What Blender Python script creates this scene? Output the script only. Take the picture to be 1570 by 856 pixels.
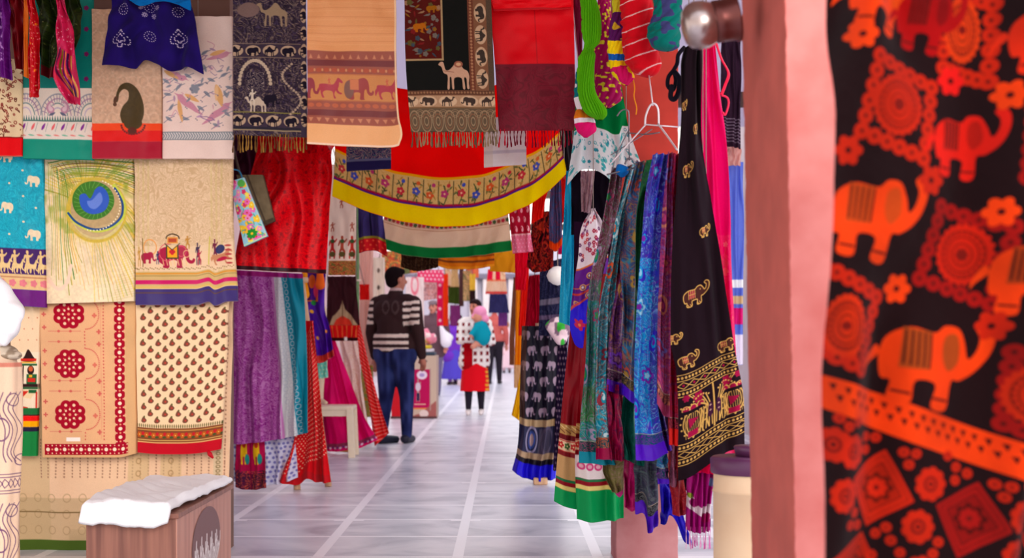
import bpy, bmesh, math, random
import numpy as np
from mathutils import Vector, Matrix, noise as mnoise

for _o in list(bpy.data.objects):
    bpy.data.objects.remove(_o)
SC = bpy.context.scene
COL = SC.collection
F = 2100.0          # focal length in pixels of the 1570 px wide frame
VX, VY = 775.0, 517.0
CH = 1.05           # camera height

# ---------------------------------------------------------------- camera
cam = bpy.data.cameras.new('camera')
cam.sensor_width = 36.0
cam.lens = F / 1570.0 * 36.0
cam.shift_x = (785.0 - VX) / 1570.0
cam.shift_y = (VY - 428.0) / 1570.0
cam.clip_start = 0.05
cam.clip_end = 300
cam.dof.use_dof = True
cam.dof.focus_distance = 6.3
cam.dof.aperture_fstop = 3.3
camo = bpy.data.objects.new('camera', cam)
camo.location = (0, 0, CH)
camo.rotation_euler = (math.pi / 2, 0, 0)
COL.objects.link(camo)
SC.camera = camo

# ---------------------------------------------------------------- light
SC.view_settings.view_transform = 'Standard'
SC.view_settings.look = 'None'
SC.view_settings.gamma = 1.0
SC.view_settings.use_curve_mapping = False
SC.view_settings.exposure = 0.45
w = bpy.data.worlds.new('sky')
SC.world = w
w.use_nodes = True
nt = w.node_tree
nt.nodes.clear()
wo = nt.nodes.new('ShaderNodeOutputWorld')
bg = nt.nodes.new('ShaderNodeBackground')
tc = nt.nodes.new('ShaderNodeTexCoord')
sp = nt.nodes.new('ShaderNodeSeparateXYZ')
cr = nt.nodes.new('ShaderNodeValToRGB')
cr.color_ramp.elements[0].position = 0.0
cr.color_ramp.elements[0].color = (1.0, 0.93, 0.87, 1)
cr.color_ramp.elements[1].position = 0.7
cr.color_ramp.elements[1].color = (0.86, 0.90, 1.0, 1)
nt.links.new(tc.outputs['Generated'], sp.inputs[0])
nt.links.new(sp.outputs['Z'], cr.inputs[0])
nt.links.new(cr.outputs[0], bg.inputs[0])
bg.inputs[1].default_value = 1.3
nt.links.new(bg.outputs[0], wo.inputs[0])

def sun(name, energy, angle, rot, col):
    l = bpy.data.lights.new(name, 'SUN')
    l.energy = energy
    l.angle = math.radians(angle)
    l.color = col
    o = bpy.data.objects.new(name, l)
    o.rotation_euler = [math.radians(a) for a in rot]
    COL.objects.link(o)
    return o
sun('sun', 1.2, 24, (75, 0, 15), (1.0, 0.94, 0.88))

# ---------------------------------------------------------------- colour + materials
def lin(c):
    a = np.asarray(c, dtype=np.float64)
    if a.max() > 1.001:
        a = a / 255.0
    a = np.clip(a, 0, 1)
    return np.where(a <= 0.04045, a / 12.92, ((a + 0.055) / 1.055) ** 2.4)

_M = {}
def cloth_mat(name='cotton', rough=0.85, sheen=0.03, spec=0.10, weave=900.0, bump=0.15, trans=0.0):
    """Fabric: dyed colour from the weave's own colour attribute, thread noise and bump."""
    if name in _M:
        return _M[name]
    m = bpy.data.materials.new(name)
    m.use_nodes = True
    t = m.node_tree
    b = t.nodes['Principled BSDF']
    at = t.nodes.new('ShaderNodeVertexColor'); at.layer_name = 'Col'
    co = t.nodes.new('ShaderNodeTexCoord')
    n = t.nodes.new('ShaderNodeTexNoise'); n.inputs['Scale'].default_value = weave * 0.4
    n.inputs['Detail'].default_value = 3
    mp = t.nodes.new('ShaderNodeMapRange')
    mp.inputs[1].default_value = 0.3; mp.inputs[2].default_value = 0.7
    mp.inputs[3].default_value = 0.93; mp.inputs[4].default_value = 1.05
    mx = t.nodes.new('ShaderNodeMix'); mx.data_type = 'RGBA'; mx.blend_type = 'MULTIPLY'
    mx.inputs[0].default_value = 1.0
    t.links.new(co.outputs['Object'], n.inputs[0])
    t.links.new(n.outputs[0], mp.inputs[0])
    t.links.new(at.outputs[0], mx.inputs[6])
    t.links.new(mp.outputs[0], mx.inputs[7])
    t.links.new(mx.outputs[2], b.inputs['Base Color'])
    wv = t.nodes.new('ShaderNodeTexNoise'); wv.inputs['Scale'].default_value = weave * 0.8
    bp = t.nodes.new('ShaderNodeBump'); bp.inputs['Strength'].default_value = bump
    bp.inputs['Distance'].default_value = 0.002
    t.links.new(co.outputs['Object'], wv.inputs[0])
    t.links.new(wv.outputs[0], bp.inputs['Height'])
    t.links.new(bp.outputs[0], b.inputs['Normal'])
    b.inputs['Roughness'].default_value = rough
    b.inputs['Specular IOR Level'].default_value = spec
    b.inputs['Sheen Weight'].default_value = sheen
    if trans > 0:
        o = t.nodes['Material Output']
        tr = t.nodes.new('ShaderNodeBsdfTranslucent')
        ms = t.nodes.new('ShaderNodeMixShader'); ms.inputs[0].default_value = trans
        t.links.new(mx.outputs[2], tr.inputs[0])
        t.links.new(b.outputs[0], ms.inputs[1]); t.links.new(tr.outputs[0], ms.inputs[2])
        t.links.new(ms.outputs[0], o.inputs[0])
    _M[name] = m
    return m

COTTON = cloth_mat('cotton')
SILK = cloth_mat('silk', rough=0.45, sheen=0.0, spec=0.16, bump=0.04)
CHIFFON = cloth_mat('chiffon', rough=0.6, sheen=0.0, spec=0.1, bump=0.03, trans=0.35)
VOILE = cloth_mat('voile', rough=0.8, sheen=0.0, spec=0.08, bump=0.05, trans=0.5)
WOOL = cloth_mat('wool', rough=0.95, sheen=0.02, spec=0.04, weave=600, bump=0.5)
SKIN = cloth_mat('skin', rough=0.55, sheen=0.0, spec=0.35, weave=300, bump=0.03)

def solid(name, c, rough=0.6, metal=0.0, noise_scale=20.0, var=0.12, bump=0.1, spec=0.4, c2=None, stretch=(1, 1, 1)):
    """Plain procedural material with noise mottling."""
    if name in _M:
        return _M[name]
    m = bpy.data.materials.new(name)
    m.use_nodes = True
    t = m.node_tree
    b = t.nodes['Principled BSDF']
    co = t.nodes.new('ShaderNodeTexCoord')
    mp = t.nodes.new('ShaderNodeMapping'); mp.inputs['Scale'].default_value = stretch
    n = t.nodes.new('ShaderNodeTexNoise'); n.inputs['Scale'].default_value = noise_scale
    n.inputs['Detail'].default_value = 6
    r = t.nodes.new('ShaderNodeValToRGB')
    a = lin(c); bcol = lin(c2) if c2 is not None else np.clip(a * (1 - 2 * var), 0, 1)
    r.color_ramp.elements[0].position = 0.3; r.color_ramp.elements[1].position = 0.65
    r.color_ramp.elements[0].color = (*bcol, 1); r.color_ramp.elements[1].color = (*a, 1)
    t.links.new(co.outputs['Object'], mp.inputs[0]); t.links.new(mp.outputs[0], n.inputs[0])
    t.links.new(n.outputs[0], r.inputs[0]); t.links.new(r.outputs[0], b.inputs['Base Color'])
    if bump:
        bp = t.nodes.new('ShaderNodeBump'); bp.inputs['Strength'].default_value = bump
        bp.inputs['Distance'].default_value = 0.01
        t.links.new(n.outputs[0], bp.inputs['Height']); t.links.new(bp.outputs[0], b.inputs['Normal'])
    b.inputs['Roughness'].default_value = rough; b.inputs['Metallic'].default_value = metal
    b.inputs['Specular IOR Level'].default_value = spec
    _M[name] = m
    return m

PURL = (-1.9, -1.1, -.7, -.2, .3)
CORD = solid('cord_fibre', (150, 130, 124), rough=.9, bump=0)

# ---------------------------------------------------------------- tags and objects
def tag(o, label=None, cat=None, group=None, kind=None):
    if label: o['label'] = label
    if cat: o['category'] = cat
    if group: o['group'] = group
    if kind: o['kind'] = kind
    return o

def empty(name, loc, label, cat, group=None, rz=0.0):
    o = bpy.data.objects.new(name, None)
    o.empty_display_size = 0.05
    o.location = loc
    o.rotation_euler = (0, 0, rz)
    COL.objects.link(o)
    tag(o, label, cat, group)
    bpy.context.view_layer.update()
    return o

def link(name, me, mat, parent=None, recentre=True):
    """World-space mesh -> object; the origin goes to its base (or it hangs under its parent)."""
    o = bpy.data.objects.new(name, me)
    if mat is not None and len(me.materials) == 0:
        me.materials.append(mat)
    n = len(me.vertices)
    co = np.empty(n * 3, dtype=np.float64); me.vertices.foreach_get('co', co)
    co = co.reshape(-1, 3)
    if parent is None:
        c = np.array([(co[:, 0].min() + co[:, 0].max()) / 2, (co[:, 1].min() + co[:, 1].max()) / 2, co[:, 2].min()])
        me.vertices.foreach_set('co', (co - c).ravel())
        o.location = c
    else:
        root = parent
        M = Matrix.Identity(4)
        ch = []
        while root is not None:
            ch.append(root); root = root.parent
        for r in reversed(ch):
            M = M @ Matrix.LocRotScale(r.location, r.rotation_euler, r.scale)
        Mi = np.array(M.inverted())
        co = co @ Mi[:3, :3].T + Mi[:3, 3]
        me.vertices.foreach_set('co', co.ravel())
        o.parent = parent
    me.update()
    COL.objects.link(o)
    return o

def P(px, py, d):
    return Vector(((px - VX) * d / F, d, CH + (VY - py) * d / F))

def gd(py):
    """depth of a floor point seen at row py"""
    return CH * F / (py - VY)

def mesh_np(name, verts, quads, cols=None, smooth=True):
    me = bpy.data.meshes.new(name)
    nv, nf = len(verts), len(quads)
    k = quads.shape[1]
    me.vertices.add(nv)
    me.vertices.foreach_set('co', np.ascontiguousarray(verts, dtype=np.float32).ravel())
    me.loops.add(nf * k)
    me.loops.foreach_set('vertex_index', np.ascontiguousarray(quads, dtype=np.int32).ravel())
    me.polygons.add(nf)
    me.polygons.foreach_set('loop_start', np.arange(0, nf * k, k, dtype=np.int32))
    me.update(calc_edges=True)
    if smooth:
        me.polygons.foreach_set('use_smooth', np.ones(nf, dtype=bool))
    if cols is not None:
        ca = me.color_attributes.new('Col', 'FLOAT_COLOR', 'POINT')
        rgba = np.ones((nv, 4), dtype=np.float32); rgba[:, :3] = cols
        ca.data.foreach_set('color', rgba.ravel())
    me.validate()
    return me

# ---------------------------------------------------------------- textile print canvas
def vnoise(X, Y, s, seed=0):
    """smooth value noise on arrays, cell size s"""
    rs = np.random.RandomState(seed)
    G = rs.rand(64, 64)
    x = X / s; y = Y / s
    xi = np.floor(x).astype(int); yi = np.floor(y).astype(int)
    fx = x - xi; fy = y - yi
    fx = fx * fx * (3 - 2 * fx); fy = fy * fy * (3 - 2 * fy)
    a = G[yi % 64, xi % 64]; b = G[yi % 64, (xi + 1) % 64]
    c = G[(yi + 1) % 64, xi % 64]; d = G[(yi + 1) % 64, (xi + 1) % 64]
    return (a * (1 - fx) + b * fx) * (1 - fy) + (c * (1 - fx) + d * fx) * fy

def smooth_pts(pts, n=6, closed=True):
    p = [np.array(a, float) for a in pts]
    out = []
    N = len(p)
    rng = range(N) if closed else range(N - 1)
    for i in rng:
        p0 = p[(i - 1) % N] if closed or i > 0 else p[0]
        p1 = p[i]; p2 = p[(i + 1) % N]
        p3 = p[(i + 2) % N] if closed or i + 2 < N else p[-1]
        for k in range(n):
            t = k / n
            out.append(0.5 * ((2 * p1) + (-p0 + p2) * t + (2 * p0 - 5 * p1 + 4 * p2 - p3) * t * t + (-p0 + 3 * p1 - 3 * p2 + p3) * t ** 3))
    if not closed:
        out.append(p[-1])
    return np.array(out)

class Canvas:
    """The cloth's print. One sample per mesh vertex; coordinates in cloth units (about photo pixels)."""
    def __init__(self, w, h, base, q=1.2):
        self.w, self.h, self.q = w, h, q
        self.nu = max(4, int(w * q)) + 1
        self.nv = max(4, int(h * q)) + 1
        xs = np.linspace(0, w, self.nu); ys = np.linspace(0, h, self.nv)
        self.X, self.Y = np.meshgrid(xs, ys)
        self.img = np.empty((self.nv, self.nu, 3)); self.img[:] = np.array(base, float) / 255.0
    def _win(self, x0, y0, x1, y1):
        i0 = max(0, int(x0 * (self.nu - 1) / self.w) - 2); i1 = min(self.nu, int(x1 * (self.nu - 1) / self.w) + 4)
        j0 = max(0, int(y0 * (self.nv - 1) / self.h) - 2); j1 = min(self.nv, int(y1 * (self.nv - 1) / self.h) + 4)
        if i1 <= i0 or j1 <= j0:
            return None
        return (slice(j0, j1), slice(i0, i1))
    def blend(self, s, a, c):
        a = np.clip(a, 0, 1)[..., None]
        self.img[s] = self.img[s] * (1 - a) + (np.array(c, float) / 255.0) * a
    def mask(self, a, c):
        self.blend((slice(None), slice(None)), a, c)
    def rect(self, x0, y0, x1, y1, c, a=1.0):
        s = self._win(x0, y0, x1, y1)
        if s is None: return
        X, Y = self.X[s], self.Y[s]; q = self.q
        m = np.clip((X - x0) * q + .5, 0, 1) * np.clip((x1 - X) * q + .5, 0, 1) * np.clip((Y - y0) * q + .5, 0, 1) * np.clip((y1 - Y) * q + .5, 0, 1)
        self.blend(s, m * a, c)
    def band(self, y0, y1, c, a=1.0):
        self.rect(-9, y0, self.w + 9, y1, c, a)
    def vband(self, x0, x1, c, a=1.0):
        self.rect(x0, -9, x1, self.h + 9, c, a)
    def ell(self, cx, cy, rx, ry, c, rot=0.0, a=1.0, ring=None):
        r = max(rx, ry)
        s = self._win(cx - r, cy - r, cx + r, cy + r)
        if s is None: return
        X, Y = self.X[s] - cx, self.Y[s] - cy
        cs, sn = math.cos(rot), math.sin(rot)
        U = (X * cs + Y * sn) / rx; V = (-X * sn + Y * cs) / ry
        dd = (np.sqrt(U * U + V * V) - 1) * min(rx, ry)
        if ring: dd = np.abs(dd + ring / 2) - ring / 2
        self.blend(s, (0.5 - dd * self.q) * a, c)
    def flower(self, cx, cy, r, c, n=6, k=0.25, rot=0.0, centre=None, cr=0.25, a=1.0):
        s = self._win(cx - r, cy - r, cx + r, cy + r)
        if s is None: return
        X, Y = self.X[s] - cx, self.Y[s] - cy
        R = np.sqrt(X * X + Y * Y); T = np.arctan2(Y, X)
        rr = r * (1 - k + k * np.abs(np.cos(n * (T - rot) / 2)) * 1.0)
        self.blend(s, (rr - R) * self.q * a + .5 * a, c)
        if centre is not None:
            self.ell(cx, cy, r * cr, r * cr, centre)
    def poly(self, pts, c, smooth=False, a=1.0, line=None):
        p = smooth_pts(pts) if smooth else np.array(pts, float)
        x0, y0 = p.min(0); x1, y1 = p.max(0)
        e = (line or 0) + 1
        s = self._win(x0 - e, y0 - e, x1 + e, y1 + e)
        if s is None: return
        X, Y = self.X[s], self.Y[s]
        d2 = np.full(X.shape, 1e9); ins = np.zeros(X.shape, bool)
        N = len(p)
        for i in range(N):
            ax, ay = p[i]; bx, by = p[(i + 1) % N]
            ex, ey = bx - ax, by - ay
            L = ex * ex + ey * ey + 1e-12
            t = np.clip(((X - ax) * ex + (Y - ay) * ey) / L, 0, 1)
            d2 = np.minimum(d2, (X - ax - t * ex) ** 2 + (Y - ay - t * ey) ** 2)
            if ay != by:
                ins ^= ((ay > Y) != (by > Y)) & (X < ex * (Y - ay) / (by - ay) + ax)
        d = np.sqrt(d2)
        if line:
            self.blend(s, (line / 2 - d) * self.q * a + .5 * a, c)
        else:
            sd = np.where(ins, -d, d)
            self.blend(s, (0.5 - sd * self.q) * a, c)
    def line(self, pts, wd, c, smooth=False, a=1.0):
        p = smooth_pts(pts, closed=False) if smooth else np.array(pts, float)
        x0, y0 = p.min(0) - wd; x1, y1 = p.max(0) + wd
        s = self._win(x0, y0, x1, y1)
        if s is None: return
        X, Y = self.X[s], self.Y[s]
        d2 = np.full(X.shape, 1e9)
        for i in range(len(p) - 1):
            ax, ay = p[i]; bx, by = p[i + 1]
            ex, ey = bx - ax, by - ay
            L = ex * ex + ey * ey + 1e-12
            t = np.clip(((X - ax) * ex + (Y - ay) * ey) / L, 0, 1)
            d2 = np.minimum(d2, (X - ax - t * ex) ** 2 + (Y - ay - t * ey) ** 2)
        self.blend(s, ((wd / 2 - np.sqrt(d2)) * self.q + .5) * a, c)
    def shape(self, unit, cx, cy, sx, sy, c, flip=False, rot=0.0, smooth=True, a=1.0, line=None):
        f = -1 if flip else 1
        cs, sn = math.cos(rot), math.sin(rot)
        pts = []
        for (x, y) in unit:
            x = x * sx * f; y = y * sy
            pts.append((cx + x * cs - y * sn, cy + x * sn + y * cs))
        if line:
            if smooth: pts = smooth_pts(pts, 4)
            self.poly(pts, c, False, a, line)
        else:
            self.poly(smooth_pts(pts, 4) if smooth else pts, c, False, a)
    def mottle(self, s, amt, seed=0, c=None):
        n = vnoise(self.X, self.Y, s, seed) - .5
        if c is None:
            self.img *= (1 + amt * n)[..., None]
        else:
            self.mask(np.clip(n * 2, 0, 1) * amt, c)
    def jaal(self, cols, s=14.0, seed=0, x0=-9, y0=-9, x1=None, y1=None, wd=0.35, a=0.9):
        """winding brocade / paisley print: contour lines of warped noise in several thread colours"""
        x1 = self.w + 9 if x1 is None else x1; y1 = self.h + 9 if y1 is None else y1
        sl = self._win(x0, y0, x1, y1)
        if sl is None: return
        X, Y = self.X[sl], self.Y[sl]
        inm = ((X >= x0) & (X <= x1) & (Y >= y0) & (Y <= y1)).astype(float)
        for k, c in enumerate(cols):
            u = X + s * 1.2 * (vnoise(X, Y, s * 1.1, seed + 7 * k) - .5)
            v = Y + s * 1.2 * (vnoise(X, Y, s * 0.9, seed + 7 * k + 3) - .5)
            f = vnoise(u + 31 * k, v + 17 * k, s, seed + 11 * k) * 6.0
            g = np.abs(f - np.round(f))
            self.blend(sl, inm * a * np.clip((wd * .5 - g) * 6 + .5, 0, 1), c)
    def dots(self, dx, dy, r, c, x0=0, y0=0, x1=None, y1=None, brick=True, fn=None, jit=0.0, seed=1):
        x1 = self.w if x1 is None else x1; y1 = self.h if y1 is None else y1
        rs = random.Random(seed)
        j = 0; y = y0 + dy / 2
        while y < y1:
            x = x0 + dx / 2 + (dx / 2 if (brick and j % 2) else 0)
            while x < x1:
                jx, jy = rs.uniform(-jit, jit), rs.uniform(-jit, jit)
                if fn: fn(self, x + jx, y + jy)
                else: self.ell(x + jx, y + jy, r, r, c)
                x += dx
            y += dy; j += 1

ELE = [(-.45,.0),(-.42,-.2),(-.24,-.33),(.0,-.33),(.11,-.38),(.26,-.39),(.37,-.28),(.41,-.08),(.42,.10),(.49,.14),(.53,.07),(.58,.12),(.53,.24),(.42,.25),(.34,.15),(.31,.02),(.24,.08),(.22,.34),(.24,.40),(.08,.40),(.09,.16),(-.12,.16),(-.13,.40),(-.30,.40),(-.30,.3),(-.40,.2)]
ELU = [(-.45,.0),(-.42,-.2),(-.24,-.33),(.0,-.32),(.10,-.41),(.24,-.41),(.33,-.28),(.39,-.14),(.45,-.22),(.46,-.36),(.40,-.46),(.47,-.53),(.57,-.42),(.56,-.2),(.47,-.02),(.34,.09),(.25,.12),(.24,.40),(.07,.40),(.08,.18),(-.12,.18),(-.13,.40),(-.31,.40),(-.32,.22),(-.40,.2)]
CAM = [(-.50,-.33),(-.44,-.42),(-.35,-.42),(-.32,-.3),(-.28,-.16),(-.18,-.16),(-.06,-.28),(.06,-.44),(.17,-.36),(.26,-.2),(.38,-.12),(.43,.05),(.41,.28),(.42,.46),(.35,.46),(.34,.14),(.27,.12),(.29,.46),(.22,.46),(.19,.12),(-.03,.12),(-.05,.46),(-.11,.46),(-.12,.12),(-.17,.10),(-.19,.46),(-.26,.46),(-.23,.04),(-.35,-.06),(-.41,-.26)]
HOR = [(-.46,-.02),(-.42,-.16),(-.2,-.18),(.08,-.16),(.2,-.3),(.28,-.44),(.36,-.42),(.48,-.28),(.44,-.22),(.34,-.26),(.32,-.1),(.28,.04),(.34,.16),(.44,.2),(.40,.26),(.26,.2),(.2,.1),(.14,.26),(.2,.42),(.12,.42),(.06,.14),(-.2,.12),(-.3,.24),(-.24,.42),(-.32,.42),(-.38,.22),(-.40,.1),(-.5,.3),(-.52,.1)]
BIRD = [(-.5,.1),(-.3,-.02),(-.1,-.18),(.12,-.2),(.28,-.3),(.38,-.22),(.5,-.18),(.38,-.12),(.3,.04),(.1,.14),(-.1,.14),(-.3,.16)]
LEAF = [(-.5,0),(-.2,-.22),(.15,-.2),(.5,0),(.15,.2),(-.2,.22)]
PAIS = [(.0,.5),(.3,.4),(.42,.12),(.36,-.18),(.2,-.42),(-.05,-.55),(-.3,-.5),(-.42,-.32),(-.46,-.12),(-.38,-.12),(-.34,-.3),(-.2,-.4),(-.06,-.34),(-.08,-.16),(-.24,0),(-.32,.2),(-.22,.42)]
MAN = [(-.06,-.5),(.06,-.5),(.08,-.38),(.05,-.32),(.18,-.3),(.32,-.38),(.36,-.34),(.2,-.2),(.12,-.18),(.12,.05),(.24,.2),(.2,.5),(.1,.5),(.1,.24),(.0,.16),(-.1,.24),(-.12,.5),(-.22,.5),(-.2,.18),(-.12,.05),(-.12,-.18),(-.24,-.05),(-.3,-.08),(-.2,-.3),(-.05,-.32),(-.09,-.4)]

def cubic(pts):
    """smooth function through (t, value) points"""
    t = np.array([p[0] for p in pts], float); v = np.array([p[1] for p in pts], float)
    if len(t) == 2:
        return lambda s: np.interp(s, t, v)
    sl = np.diff(v) / np.diff(t)
    m = np.empty(len(t)); m[0] = sl[0]; m[-1] = sl[-1]
    m[1:-1] = np.where(sl[:-1] * sl[1:] > 0, (sl[:-1] + sl[1:]) / 2, 0)
    def f(s):
        s = np.asarray(s, float)
        k = np.clip(np.searchsorted(t, s) - 1, 0, len(t) - 2)
        h = t[k + 1] - t[k]; x = np.clip((s - t[k]) / h, 0, 1)
        return ((2*x**3-3*x**2+1)*v[k] + (x**3-2*x**2+x)*h*m[k] + (-2*x**3+3*x**2)*v[k+1] + (x**3-x**2)*h*m[k+1])
    return f

def edge(spec, lo, hi):
    """edge description -> function of 0..1. number | [(px along, px value)...]"""
    if isinstance(spec, (int, float)):
        return lambda s: np.full_like(np.asarray(s, float), float(spec))
    c = cubic([((a - lo) / (hi - lo), b) for a, b in spec])
    return c

def cloth(name, cv, L, R, T, B, d, folds=(), wrinkle=0.004, thick=0.008, mat=None, parent=None,
          label=None, cat=None, group=None, seed=0, d2=None, kind=None, cord=False):
    """A hanging cloth. L/R: left and right outline as px x (number or [(y, x)...]);
    T/B: top and bottom outline as px y (number or [(x, y)...]); d: distance (d2: distance at the right edge).
    folds: (amplitude m, count, phase, slant, sharp) ripples across the width."""
    nu, nv = cv.nu, cv.nv
    u = np.linspace(0, 1, nu)[None, :].repeat(nv, 0); v = np.linspace(0, 1, nv)[:, None].repeat(nu, 1)
    if isinstance(L, (int, float)): L0 = L
    else: L0 = min(x for _, x in L)
    if isinstance(R, (int, float)): R0 = R
    else: R0 = max(x for _, x in R)
    ys = [y for e in (L, R) if not isinstance(e, (int, float)) for y, _ in e]
    tv = [T] if isinstance(T, (int, float)) else [y for _, y in T]
    bv = [B] if isinstance(B, (int, float)) else [y for _, y in B]
    ylo, yhi = min(tv + ys), max(bv + ys)
    fT = edge(T, L0, R0); fB = edge(B, L0, R0)
    fL = edge(L, ylo, yhi); fR = edge(R, ylo, yhi)
    # two passes so that the outlines are functions of the real pixel row / column
    py = fT(u) * (1 - v) + fB(u) * v
    px = None
    for _ in range(3):
        s = np.clip((py - ylo) / (yhi - ylo), 0, 1)
        xl, xr = fL(s), fR(s)
        px = xl + (xr - xl) * u
        uu = np.clip((px - L0) / (R0 - L0), 0, 1)
        py = fT(uu) * (1 - v) + fB(uu) * v
    dd = d if d2 is None else d + (d2 - d) * u
    off = np.zeros_like(u)
    for f in folds:
        amp, cnt, ph, sl = f[:4]; sharp = f[4] if len(f) > 4 else 1.0
        grow = f[5] if len(f) > 5 else 0.0       # 0: even, 1: grows downwards, -1: grows upwards
        wob = (vnoise(u * 10, v * 10, 3.1, seed + 5) - .5) * 0.9
        w_ = np.sin(2 * np.pi * (cnt * u + sl * v + ph + wob))
        w_ = np.sign(w_) * np.abs(w_) ** sharp
        g = 1.0 if grow == 0 else (0.25 + 0.75 * v if grow > 0 else 1.0 - 0.75 * v)
        off += amp * w_ * g
    if wrinkle:
        off += wrinkle * ((vnoise(px, py, 34, seed) - .5) * 2 + (vnoise(px, py, 13, seed + 1) - .5))
    off += thick * 0.0
    dv = dd * np.ones_like(u)
    X = (px - VX) * dv / F; Y = dv + off; Z = CH + (VY - py) * dv / F
    V = np.stack([X, Y, Z], -1).reshape(-1, 3)
    idx = np.arange(nu * nv).reshape(nv, nu)
    Q = np.stack([idx[:-1, :-1], idx[1:, :-1], idx[1:, 1:], idx[:-1, 1:]], -1).reshape(-1, 4)
    C = lin(np.clip(cv.img, 0, 1)).reshape(-1, 3)
    # turned edge: the rim goes back by the folded thickness
    ring = np.concatenate([idx[0, :], idx[1:, -1], idx[-1, -2::-1], idx[-2:0:-1, 0]])
    rv = V[ring].copy(); cen = V.mean(0)
    back = rv.copy(); back[:, 1] += thick
    k = len(ring); b0 = len(V)
    V = np.concatenate([V, back]); C = np.concatenate([C, C[ring]])
    nx = np.roll(np.arange(k), -1)
    RQ = np.stack([ring, ring[nx], b0 + nx, b0 + np.arange(k)], -1)
    me = mesh_np(name, V, np.concatenate([Q, RQ]), C)
    o = link(name, me, mat or COTTON, parent)
    if label or kind: tag(o, label, cat, group, kind)
    if cord:
        i = nu // 2; top = V[i]; dz = top[1]; tx = top[0] if dz < 14 else min(PURL, key=lambda p: abs(p - top[0]))
        tube('hanging_cord', [(top[0], dz + thick * .5, top[2] - .02), (tx, dz + thick * .5, 3.12 if dz < 7.5 else 3.21)], .0022 * dz / 6.5, CORD, o, n=6, smooth=False)
    return o

def fringe(name, x0, x1, y0, y1, d, cols, parent, step=4.0, label=None, wid=1.6, jit=2.0, seed=0, thick=1.0, curve=None):
    """knotted thread tassels along a hem (one part)"""
    rs = random.Random(seed)
    V = []; Q = []; C = []
    x = x0 + 1
    while x < x1:
        L = (y1 - y0) * rs.uniform(.75, 1.05)
        yt = curve(x) if curve else y0
        c = lin(rs.choice(cols))
        sw = rs.uniform(-jit, jit)
        n = 7
        base = len(V)
        for i in range(n):
            t = i / (n - 1)
            r = wid * d / F * (0.55 + 0.25 * math.sin(t * 14) + (0.6 if .78 < t < .95 else 0))
            p = P(x + sw * t + .6 * math.sin(5 * t + x), yt - 2 + (L + 2) * t, d)
            for k in range(5):
                a = k * 2 * math.pi / 5
                V.append((p.x + r * math.cos(a), p.y + r * math.sin(a) * thick, p.z)); C.append(c)
        for i in range(n - 1):
            for k in range(5):
                Q.append((base + i*5 + k, base + i*5 + (k+1) % 5, base + (i+1)*5 + (k+1) % 5, base + (i+1)*5 + k))
        x += step * rs.uniform(.8, 1.2)
    me = mesh_np(name, np.array(V), np.array(Q), np.array(C))
    o = link(name, me, WOOL, parent)
    o['kind'] = 'stuff'
    return o

def tube(name, pts, r, mat, parent=None, n=10, col=None, smooth=True, cap=True, ry=None):
    """round bar through world points; r number or list"""
    p = [Vector(a) for a in (smooth_pts(pts, 5, closed=False) if smooth and len(pts) > 2 else pts)]
    N = len(p)
    rr = [r] * N if isinstance(r, (int, float)) else list(np.interp(np.linspace(0, 1, N), np.linspace(0, 1, len(r)), r))
    V = []; Q = []
    prev = None
    for i in range(N):
        t = (p[min(i+1, N-1)] - p[max(i-1, 0)]).normalized()
        if prev is None:
            a = t.orthogonal().normalized()
        else:
            a = (prev - t * prev.dot(t)).normalized()
        prev = a
        b = t.cross(a)
        for k in range(n):
            th = 2 * math.pi * k / n
            V.append(p[i] + (a * math.cos(th) + b * math.sin(th) * (ry or 1)) * rr[i])
    for i in range(N - 1):
        for k in range(n):
            Q.append((i*n + k, i*n + (k+1) % n, (i+1)*n + (k+1) % n, (i+1)*n + k))
    if cap:
        V.append(p[0]); V.append(p[-1])
        for k in range(n):
            Q.append((len(V)-2, (k+1) % n, k, k)); Q.append((len(V)-1, (N-1)*n + k, (N-1)*n + (k+1) % n, (N-1)*n + (k+1) % n))
    bm = bmesh.new()
    vs = [bm.verts.new(v) for v in V]
    for q in Q:
        f = []
        for i in q:
            if vs[i] not in f: f.append(vs[i])
        if len(f) > 2:
            try: bm.faces.new(f)
            except ValueError: pass
    bmesh.ops.recalc_face_normals(bm, faces=bm.faces)
    me = bpy.data.meshes.new(name); bm.to_mesh(me); bm.free()
    for pl in me.polygons: pl.use_smooth = True
    if col is not None:
        ca = me.color_attributes.new('Col', 'FLOAT_COLOR', 'POINT')
        c = np.ones((len(me.vertices), 4), dtype=np.float32)
        co = np.array([tuple(v.co) for v in me.vertices])
        c[:, :3] = lin(col(co)) if callable(col) else lin(col)
        ca.data.foreach_set('color', c.ravel())
    return link(name, me, mat, parent)

def boxes(name, bxs, mat, parent=None, bevel=0.0, rot=None, pivot=None):
    """one mesh of axis-aligned boxes (x0,y0,z0,x1,y1,z1) or 8-corner lists"""
    bm = bmesh.new()
    for b in bxs:
        if len(b) == 6:
            x0, y0, z0, x1, y1, z1 = b
            c = [(x0,y0,z0),(x1,y0,z0),(x1,y1,z0),(x0,y1,z0),(x0,y0,z1),(x1,y0,z1),(x1,y1,z1),(x0,y1,z1)]
        else:
            c = b
        v = [bm.verts.new(p) for p in c]
        for f in ((0,3,2,1),(4,5,6,7),(0,1,5,4),(1,2,6,5),(2,3,7,6),(3,0,4,7)):
            bm.faces.new([v[i] for i in f])
    if bevel:
        bmesh.ops.bevel(bm, geom=list(bm.edges), offset=bevel, segments=2, profile=.5, affect='EDGES')
    bmesh.ops.recalc_face_normals(bm, faces=bm.faces)
    if rot is not None:
        bmesh.ops.rotate(bm, verts=bm.verts, cent=pivot or (0, 0, 0), matrix=rot)
    me = bpy.data.meshes.new(name); bm.to_mesh(me); bm.free()
    return link(name, me, mat, parent)

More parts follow.
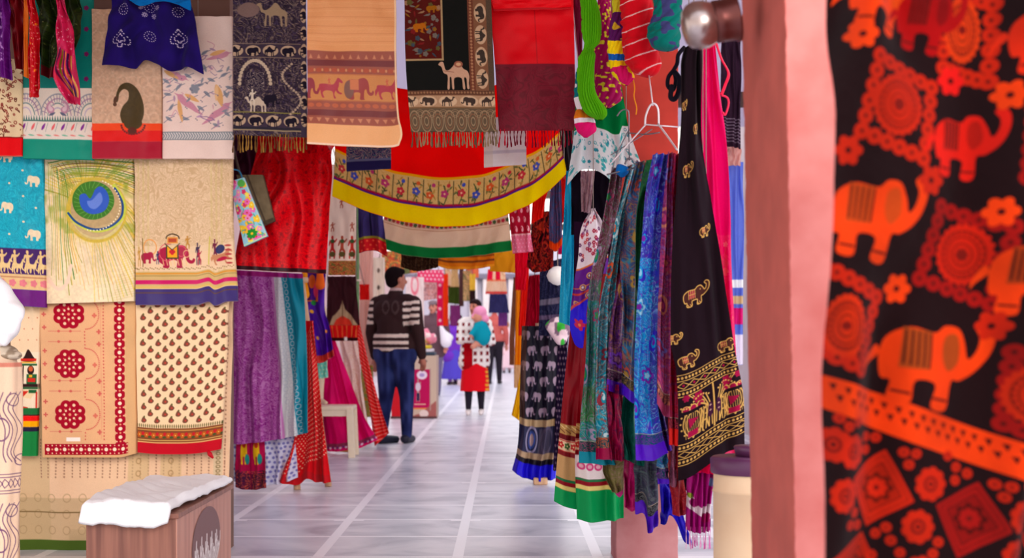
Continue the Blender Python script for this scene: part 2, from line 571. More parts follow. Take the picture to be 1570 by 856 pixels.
def lathe(name, prof, origin, axis, mat, parent=None, n=40, col=None):
    """surface of revolution. prof: (distance along axis, radius)"""
    ax = Vector(axis).normalized(); a = ax.orthogonal().normalized(); b = ax.cross(a); o = Vector(origin)
    V = []; Q = []; C = []
    for (t, r) in prof:
        for k in range(n):
            th = 2 * math.pi * k / n
            V.append(o + ax * t + (a * math.cos(th) + b * math.sin(th)) * max(r, 1e-4))
            if col: C.append(lin(col(t)))
    m = len(prof)
    for i in range(m - 1):
        for k in range(n):
            Q.append((i*n + k, (i+1)*n + k, (i+1)*n + (k+1) % n, i*n + (k+1) % n))
    me = mesh_np(name, np.array([tuple(v) for v in V]), np.array(Q), np.array(C) if col else None)
    return link(name, me, mat, parent)

def blob(name, prims, mat, parent=None, voxel=0.012, smooth=6, col=None, jitter=None):
    """one continuous surface grown over tapered limbs and ellipsoids.
    prims: ('c', a, b, ra, rb[, flat]) tapered capsule | ('e', centre, (rx,ry,rz)[, euler])"""
    bm = bmesh.new()
    for p in prims:
        if p[0] == 'e':
            M = Matrix.Translation(Vector(p[1])) @ (Matrix.Rotation(p[3][2], 4, 'Z') @ Matrix.Rotation(p[3][1], 4, 'Y') @ Matrix.Rotation(p[3][0], 4, 'X') if len(p) > 3 else Matrix.Identity(4)) @ Matrix.Diagonal((*p[2], 1))
            bmesh.ops.create_uvsphere(bm, u_segments=20, v_segments=12, radius=1.0, matrix=M)
        else:
            a, b = Vector(p[1]), Vector(p[2]); ra, rb = p[3], p[4]
            L = (b - a).length
            ax = (b - a).normalized() if L > 1e-6 else Vector((0, 0, 1))
            q = ax.to_track_quat('Z', 'X').to_matrix().to_4x4()
            M = Matrix.Translation((a + b) / 2) @ q
            bmesh.ops.create_cone(bm, cap_ends=True, segments=16, radius1=ra, radius2=rb, depth=max(L, 1e-4), matrix=M)
            bmesh.ops.create_uvsphere(bm, u_segments=16, v_segments=10, radius=ra, matrix=Matrix.Translation(a))
            bmesh.ops.create_uvsphere(bm, u_segments=16, v_segments=10, radius=rb, matrix=Matrix.Translation(b))
    me = bpy.data.meshes.new(name + '_base'); bm.to_mesh(me); bm.free()
    t = bpy.data.objects.new(name + '_base', me); COL.objects.link(t)
    r = t.modifiers.new('r', 'REMESH'); r.mode = 'VOXEL'; r.voxel_size = voxel
    if smooth:
        s = t.modifiers.new('s', 'SMOOTH'); s.factor = 0.5; s.iterations = smooth
    dg = bpy.context.evaluated_depsgraph_get()
    ev = t.evaluated_get(dg)
    out = bpy.data.meshes.new_from_object(ev)
    bpy.data.objects.remove(t); bpy.data.meshes.remove(me)
    out.name = name
    n = len(out.vertices)
    co = np.empty(n * 3, dtype=np.float32); out.vertices.foreach_get('co', co); co = co.reshape(-1, 3)
    if jitter is not None:
        co = jitter(co).astype(np.float32)
        out.vertices.foreach_set('co', co.ravel())
    if col is not None:
        ca = out.color_attributes.new('Col', 'FLOAT_COLOR', 'POINT')
        rgba = np.ones((n, 4), dtype=np.float32)
        rgba[:, :3] = lin(col(co)) if callable(col) else lin(col)
        ca.data.foreach_set('color', rgba.ravel())
    out.polygons.foreach_set('use_smooth', np.ones(len(out.polygons), dtype=bool))
    out.materials.clear(); out.materials.append(mat)
    return link(name, out, mat, parent)
# ================================================================ THE SETTING
def mathn(t, op, a, b=None, c=None):
    n = t.nodes.new('ShaderNodeMath'); n.operation = op
    for i, x in enumerate((a, b, c)):
        if x is None: continue
        if isinstance(x, (int, float)): n.inputs[i].default_value = x
        else: t.links.new(x, n.inputs[i])
    return n.outputs[0]

def floor_material():
    m = bpy.data.materials.new('marble_tiles'); m.use_nodes = True
    t = m.node_tree; b = t.nodes['Principled BSDF']
    g = t.nodes.new('ShaderNodeNewGeometry'); s = t.nodes.new('ShaderNodeSeparateXYZ')
    t.links.new(g.outputs['Position'], s.inputs[0])
    def stripe(sock, origin, step, half):
        x = mathn(t, 'SUBTRACT', sock, origin)
        x = mathn(t, 'DIVIDE', x, step)
        f = mathn(t, 'SUBTRACT', x, mathn(t, 'ROUND', x))
        f = mathn(t, 'ABSOLUTE', f)
        f = mathn(t, 'MULTIPLY', f, step)
        return mathn(t, 'LESS_THAN', f, half)
    lx = stripe(s.outputs['X'], -0.228, 0.668, 0.026)
    ly = stripe(s.outputs['Y'], 6.533, 0.672, 0.022)
    dash = mathn(t, 'MULTIPLY', stripe(s.outputs['X'], -0.228, 0.668, 0.085), stripe(s.outputs['Y'], 7.86, 2.016, 0.04))
    line = mathn(t, 'MAXIMUM', mathn(t, 'MAXIMUM', lx, ly), dash)
    n = t.nodes.new('ShaderNodeTexNoise'); n.inputs['Scale'].default_value = 2.2; n.inputs['Detail'].default_value = 9
    n.inputs['Distortion'].default_value = 1.2
    t.links.new(g.outputs['Position'], n.inputs[0])
    r = t.nodes.new('ShaderNodeValToRGB')
    e = r.color_ramp.elements
    e[0].position = .34; e[0].color = (*lin((172, 172, 184)), 1)
    e[1].position = .62; e[1].color = (*lin((218, 216, 224)), 1)
    x = e.new(.48); x.color = (*lin((202, 201, 211)), 1)
    t.links.new(n.outputs[0], r.inputs[0])
    mx = t.nodes.new('ShaderNodeMix'); mx.data_type = 'RGBA'
    t.links.new(line, mx.inputs[0]); t.links.new(r.outputs[0], mx.inputs[6])
    mx.inputs[7].default_value = (*lin((244, 242, 248)), 1)
    t.links.new(mx.outputs[2], b.inputs['Base Color'])
    b.inputs['Roughness'].default_value = 0.3
    b.inputs['Specular IOR Level'].default_value = 0.5
    return m

fl = boxes('floor', [(-9, -4, -0.1, 9, 60, 0)], floor_material()); tag(fl, kind='structure')
PLASTER = solid('red_plaster', (186, 84, 72), rough=.85, noise_scale=6, c2=(170, 70, 60), bump=.3)
wood_dark = solid('dark_wood', (84, 60, 52), rough=.7, noise_scale=8, stretch=(1, 1, .1))
# stall partition behind the left display, with a beam above it
wl = boxes('wall_left', [(-5.5, 6.78, 0, -1.365, 6.88, 3.2)], solid('partition_paint', (122, 88, 78), rough=.85, noise_scale=3)); tag(wl, kind='structure')
wf = boxes('wall_left_far', [(-3.6, 6.9, 0, -3.5, 46, 3.4)], solid('pale_pink_wall', (206, 170, 170), rough=.9, noise_scale=2)); tag(wf, kind='structure')
wr = boxes('wall_right_far', [(2.6, 12, 0, 2.7, 46, 3.4)], solid('pale_wall', (214, 196, 200), rough=.9, noise_scale=2)); tag(wr, kind='structure')
wb = boxes('wall_back', [(-3.6, 46, 0, 2.7, 46.2, 4.3)], solid('far_wall', (196, 192, 208), rough=.9, noise_scale=1)); tag(wb, kind='structure')
for i, (x0_, x1_) in enumerate(((-1.2, -.95), (-.75, -.55), (.1, .3), (-2.2, -1.9))):
    tb = boxes('trim_%d' % (i + 11), [(x0_, 45.7, 0, x1_, 46.0, 3.0)], solid('column_white', (232, 220, 220), rough=.8)); tag(tb, kind='structure')
tb = boxes('trim_15', [(-3.5, 45.6, 3.0, 2.6, 46, 3.16)], solid('lintel_grey', (120, 112, 130), rough=.8)); tag(tb, kind='structure')
ce = boxes('ceiling', [(-5.5, 2.3, 3.1, 1.3, 7.5, 3.2)], solid('shade_roof', (176, 128, 112), rough=.9, noise_scale=3)); tag(ce, kind='structure')  # unseen slab added overhead, sized to shade the top row
aw = bpy.data.materials.new('awning_cloth'); aw.use_nodes = True
_t = aw.node_tree; _b = _t.nodes['Principled BSDF']; _b.inputs['Base Color'].default_value = (.62, .56, .66, 1); _b.inputs['Roughness'].default_value = .9
_n = _t.nodes.new('ShaderNodeTexNoise'); _n.inputs['Scale'].default_value = 2.0; _r = _t.nodes.new('ShaderNodeValToRGB')
_r.color_ramp.elements[0].color = (.52, .47, .56, 1); _r.color_ramp.elements[1].color = (.7, .64, .72, 1)
_tr = _t.nodes.new('ShaderNodeBsdfTranslucent'); _mx = _t.nodes.new('ShaderNodeMixShader'); _mx.inputs[0].default_value = .75
_t.links.new(_n.outputs[0], _r.inputs[0]); _t.links.new(_r.outputs[0], _b.inputs['Base Color']); _t.links.new(_r.outputs[0], _tr.inputs[0])
_t.links.new(_b.outputs[0], _mx.inputs[1]); _t.links.new(_tr.outputs[0], _mx.inputs[2]); _t.links.new(_mx.outputs[0], _t.nodes['Material Output'].inputs[0])
ce = boxes('ceiling', [(-3.5, 8.4, 3.2, 2.6, 14, 3.205)], aw); tag(ce, kind='structure')
for i, x in enumerate(PURL):
    tb = boxes('trim_%d' % (i + 4), [(x - .02, 14.0, 3.19, x + .02, 26, 3.24)], wood_dark); tag(tb, kind='structure')
for i, y in enumerate((12.0, 20.0, 26.0)):
    tb = boxes('trim_%d' % (i + 1), [(-3.5, y, 3.08, 2.6, y + .12, 3.2)], wood_dark); tag(tb, kind='structure')

# foreground plastered pillar, chipped corner, leaning a little
def pillar_mesh(name, x0, x1, y0, y1, z0, z1, lean, mat, n=60, chip=0.004, seed=3):
    rs = np.random.RandomState(seed)
    V = []; Q = []
    k = 28
    per = []
    # rounded rectangle perimeter
    for (cx, cy, a0) in ((x1, y0, -90), (x1, y1, 0), (x0, y1, 90), (x0, y0, 180)):
        r = .006
        ccx = cx - r if cx == x1 else cx + r; ccy = cy - r if cy == y1 else cy + r
        for j in range(7):
            a = math.radians(a0 + j * 15)
            per.append((ccx + r * math.cos(a), ccy + r * math.sin(a)))
    k = len(per)
    for i in range(n * 4):
        z = z0 + (z1 - z0) * i / (n * 4 - 1)
        dx = lean * (z - 1.05)
        for j, (x, y) in enumerate(per):
            nn = mnoise.noise(Vector((x * 9, y * 9, z * 14))) * chip + mnoise.noise(Vector((x * 30, y * 30, z * 60 + seed))) * chip * .6
            corner = 1.6 if (j // 7) == 3 else 1.0
            cxm, cym = (x0 + x1) / 2, (y0 + y1) / 2
            L = math.hypot(x - cxm, y - cym)
            V.append((x + dx - (x - cxm) / L * abs(nn) * corner, y - (y - cym) / L * abs(nn) * corner, z))
    m = n * 4
    for i in range(m - 1):
        for j in range(k):
            Q.append((i*k + j, i*k + (j+1) % k, (i+1)*k + (j+1) % k, (i+1)*k + j))
    me = mesh_np(name, np.array(V), np.array(Q))
    return link(name, me, mat)
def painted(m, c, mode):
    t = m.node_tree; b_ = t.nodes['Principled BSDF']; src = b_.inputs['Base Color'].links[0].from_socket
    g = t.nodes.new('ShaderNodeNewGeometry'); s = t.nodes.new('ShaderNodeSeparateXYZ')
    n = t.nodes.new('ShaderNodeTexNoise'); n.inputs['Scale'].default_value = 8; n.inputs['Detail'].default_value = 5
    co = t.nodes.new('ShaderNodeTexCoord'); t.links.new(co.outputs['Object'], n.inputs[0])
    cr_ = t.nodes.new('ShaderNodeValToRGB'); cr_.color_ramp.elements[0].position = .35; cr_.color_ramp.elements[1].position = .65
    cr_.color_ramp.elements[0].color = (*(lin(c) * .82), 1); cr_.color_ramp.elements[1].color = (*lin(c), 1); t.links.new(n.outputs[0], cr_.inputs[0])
    if mode == 'side':      # passage side coloured deeper red, its shade painted in
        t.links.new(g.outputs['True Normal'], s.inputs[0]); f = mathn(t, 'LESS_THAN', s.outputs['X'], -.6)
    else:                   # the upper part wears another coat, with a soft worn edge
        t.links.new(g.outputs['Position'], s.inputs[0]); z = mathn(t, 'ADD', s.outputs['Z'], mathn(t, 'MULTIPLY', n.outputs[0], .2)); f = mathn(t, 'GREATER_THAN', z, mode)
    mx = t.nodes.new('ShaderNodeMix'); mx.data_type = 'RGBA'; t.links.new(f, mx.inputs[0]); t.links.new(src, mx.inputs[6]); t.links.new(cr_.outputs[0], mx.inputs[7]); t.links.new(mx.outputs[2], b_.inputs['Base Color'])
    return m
FP = painted(solid('pink_plaster', (236, 140, 132), rough=.8, noise_scale=9, c2=(220, 116, 108), bump=.25), (188, 88, 76), 'side')  # second colour holds the painted shade of the passage face
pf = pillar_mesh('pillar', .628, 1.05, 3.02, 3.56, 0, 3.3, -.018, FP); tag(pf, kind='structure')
# second pillar behind the scarves
pb = pillar_mesh('pillar', (944 - VX) * 6.35 / F, (1040 - VX) * 6.35 / F, 6.35, 6.66, 0, 3.1, 0, painted(solid('rose_plaster', (188, 128, 130), rough=.85, noise_scale=5, c2=(166, 96, 98), bump=.3), (186, 52, 40), 1.25), seed=9); tag(pb, kind='structure')

# ================================================================ LEFT DISPLAY, TOP ROW  (distance 6.5 m)
D1 = 6.50
ROWT = 'folded sarees in the top row of the left display'
# A1 cream script print saree, far left
c = Canvas(66, 150, (226, 200, 158))
rs = random.Random(4)
for i in range(150):
    x, y = rs.uniform(0, 66), rs.uniform(0, 118)
    cc = rs.choice([(120, 30, 30), (96, 40, 30), (140, 46, 40)])
    if rs.random() < .5: c.ell(x, y, rs.uniform(1.5, 3.4), rs.uniform(1.5, 3), cc, ring=1.1)
    else: c.line([(x, y), (x + rs.uniform(-4, 4), y + rs.uniform(-5, 5)), (x + rs.uniform(-4, 4), y + rs.uniform(-3, 6))], 1.2, cc, True)
c.band(122, 150, (226, 14, 22)); c.band(120.5, 122.5, (150, 30, 26))
cloth('folded_saree', c, -32, 33, 90, 239, D1, folds=[(.006, 1.2, .1, .1)], thick=.03,
      label='cream folded saree with tiny maroon script print and red hem, top left corner', cat='saree', group=ROWT, cord=True)
# A2 teal saree with drawn border
c = Canvas(108, 250, (6, 124, 112))
for y in (20, 52, 90, 128): c.flower(99, y, 4, (120, 20, 90), 5)
y0 = 142
c.band(y0, 222, (232, 214, 196))
for cx, s in ((4, 1), (54, 1), (106, 1)):
    for k, cc in enumerate([(150, 150, 158), (176, 140, 160), (120, 140, 140), (190, 170, 190)]):
        c.ell(cx, 186, 27 - 5.5 * k, 36 - 7 * k, cc, ring=1.5)
    for a in range(-75, 80, 12):
        x = cx + 25 * math.sin(math.radians(a)); y = 186 - 34 * math.cos(math.radians(a))
        c.line([(x, y), (cx + .7 * (x - cx), 186 - .7 * (186 - y))], 1, (140, 120, 150))
for sg in (-1, 1):
    c.shape(PAIS, 54 + sg * 11, 172, 16, 18, (196, 140, 160), flip=sg < 0, rot=.3 * sg)
    c.shape(PAIS, 54 + sg * 11, 172, 9, 11, (226, 190, 196), flip=sg < 0, rot=.3 * sg)
    c.shape(LEAF, 54 + sg * 9, 182, 12, 9, (96, 96, 120), rot=.5 * sg)
c.band(184, 222, (226, 210, 196))
for i in range(27):
    x = i * 4 + 2
    c.poly([(x - 1.4, 191), (x, 184), (x + 1.4, 191)], (70, 110, 100))
c.band(191, 193, (70, 110, 100))
for i in range(8):
    x = i * 15.3 + 1
    c.shape(LEAF, x, 201, 12, 8, (226, 96, 100) if i % 2 else (130, 36, 140), rot=-1.1)
    c.line([(x + 7, 195), (x + 3, 208)], .8, (150, 150, 150))
for i in range(9):
    x = i * 13
    c.shape(LEAF, x, 214, 10, 5, (120, 180, 150) if i % 2 else (226, 130, 120), rot=.15)
c.band(220, 250, (4, 140, 116))
cloth('folded_saree', c, 35, [(0, 141), (240, 142)], -8, [(35, 243), (142, 245)], D1 + .01, folds=[(.004, 1.5, .4, .1)], thick=.03, mat=SILK,
      label='teal green folded saree with hand drawn lotus arch border', cat='saree', group=ROWT, cord=True)
# A3 beige tussar saree with paisley
c = Canvas(107, 230, (206, 164, 134))
for j in range(14):
    for i in range(7):
        c.ell(i * 16 + (8 if j % 2 else 0), j * 14, 8, 9, (216, 178, 148), ring=1.2, a=.7)
PB = (74, 58, 30)
c.shape(PAIS, 60, 150, 50, 66, PB)
c.ell(37, 140, 3, 6, (88, 56, 40), rot=.3); c.ell(36, 147, 3, 3, (88, 56, 40))
c.mottle(3, .12, 3)
c.band(176, 187, (238, 70, 24)); c.band(187, 204, (222, 22, 20)); c.band(204, 230, (168, 14, 44))
c.ell(64, 176, 14, 10, PB); c.ell(63, 188, 7, 6, (90, 40, 30))
for i in range(14):
    a = math.pi * (i + .5) / 14
    c.ell(64 + 18 * math.cos(a), 178 + 15 * math.sin(a), 1.6, 1.6, (110, 30, 30))
cloth('folded_saree', c, 141, [(0, 246), (240, 247)], 14, 243, D1 - .01, folds=[(.004, 1.3, .0, .1)], thick=.03, mat=SILK,
      label='tan folded saree with one big olive brown paisley and red bands', cat='saree', group=ROWT, cord=True)
# A4 cream pink saree with birds
c = Canvas(109, 219, (236, 208, 196))
MAU = (176, 142, 166); GOL = (224, 168, 110); GRY = (140, 142, 152); ROS = (206, 140, 158)
for (x, y, r) in ((6, 100, .6), (14, 80, -.4), (20, 96, .9), (8, 120, .2), (26, 108, -.8), (40, 92, .5), (66, 80, 1.2), (76, 98, .4), (96, 90, -.5), (104, 110, .3), (70, 120, .8),
                  (14, 140, -1), (36, 158, .2), (60, 142, .6), (82, 60, .4), (66, 56, -.6), (98, 120, 1.1), (46, 126, .1), (10, 158, .6), (100, 150, .7), (58, 106, -.2), (84, 168, .4)):
    c.shape(LEAF, x, y, 13, 10, MAU if (x + y) % 2 else GRY, rot=r)
    c.line([(x - 8, y + 6), (x, y), (x + 9, y - 4)], .9, (110, 110, 130), True)
c.shape(BIRD, 88, 62, 42, 24, ROS, rot=-.1); c.shape(LEAF, 86, 56, 26, 14, GOL, rot=-.3)
c.shape(BIRD, 22, 92, 40, 26, ROS, rot=.6); c.shape(LEAF, 14, 90, 26, 14, GOL, rot=.5)
c.shape(BIRD, 40, 136, 56, 30, ROS, flip=True, rot=.5); c.shape(LEAF, 46, 126, 26, 15, GOL, rot=.5); c.shape(LEAF, 28, 146, 36, 14, GOL, rot=1.4)
c.shape(BIRD, 86, 150, 60, 30, ROS, rot=-.5)
c.shape(LEAF, 88, 122, 36, 24, GOL, rot=1.3); c.shape(LEAF, 84, 118, 26, 13, (236, 190, 140), rot=1.6)
c.flower(50, 112, 8, GRY, 6)
rs = random.Random(77)
for k in range(30):
    x, y = rs.uniform(4, 105), rs.uniform(50, 172)
    c.line([(x, y), (x + rs.uniform(-7, 7), y + rs.uniform(-9, 3)), (x + rs.uniform(-13, 13), y + rs.uniform(-14, 6))], .9, rs.choice([MAU, (150, 120, 150), (120, 130, 140), ROS]), True)
    if k % 2: c.shape(LEAF, x, y, 10, 7, rs.choice([MAU, GRY, (190, 150, 180)]), rot=rs.uniform(0, 3))
for (x, y, s, r) in ((70, 158, 22, .4), (20, 60, 20, .2), (60, 66, 22, -.3)):
    c.shape(BIRD, x, y, s, s * .6, (150, 110, 150), rot=r, line=1.2)
for i in range(28):
    x = 30 + (i * 37) % 66; y = 96 + (i * 23) % 74
    c.ell(x, y, .9, .9, (110, 100, 120))
c.band(179, 190, (214, 204, 200))
for i in range(28):
    x = i * 4
    c.line([(x, 180), (x + 3, 184.5), (x, 189)], 1.3, (104, 118, 126))
c.band(178, 179.3, (104, 118, 126)); c.band(189.5, 190.7, (104, 118, 126))
cloth('folded_saree', c, 249, [(25, 356), (243, 357)], 25, 243, D1, folds=[(.004, 1.2, .3, .1)], thick=.03,
      label='pale pink white folded saree painted with orange birds and mauve leaves', cat='saree', group=ROWT, cord=True)

# A5 navy tie-dyed cloth draped over the row
c = Canvas(156, 122, (30, 12, 92), q=1.3)
c.mottle(20, .3, 5)
WH = (222, 206, 226)
def spade(x, y, s):
    pts = [(0, -.5), (.12, -.35), (.42, -.05), (.4, .22), (.14, .28), (.1, .45), (-.1, .45), (-.14, .28), (-.4, .22), (-.42, -.05), (-.12, -.35)]
    p = smooth_pts([(x + a * s, y + b * s) for a, b in pts], 5)
    for i in range(0, len(p), 2): c.ell(p[i][0], p[i][1], .95, .95, WH)
    p = smooth_pts([(x + a * s * .5, y - .02 * s + b * s * .5) for a, b in pts], 5)
    for i in range(0, len(p), 3): c.ell(p[i][0], p[i][1], .9, .9, WH)
def rosette(x, y, s):
    for rr, n in ((s, max(8, int(s * 1.7))), (s * .5, 6)):
        for i in range(n):
            a = i * 2 * math.pi / n
            c.ell(x + rr * math.cos(a), y + rr * math.sin(a), .8, .8, WH)
spade(28, 76, 30); spade(124, 72, 30)
rosette(26, 24, 9); rosette(128, 28, 9); rosette(74, 76, 9); rosette(74, 22, 9)
for a in range(0, 360, 60):
    rosette(74 + 15 * math.cos(math.radians(a)), 22 + 18 * math.sin(math.radians(a)), 4)
cloth('tie_dyed_cloth', c, [(0, 171), (60, 160), (100, 155)], [(0, 292), (60, 304), (112, 311)], -8, [(155, 99), (180, 101), (205, 104), (222, 91), (240, 98), (262, 109), (285, 103), (311, 113)], D1 - .085,
      folds=[(.02, 2.6, .1, .2), (.006, 6, .3, .1)], thick=.01,
      cord=True, label='navy blue tie dyed cloth with white dotted spade motifs and wavy hem', cat='cloth')
c = Canvas(100, 22, (0, 104, 178))
cloth('draped_scarf', c, 198, 292, -8, [(198, 0), (215, 9), (240, 2), (262, 3), (290, 15)], D1 - .15, folds=[(.006, 3, 0, .2)],
      label='bright blue cloth edge lying over the navy tie dyed cloth', cat='scarf')

# A6.. hanging sequinned scarves, top left
c = Canvas(40, 135, (96, 8, 116)); c.jaal([(150, 60, 170)], 12, 3, a=.3)
rs = random.Random(8)
for i in range(60): c.ell(rs.uniform(14, 30), rs.uniform(20, 110), rs.uniform(.6, 2), rs.uniform(.8, 3), (206, 150, 220), a=.8)
cloth('scarf', c, -16, [(0, 14), (60, 13), (110, 20), (122, 21)], -8, [(-16, 112), (21, 124)], 6.3, folds=[(.02, 2.2, .2, .1)], mat=SILK,
      label='shiny purple satin scarf at the far left edge', cat='scarf', group='scarves hanging over the top left corner')
def sequins(c, n, cols, seed, x0=0, x1=None, y0=0, y1=None, r=(.5, 1.2)):
    rs = random.Random(seed); x1 = x1 or c.w; y1 = y1 or c.h
    for i in range(n): c.ell(rs.uniform(x0, x1), rs.uniform(y0, y1), rs.uniform(*r), rs.uniform(*r), rs.choice(cols))
c = Canvas(34, 112, (110, 2, 14)); c.mottle(10, .3, 4)
cloth('scarf', c, [(0, 10), (104, 22)], [(0, 38), (104, 39)], -8, 106, 6.34, folds=[(.02, 1.5, .2, .1)], mat=SILK,
      label='dark crimson scarf strip left of the orange ribbon', cat='scarf', group='scarves hanging over the top left corner')
c = Canvas(6, 126, (206, 96, 10), q=2)
cloth('ribbon', c, 36, 43, -8, [(36, 117), (43, 120)], 6.27, folds=[(.004, .5, .2, .3)], mat=SILK,
      label='narrow orange ribbon hanging between red scarves', cat='ribbon')
c = Canvas(24, 160, (196, 4, 22)); sequins(c, 150, [(236, 110, 120), (230, 70, 90), (240, 180, 120)], 3)
sequins(c, 8, [(240, 120, 20), (60, 70, 90)], 5, r=(1.2, 2.4))
cloth('scarf', c, [(0, 43), (150, 43)], [(0, 54), (60, 59), (135, 62), (148, 61)], -8, [(43, 148), (54, 150), (62, 136)], 6.25, folds=[(.018, 1.5, .0, .1)], mat=SILK,
      label='bright red sequinned scarf strip in the top left', cat='scarf', group='scarves hanging over the top left corner')
c = Canvas(62, 128, (26, 34, 12)); c.jaal([(44, 60, 16)], 16, 9, wd=.5); sequins(c, 46, [(170, 170, 110), (130, 120, 70)], 7, r=(.4, .9))
c.band(112, 128, (90, 10, 20))
cloth('scarf', c, [(0, 56), (110, 60)], [(0, 124), (60, 118), (118, 100)], -8, [(56, 112), (80, 120), (124, 118)], 6.36, folds=[(.03, 3.3, .1, .1)], mat=SILK,
      label='dark olive green sequinned drape behind the pink scarf', cat='scarf', group='scarves hanging over the top left corner')
c = Canvas(44, 168, (206, 30, 84)); c.mottle(8, .2, 4); sequins(c, 150, [(236, 120, 150), (240, 190, 200), (180, 20, 60)], 13, r=(.5, 1.3))
for k, cc in enumerate([(90, 14, 60), (120, 110, 20), (60, 30, 110), (220, 130, 60), (50, 20, 80), (226, 170, 90)]):
    c.line([(12 + k * 4, 84 + k * 2), (8 + k * 5, 112), (20 + k * 4, 140), (30 + k * 2, 156)], 2.6, cc, True)
c.line([(4, 100), (8, 126), (26, 158)], 3.5, (226, 40, 70), True)
cloth('scarf', c, [(0, 86), (40, 86), (75, 86), (112, 79), (135, 88), (160, 106)], [(0, 97), (20, 104), (50, 113), (100, 117), (130, 120), (160, 121)], -8, [(79, 158), (121, 160)], 6.2, folds=[(.02, 1.6, .2, .2)], mat=SILK,
      label='rose pink sequinned scarf with striped embroidered tail', cat='scarf', group='scarves hanging over the top left corner')
# ================================================================ LEFT DISPLAY, MIDDLE ROW (behind the top row)
D2 = 6.61
ROWM = 'folded sarees in the middle row of the left display'
# B1 turquoise elephants
c = Canvas(92, 238, (14, 164, 188))
c.jaal([(40, 190, 208), (8, 140, 168)], 12, 2, wd=.3, a=.6)
CR = (236, 214, 178)
for (x, y, f) in ((76, 42, 0), (34, 84, 0), (76, 126, 0), (34, 4, 0), (0, 42, 0), (0, 126, 0), (0, 210, 0)):
    c.shape(ELE, x, y, 23, 22, CR, flip=True)
for (x, y) in ((60, 26), (60, 66), (38, 46), (80, 84), (60, 106), (38, 126), (80, 6), (14, 26), (14, 106)): c.ell(x, y, 2, 1.6, CR)
c.band(148, 190, (64, 26, 96))
for i in range(5):
    x = 6 + i * 20
    c.shape(MAN, x, 168, 22, 34, (226, 190, 128)); c.shape(HOR, x + 6, 176, 22, 26, (230, 196, 136))
c.band(188, 212, (224, 186, 130)); c.band(192, 194, (190, 130, 90))
for i in range(6): c.flower(10 + i * 16, 202, 6, (222, 120, 130), 5)
c.band(212, 238, (104, 12, 116)); c.mottle(4, .06, 4)
cloth('folded_saree', c, -22, [(243, 65), (390, 68), (470, 70)], 236, [(-22, 466), (70, 472)], D2 - .02, folds=[(.006, 1.4, .1, .1)], thick=.03, mat=SILK,
      label='turquoise folded saree with small cream elephants and purple border', cat='saree', group=ROWM, cord=True)
# B2 peacock feather saree
c = Canvas(137, 228, (238, 214, 176), q=1.35)
c.mottle(40, .10, 3)
rs = random.Random(2)
OLV = (140, 140, 30); YEL = (222, 190, 40); GRN = (60, 120, 30)
cx, cy = 76, 78
# barbs sweeping around the eye and down
for k in range(70):
    t = k / 69.0
    a = math.radians(200 + 250 * t)
    r0 = 40 + 5 * math.sin(k)
    x0_, y0_ = cx + r0 * math.cos(a), cy + r0 * math.sin(a)
    if t < .5:
        pts = [(x0_, y0_), (x0_ + 25 * math.cos(a) + 8, y0_ + 18 * math.sin(a)), (x0_ + 70 * math.cos(a) + 20, y0_ + 44 * math.sin(a))]
    else:
        pts = [(x0_, y0_), (x0_ + 22 * math.cos(a) - 2, y0_ + 30 * abs(math.sin(a)) + 10), (x0_ + 70 * math.cos(a), y0_ + 110)]
    c.line(pts, rs.uniform(1, 2.4), rs.choice([OLV, YEL, (226, 196, 90), (140, 150, 60), (200, 160, 80)]), True, a=.55 if t < .5 else .4)
for k in range(15):
    y = 4 + k * 2.6
    c.line([(6 + k * 1.6, y + 6), (50, y - 1), (100, y + rs.uniform(-1, 4)), (140, y + 6 + k)], rs.uniform(.9, 2), rs.choice([OLV, GRN, YEL, (120, 90, 30), (196, 170, 40)]), True, a=.8)
for k in range(14):
    x = 5 + k * 2.8
    c.line([(x, 8 + k * 2), (x + 2 + k * .3, 60), (x + 6, 130), (x + 4 + k * 1.2, 180 + rs.uniform(-20, 40))], rs.uniform(.8, 1.8), rs.choice([OLV, (226, 190, 70), (190, 150, 60), (232, 180, 80), GRN]), True, a=.7)
for k in range(26):
    x = 34 + k * 4
    c.line([(x + 2, 112 + (k * 7) % 20), (x + 4 + k * .8, 150), (x + 8 + k * 2.2, 200)], rs.uniform(.8, 2.2), rs.choice([(240, 200, 110), (226, 176, 80), (196, 160, 70), (236, 196, 150)]), True, a=.5)
c.mask(np.clip(1 - np.sqrt(((c.X - cx - 6) / 66) ** 2 + ((c.Y - cy) / 72) ** 2), 0, 1) * (vnoise(c.X, c.Y, 7, 2) * .9 + .25) * 1.3, (206, 180, 40))
c.mask(np.clip(vnoise(c.X, c.Y, 9, 12) - .55, 0, 1) * 1.5 * (c.Y < 120), (130, 150, 40))
c.ell(cx + 4, cy + 6, 48, 52, (206, 176, 60), a=.35)
c.ell(cx + 6, cy + 6, 42, 46, (214, 196, 130)); c.ell(cx + 4, cy + 4, 40, 44, (188, 158, 110))
for k in range(10): c.line([(40, 92 + k * 2), (70, 112 + k * 2), (104, 104 + k * 1.6)], 1.0, (206, 180, 130), True, a=.7)
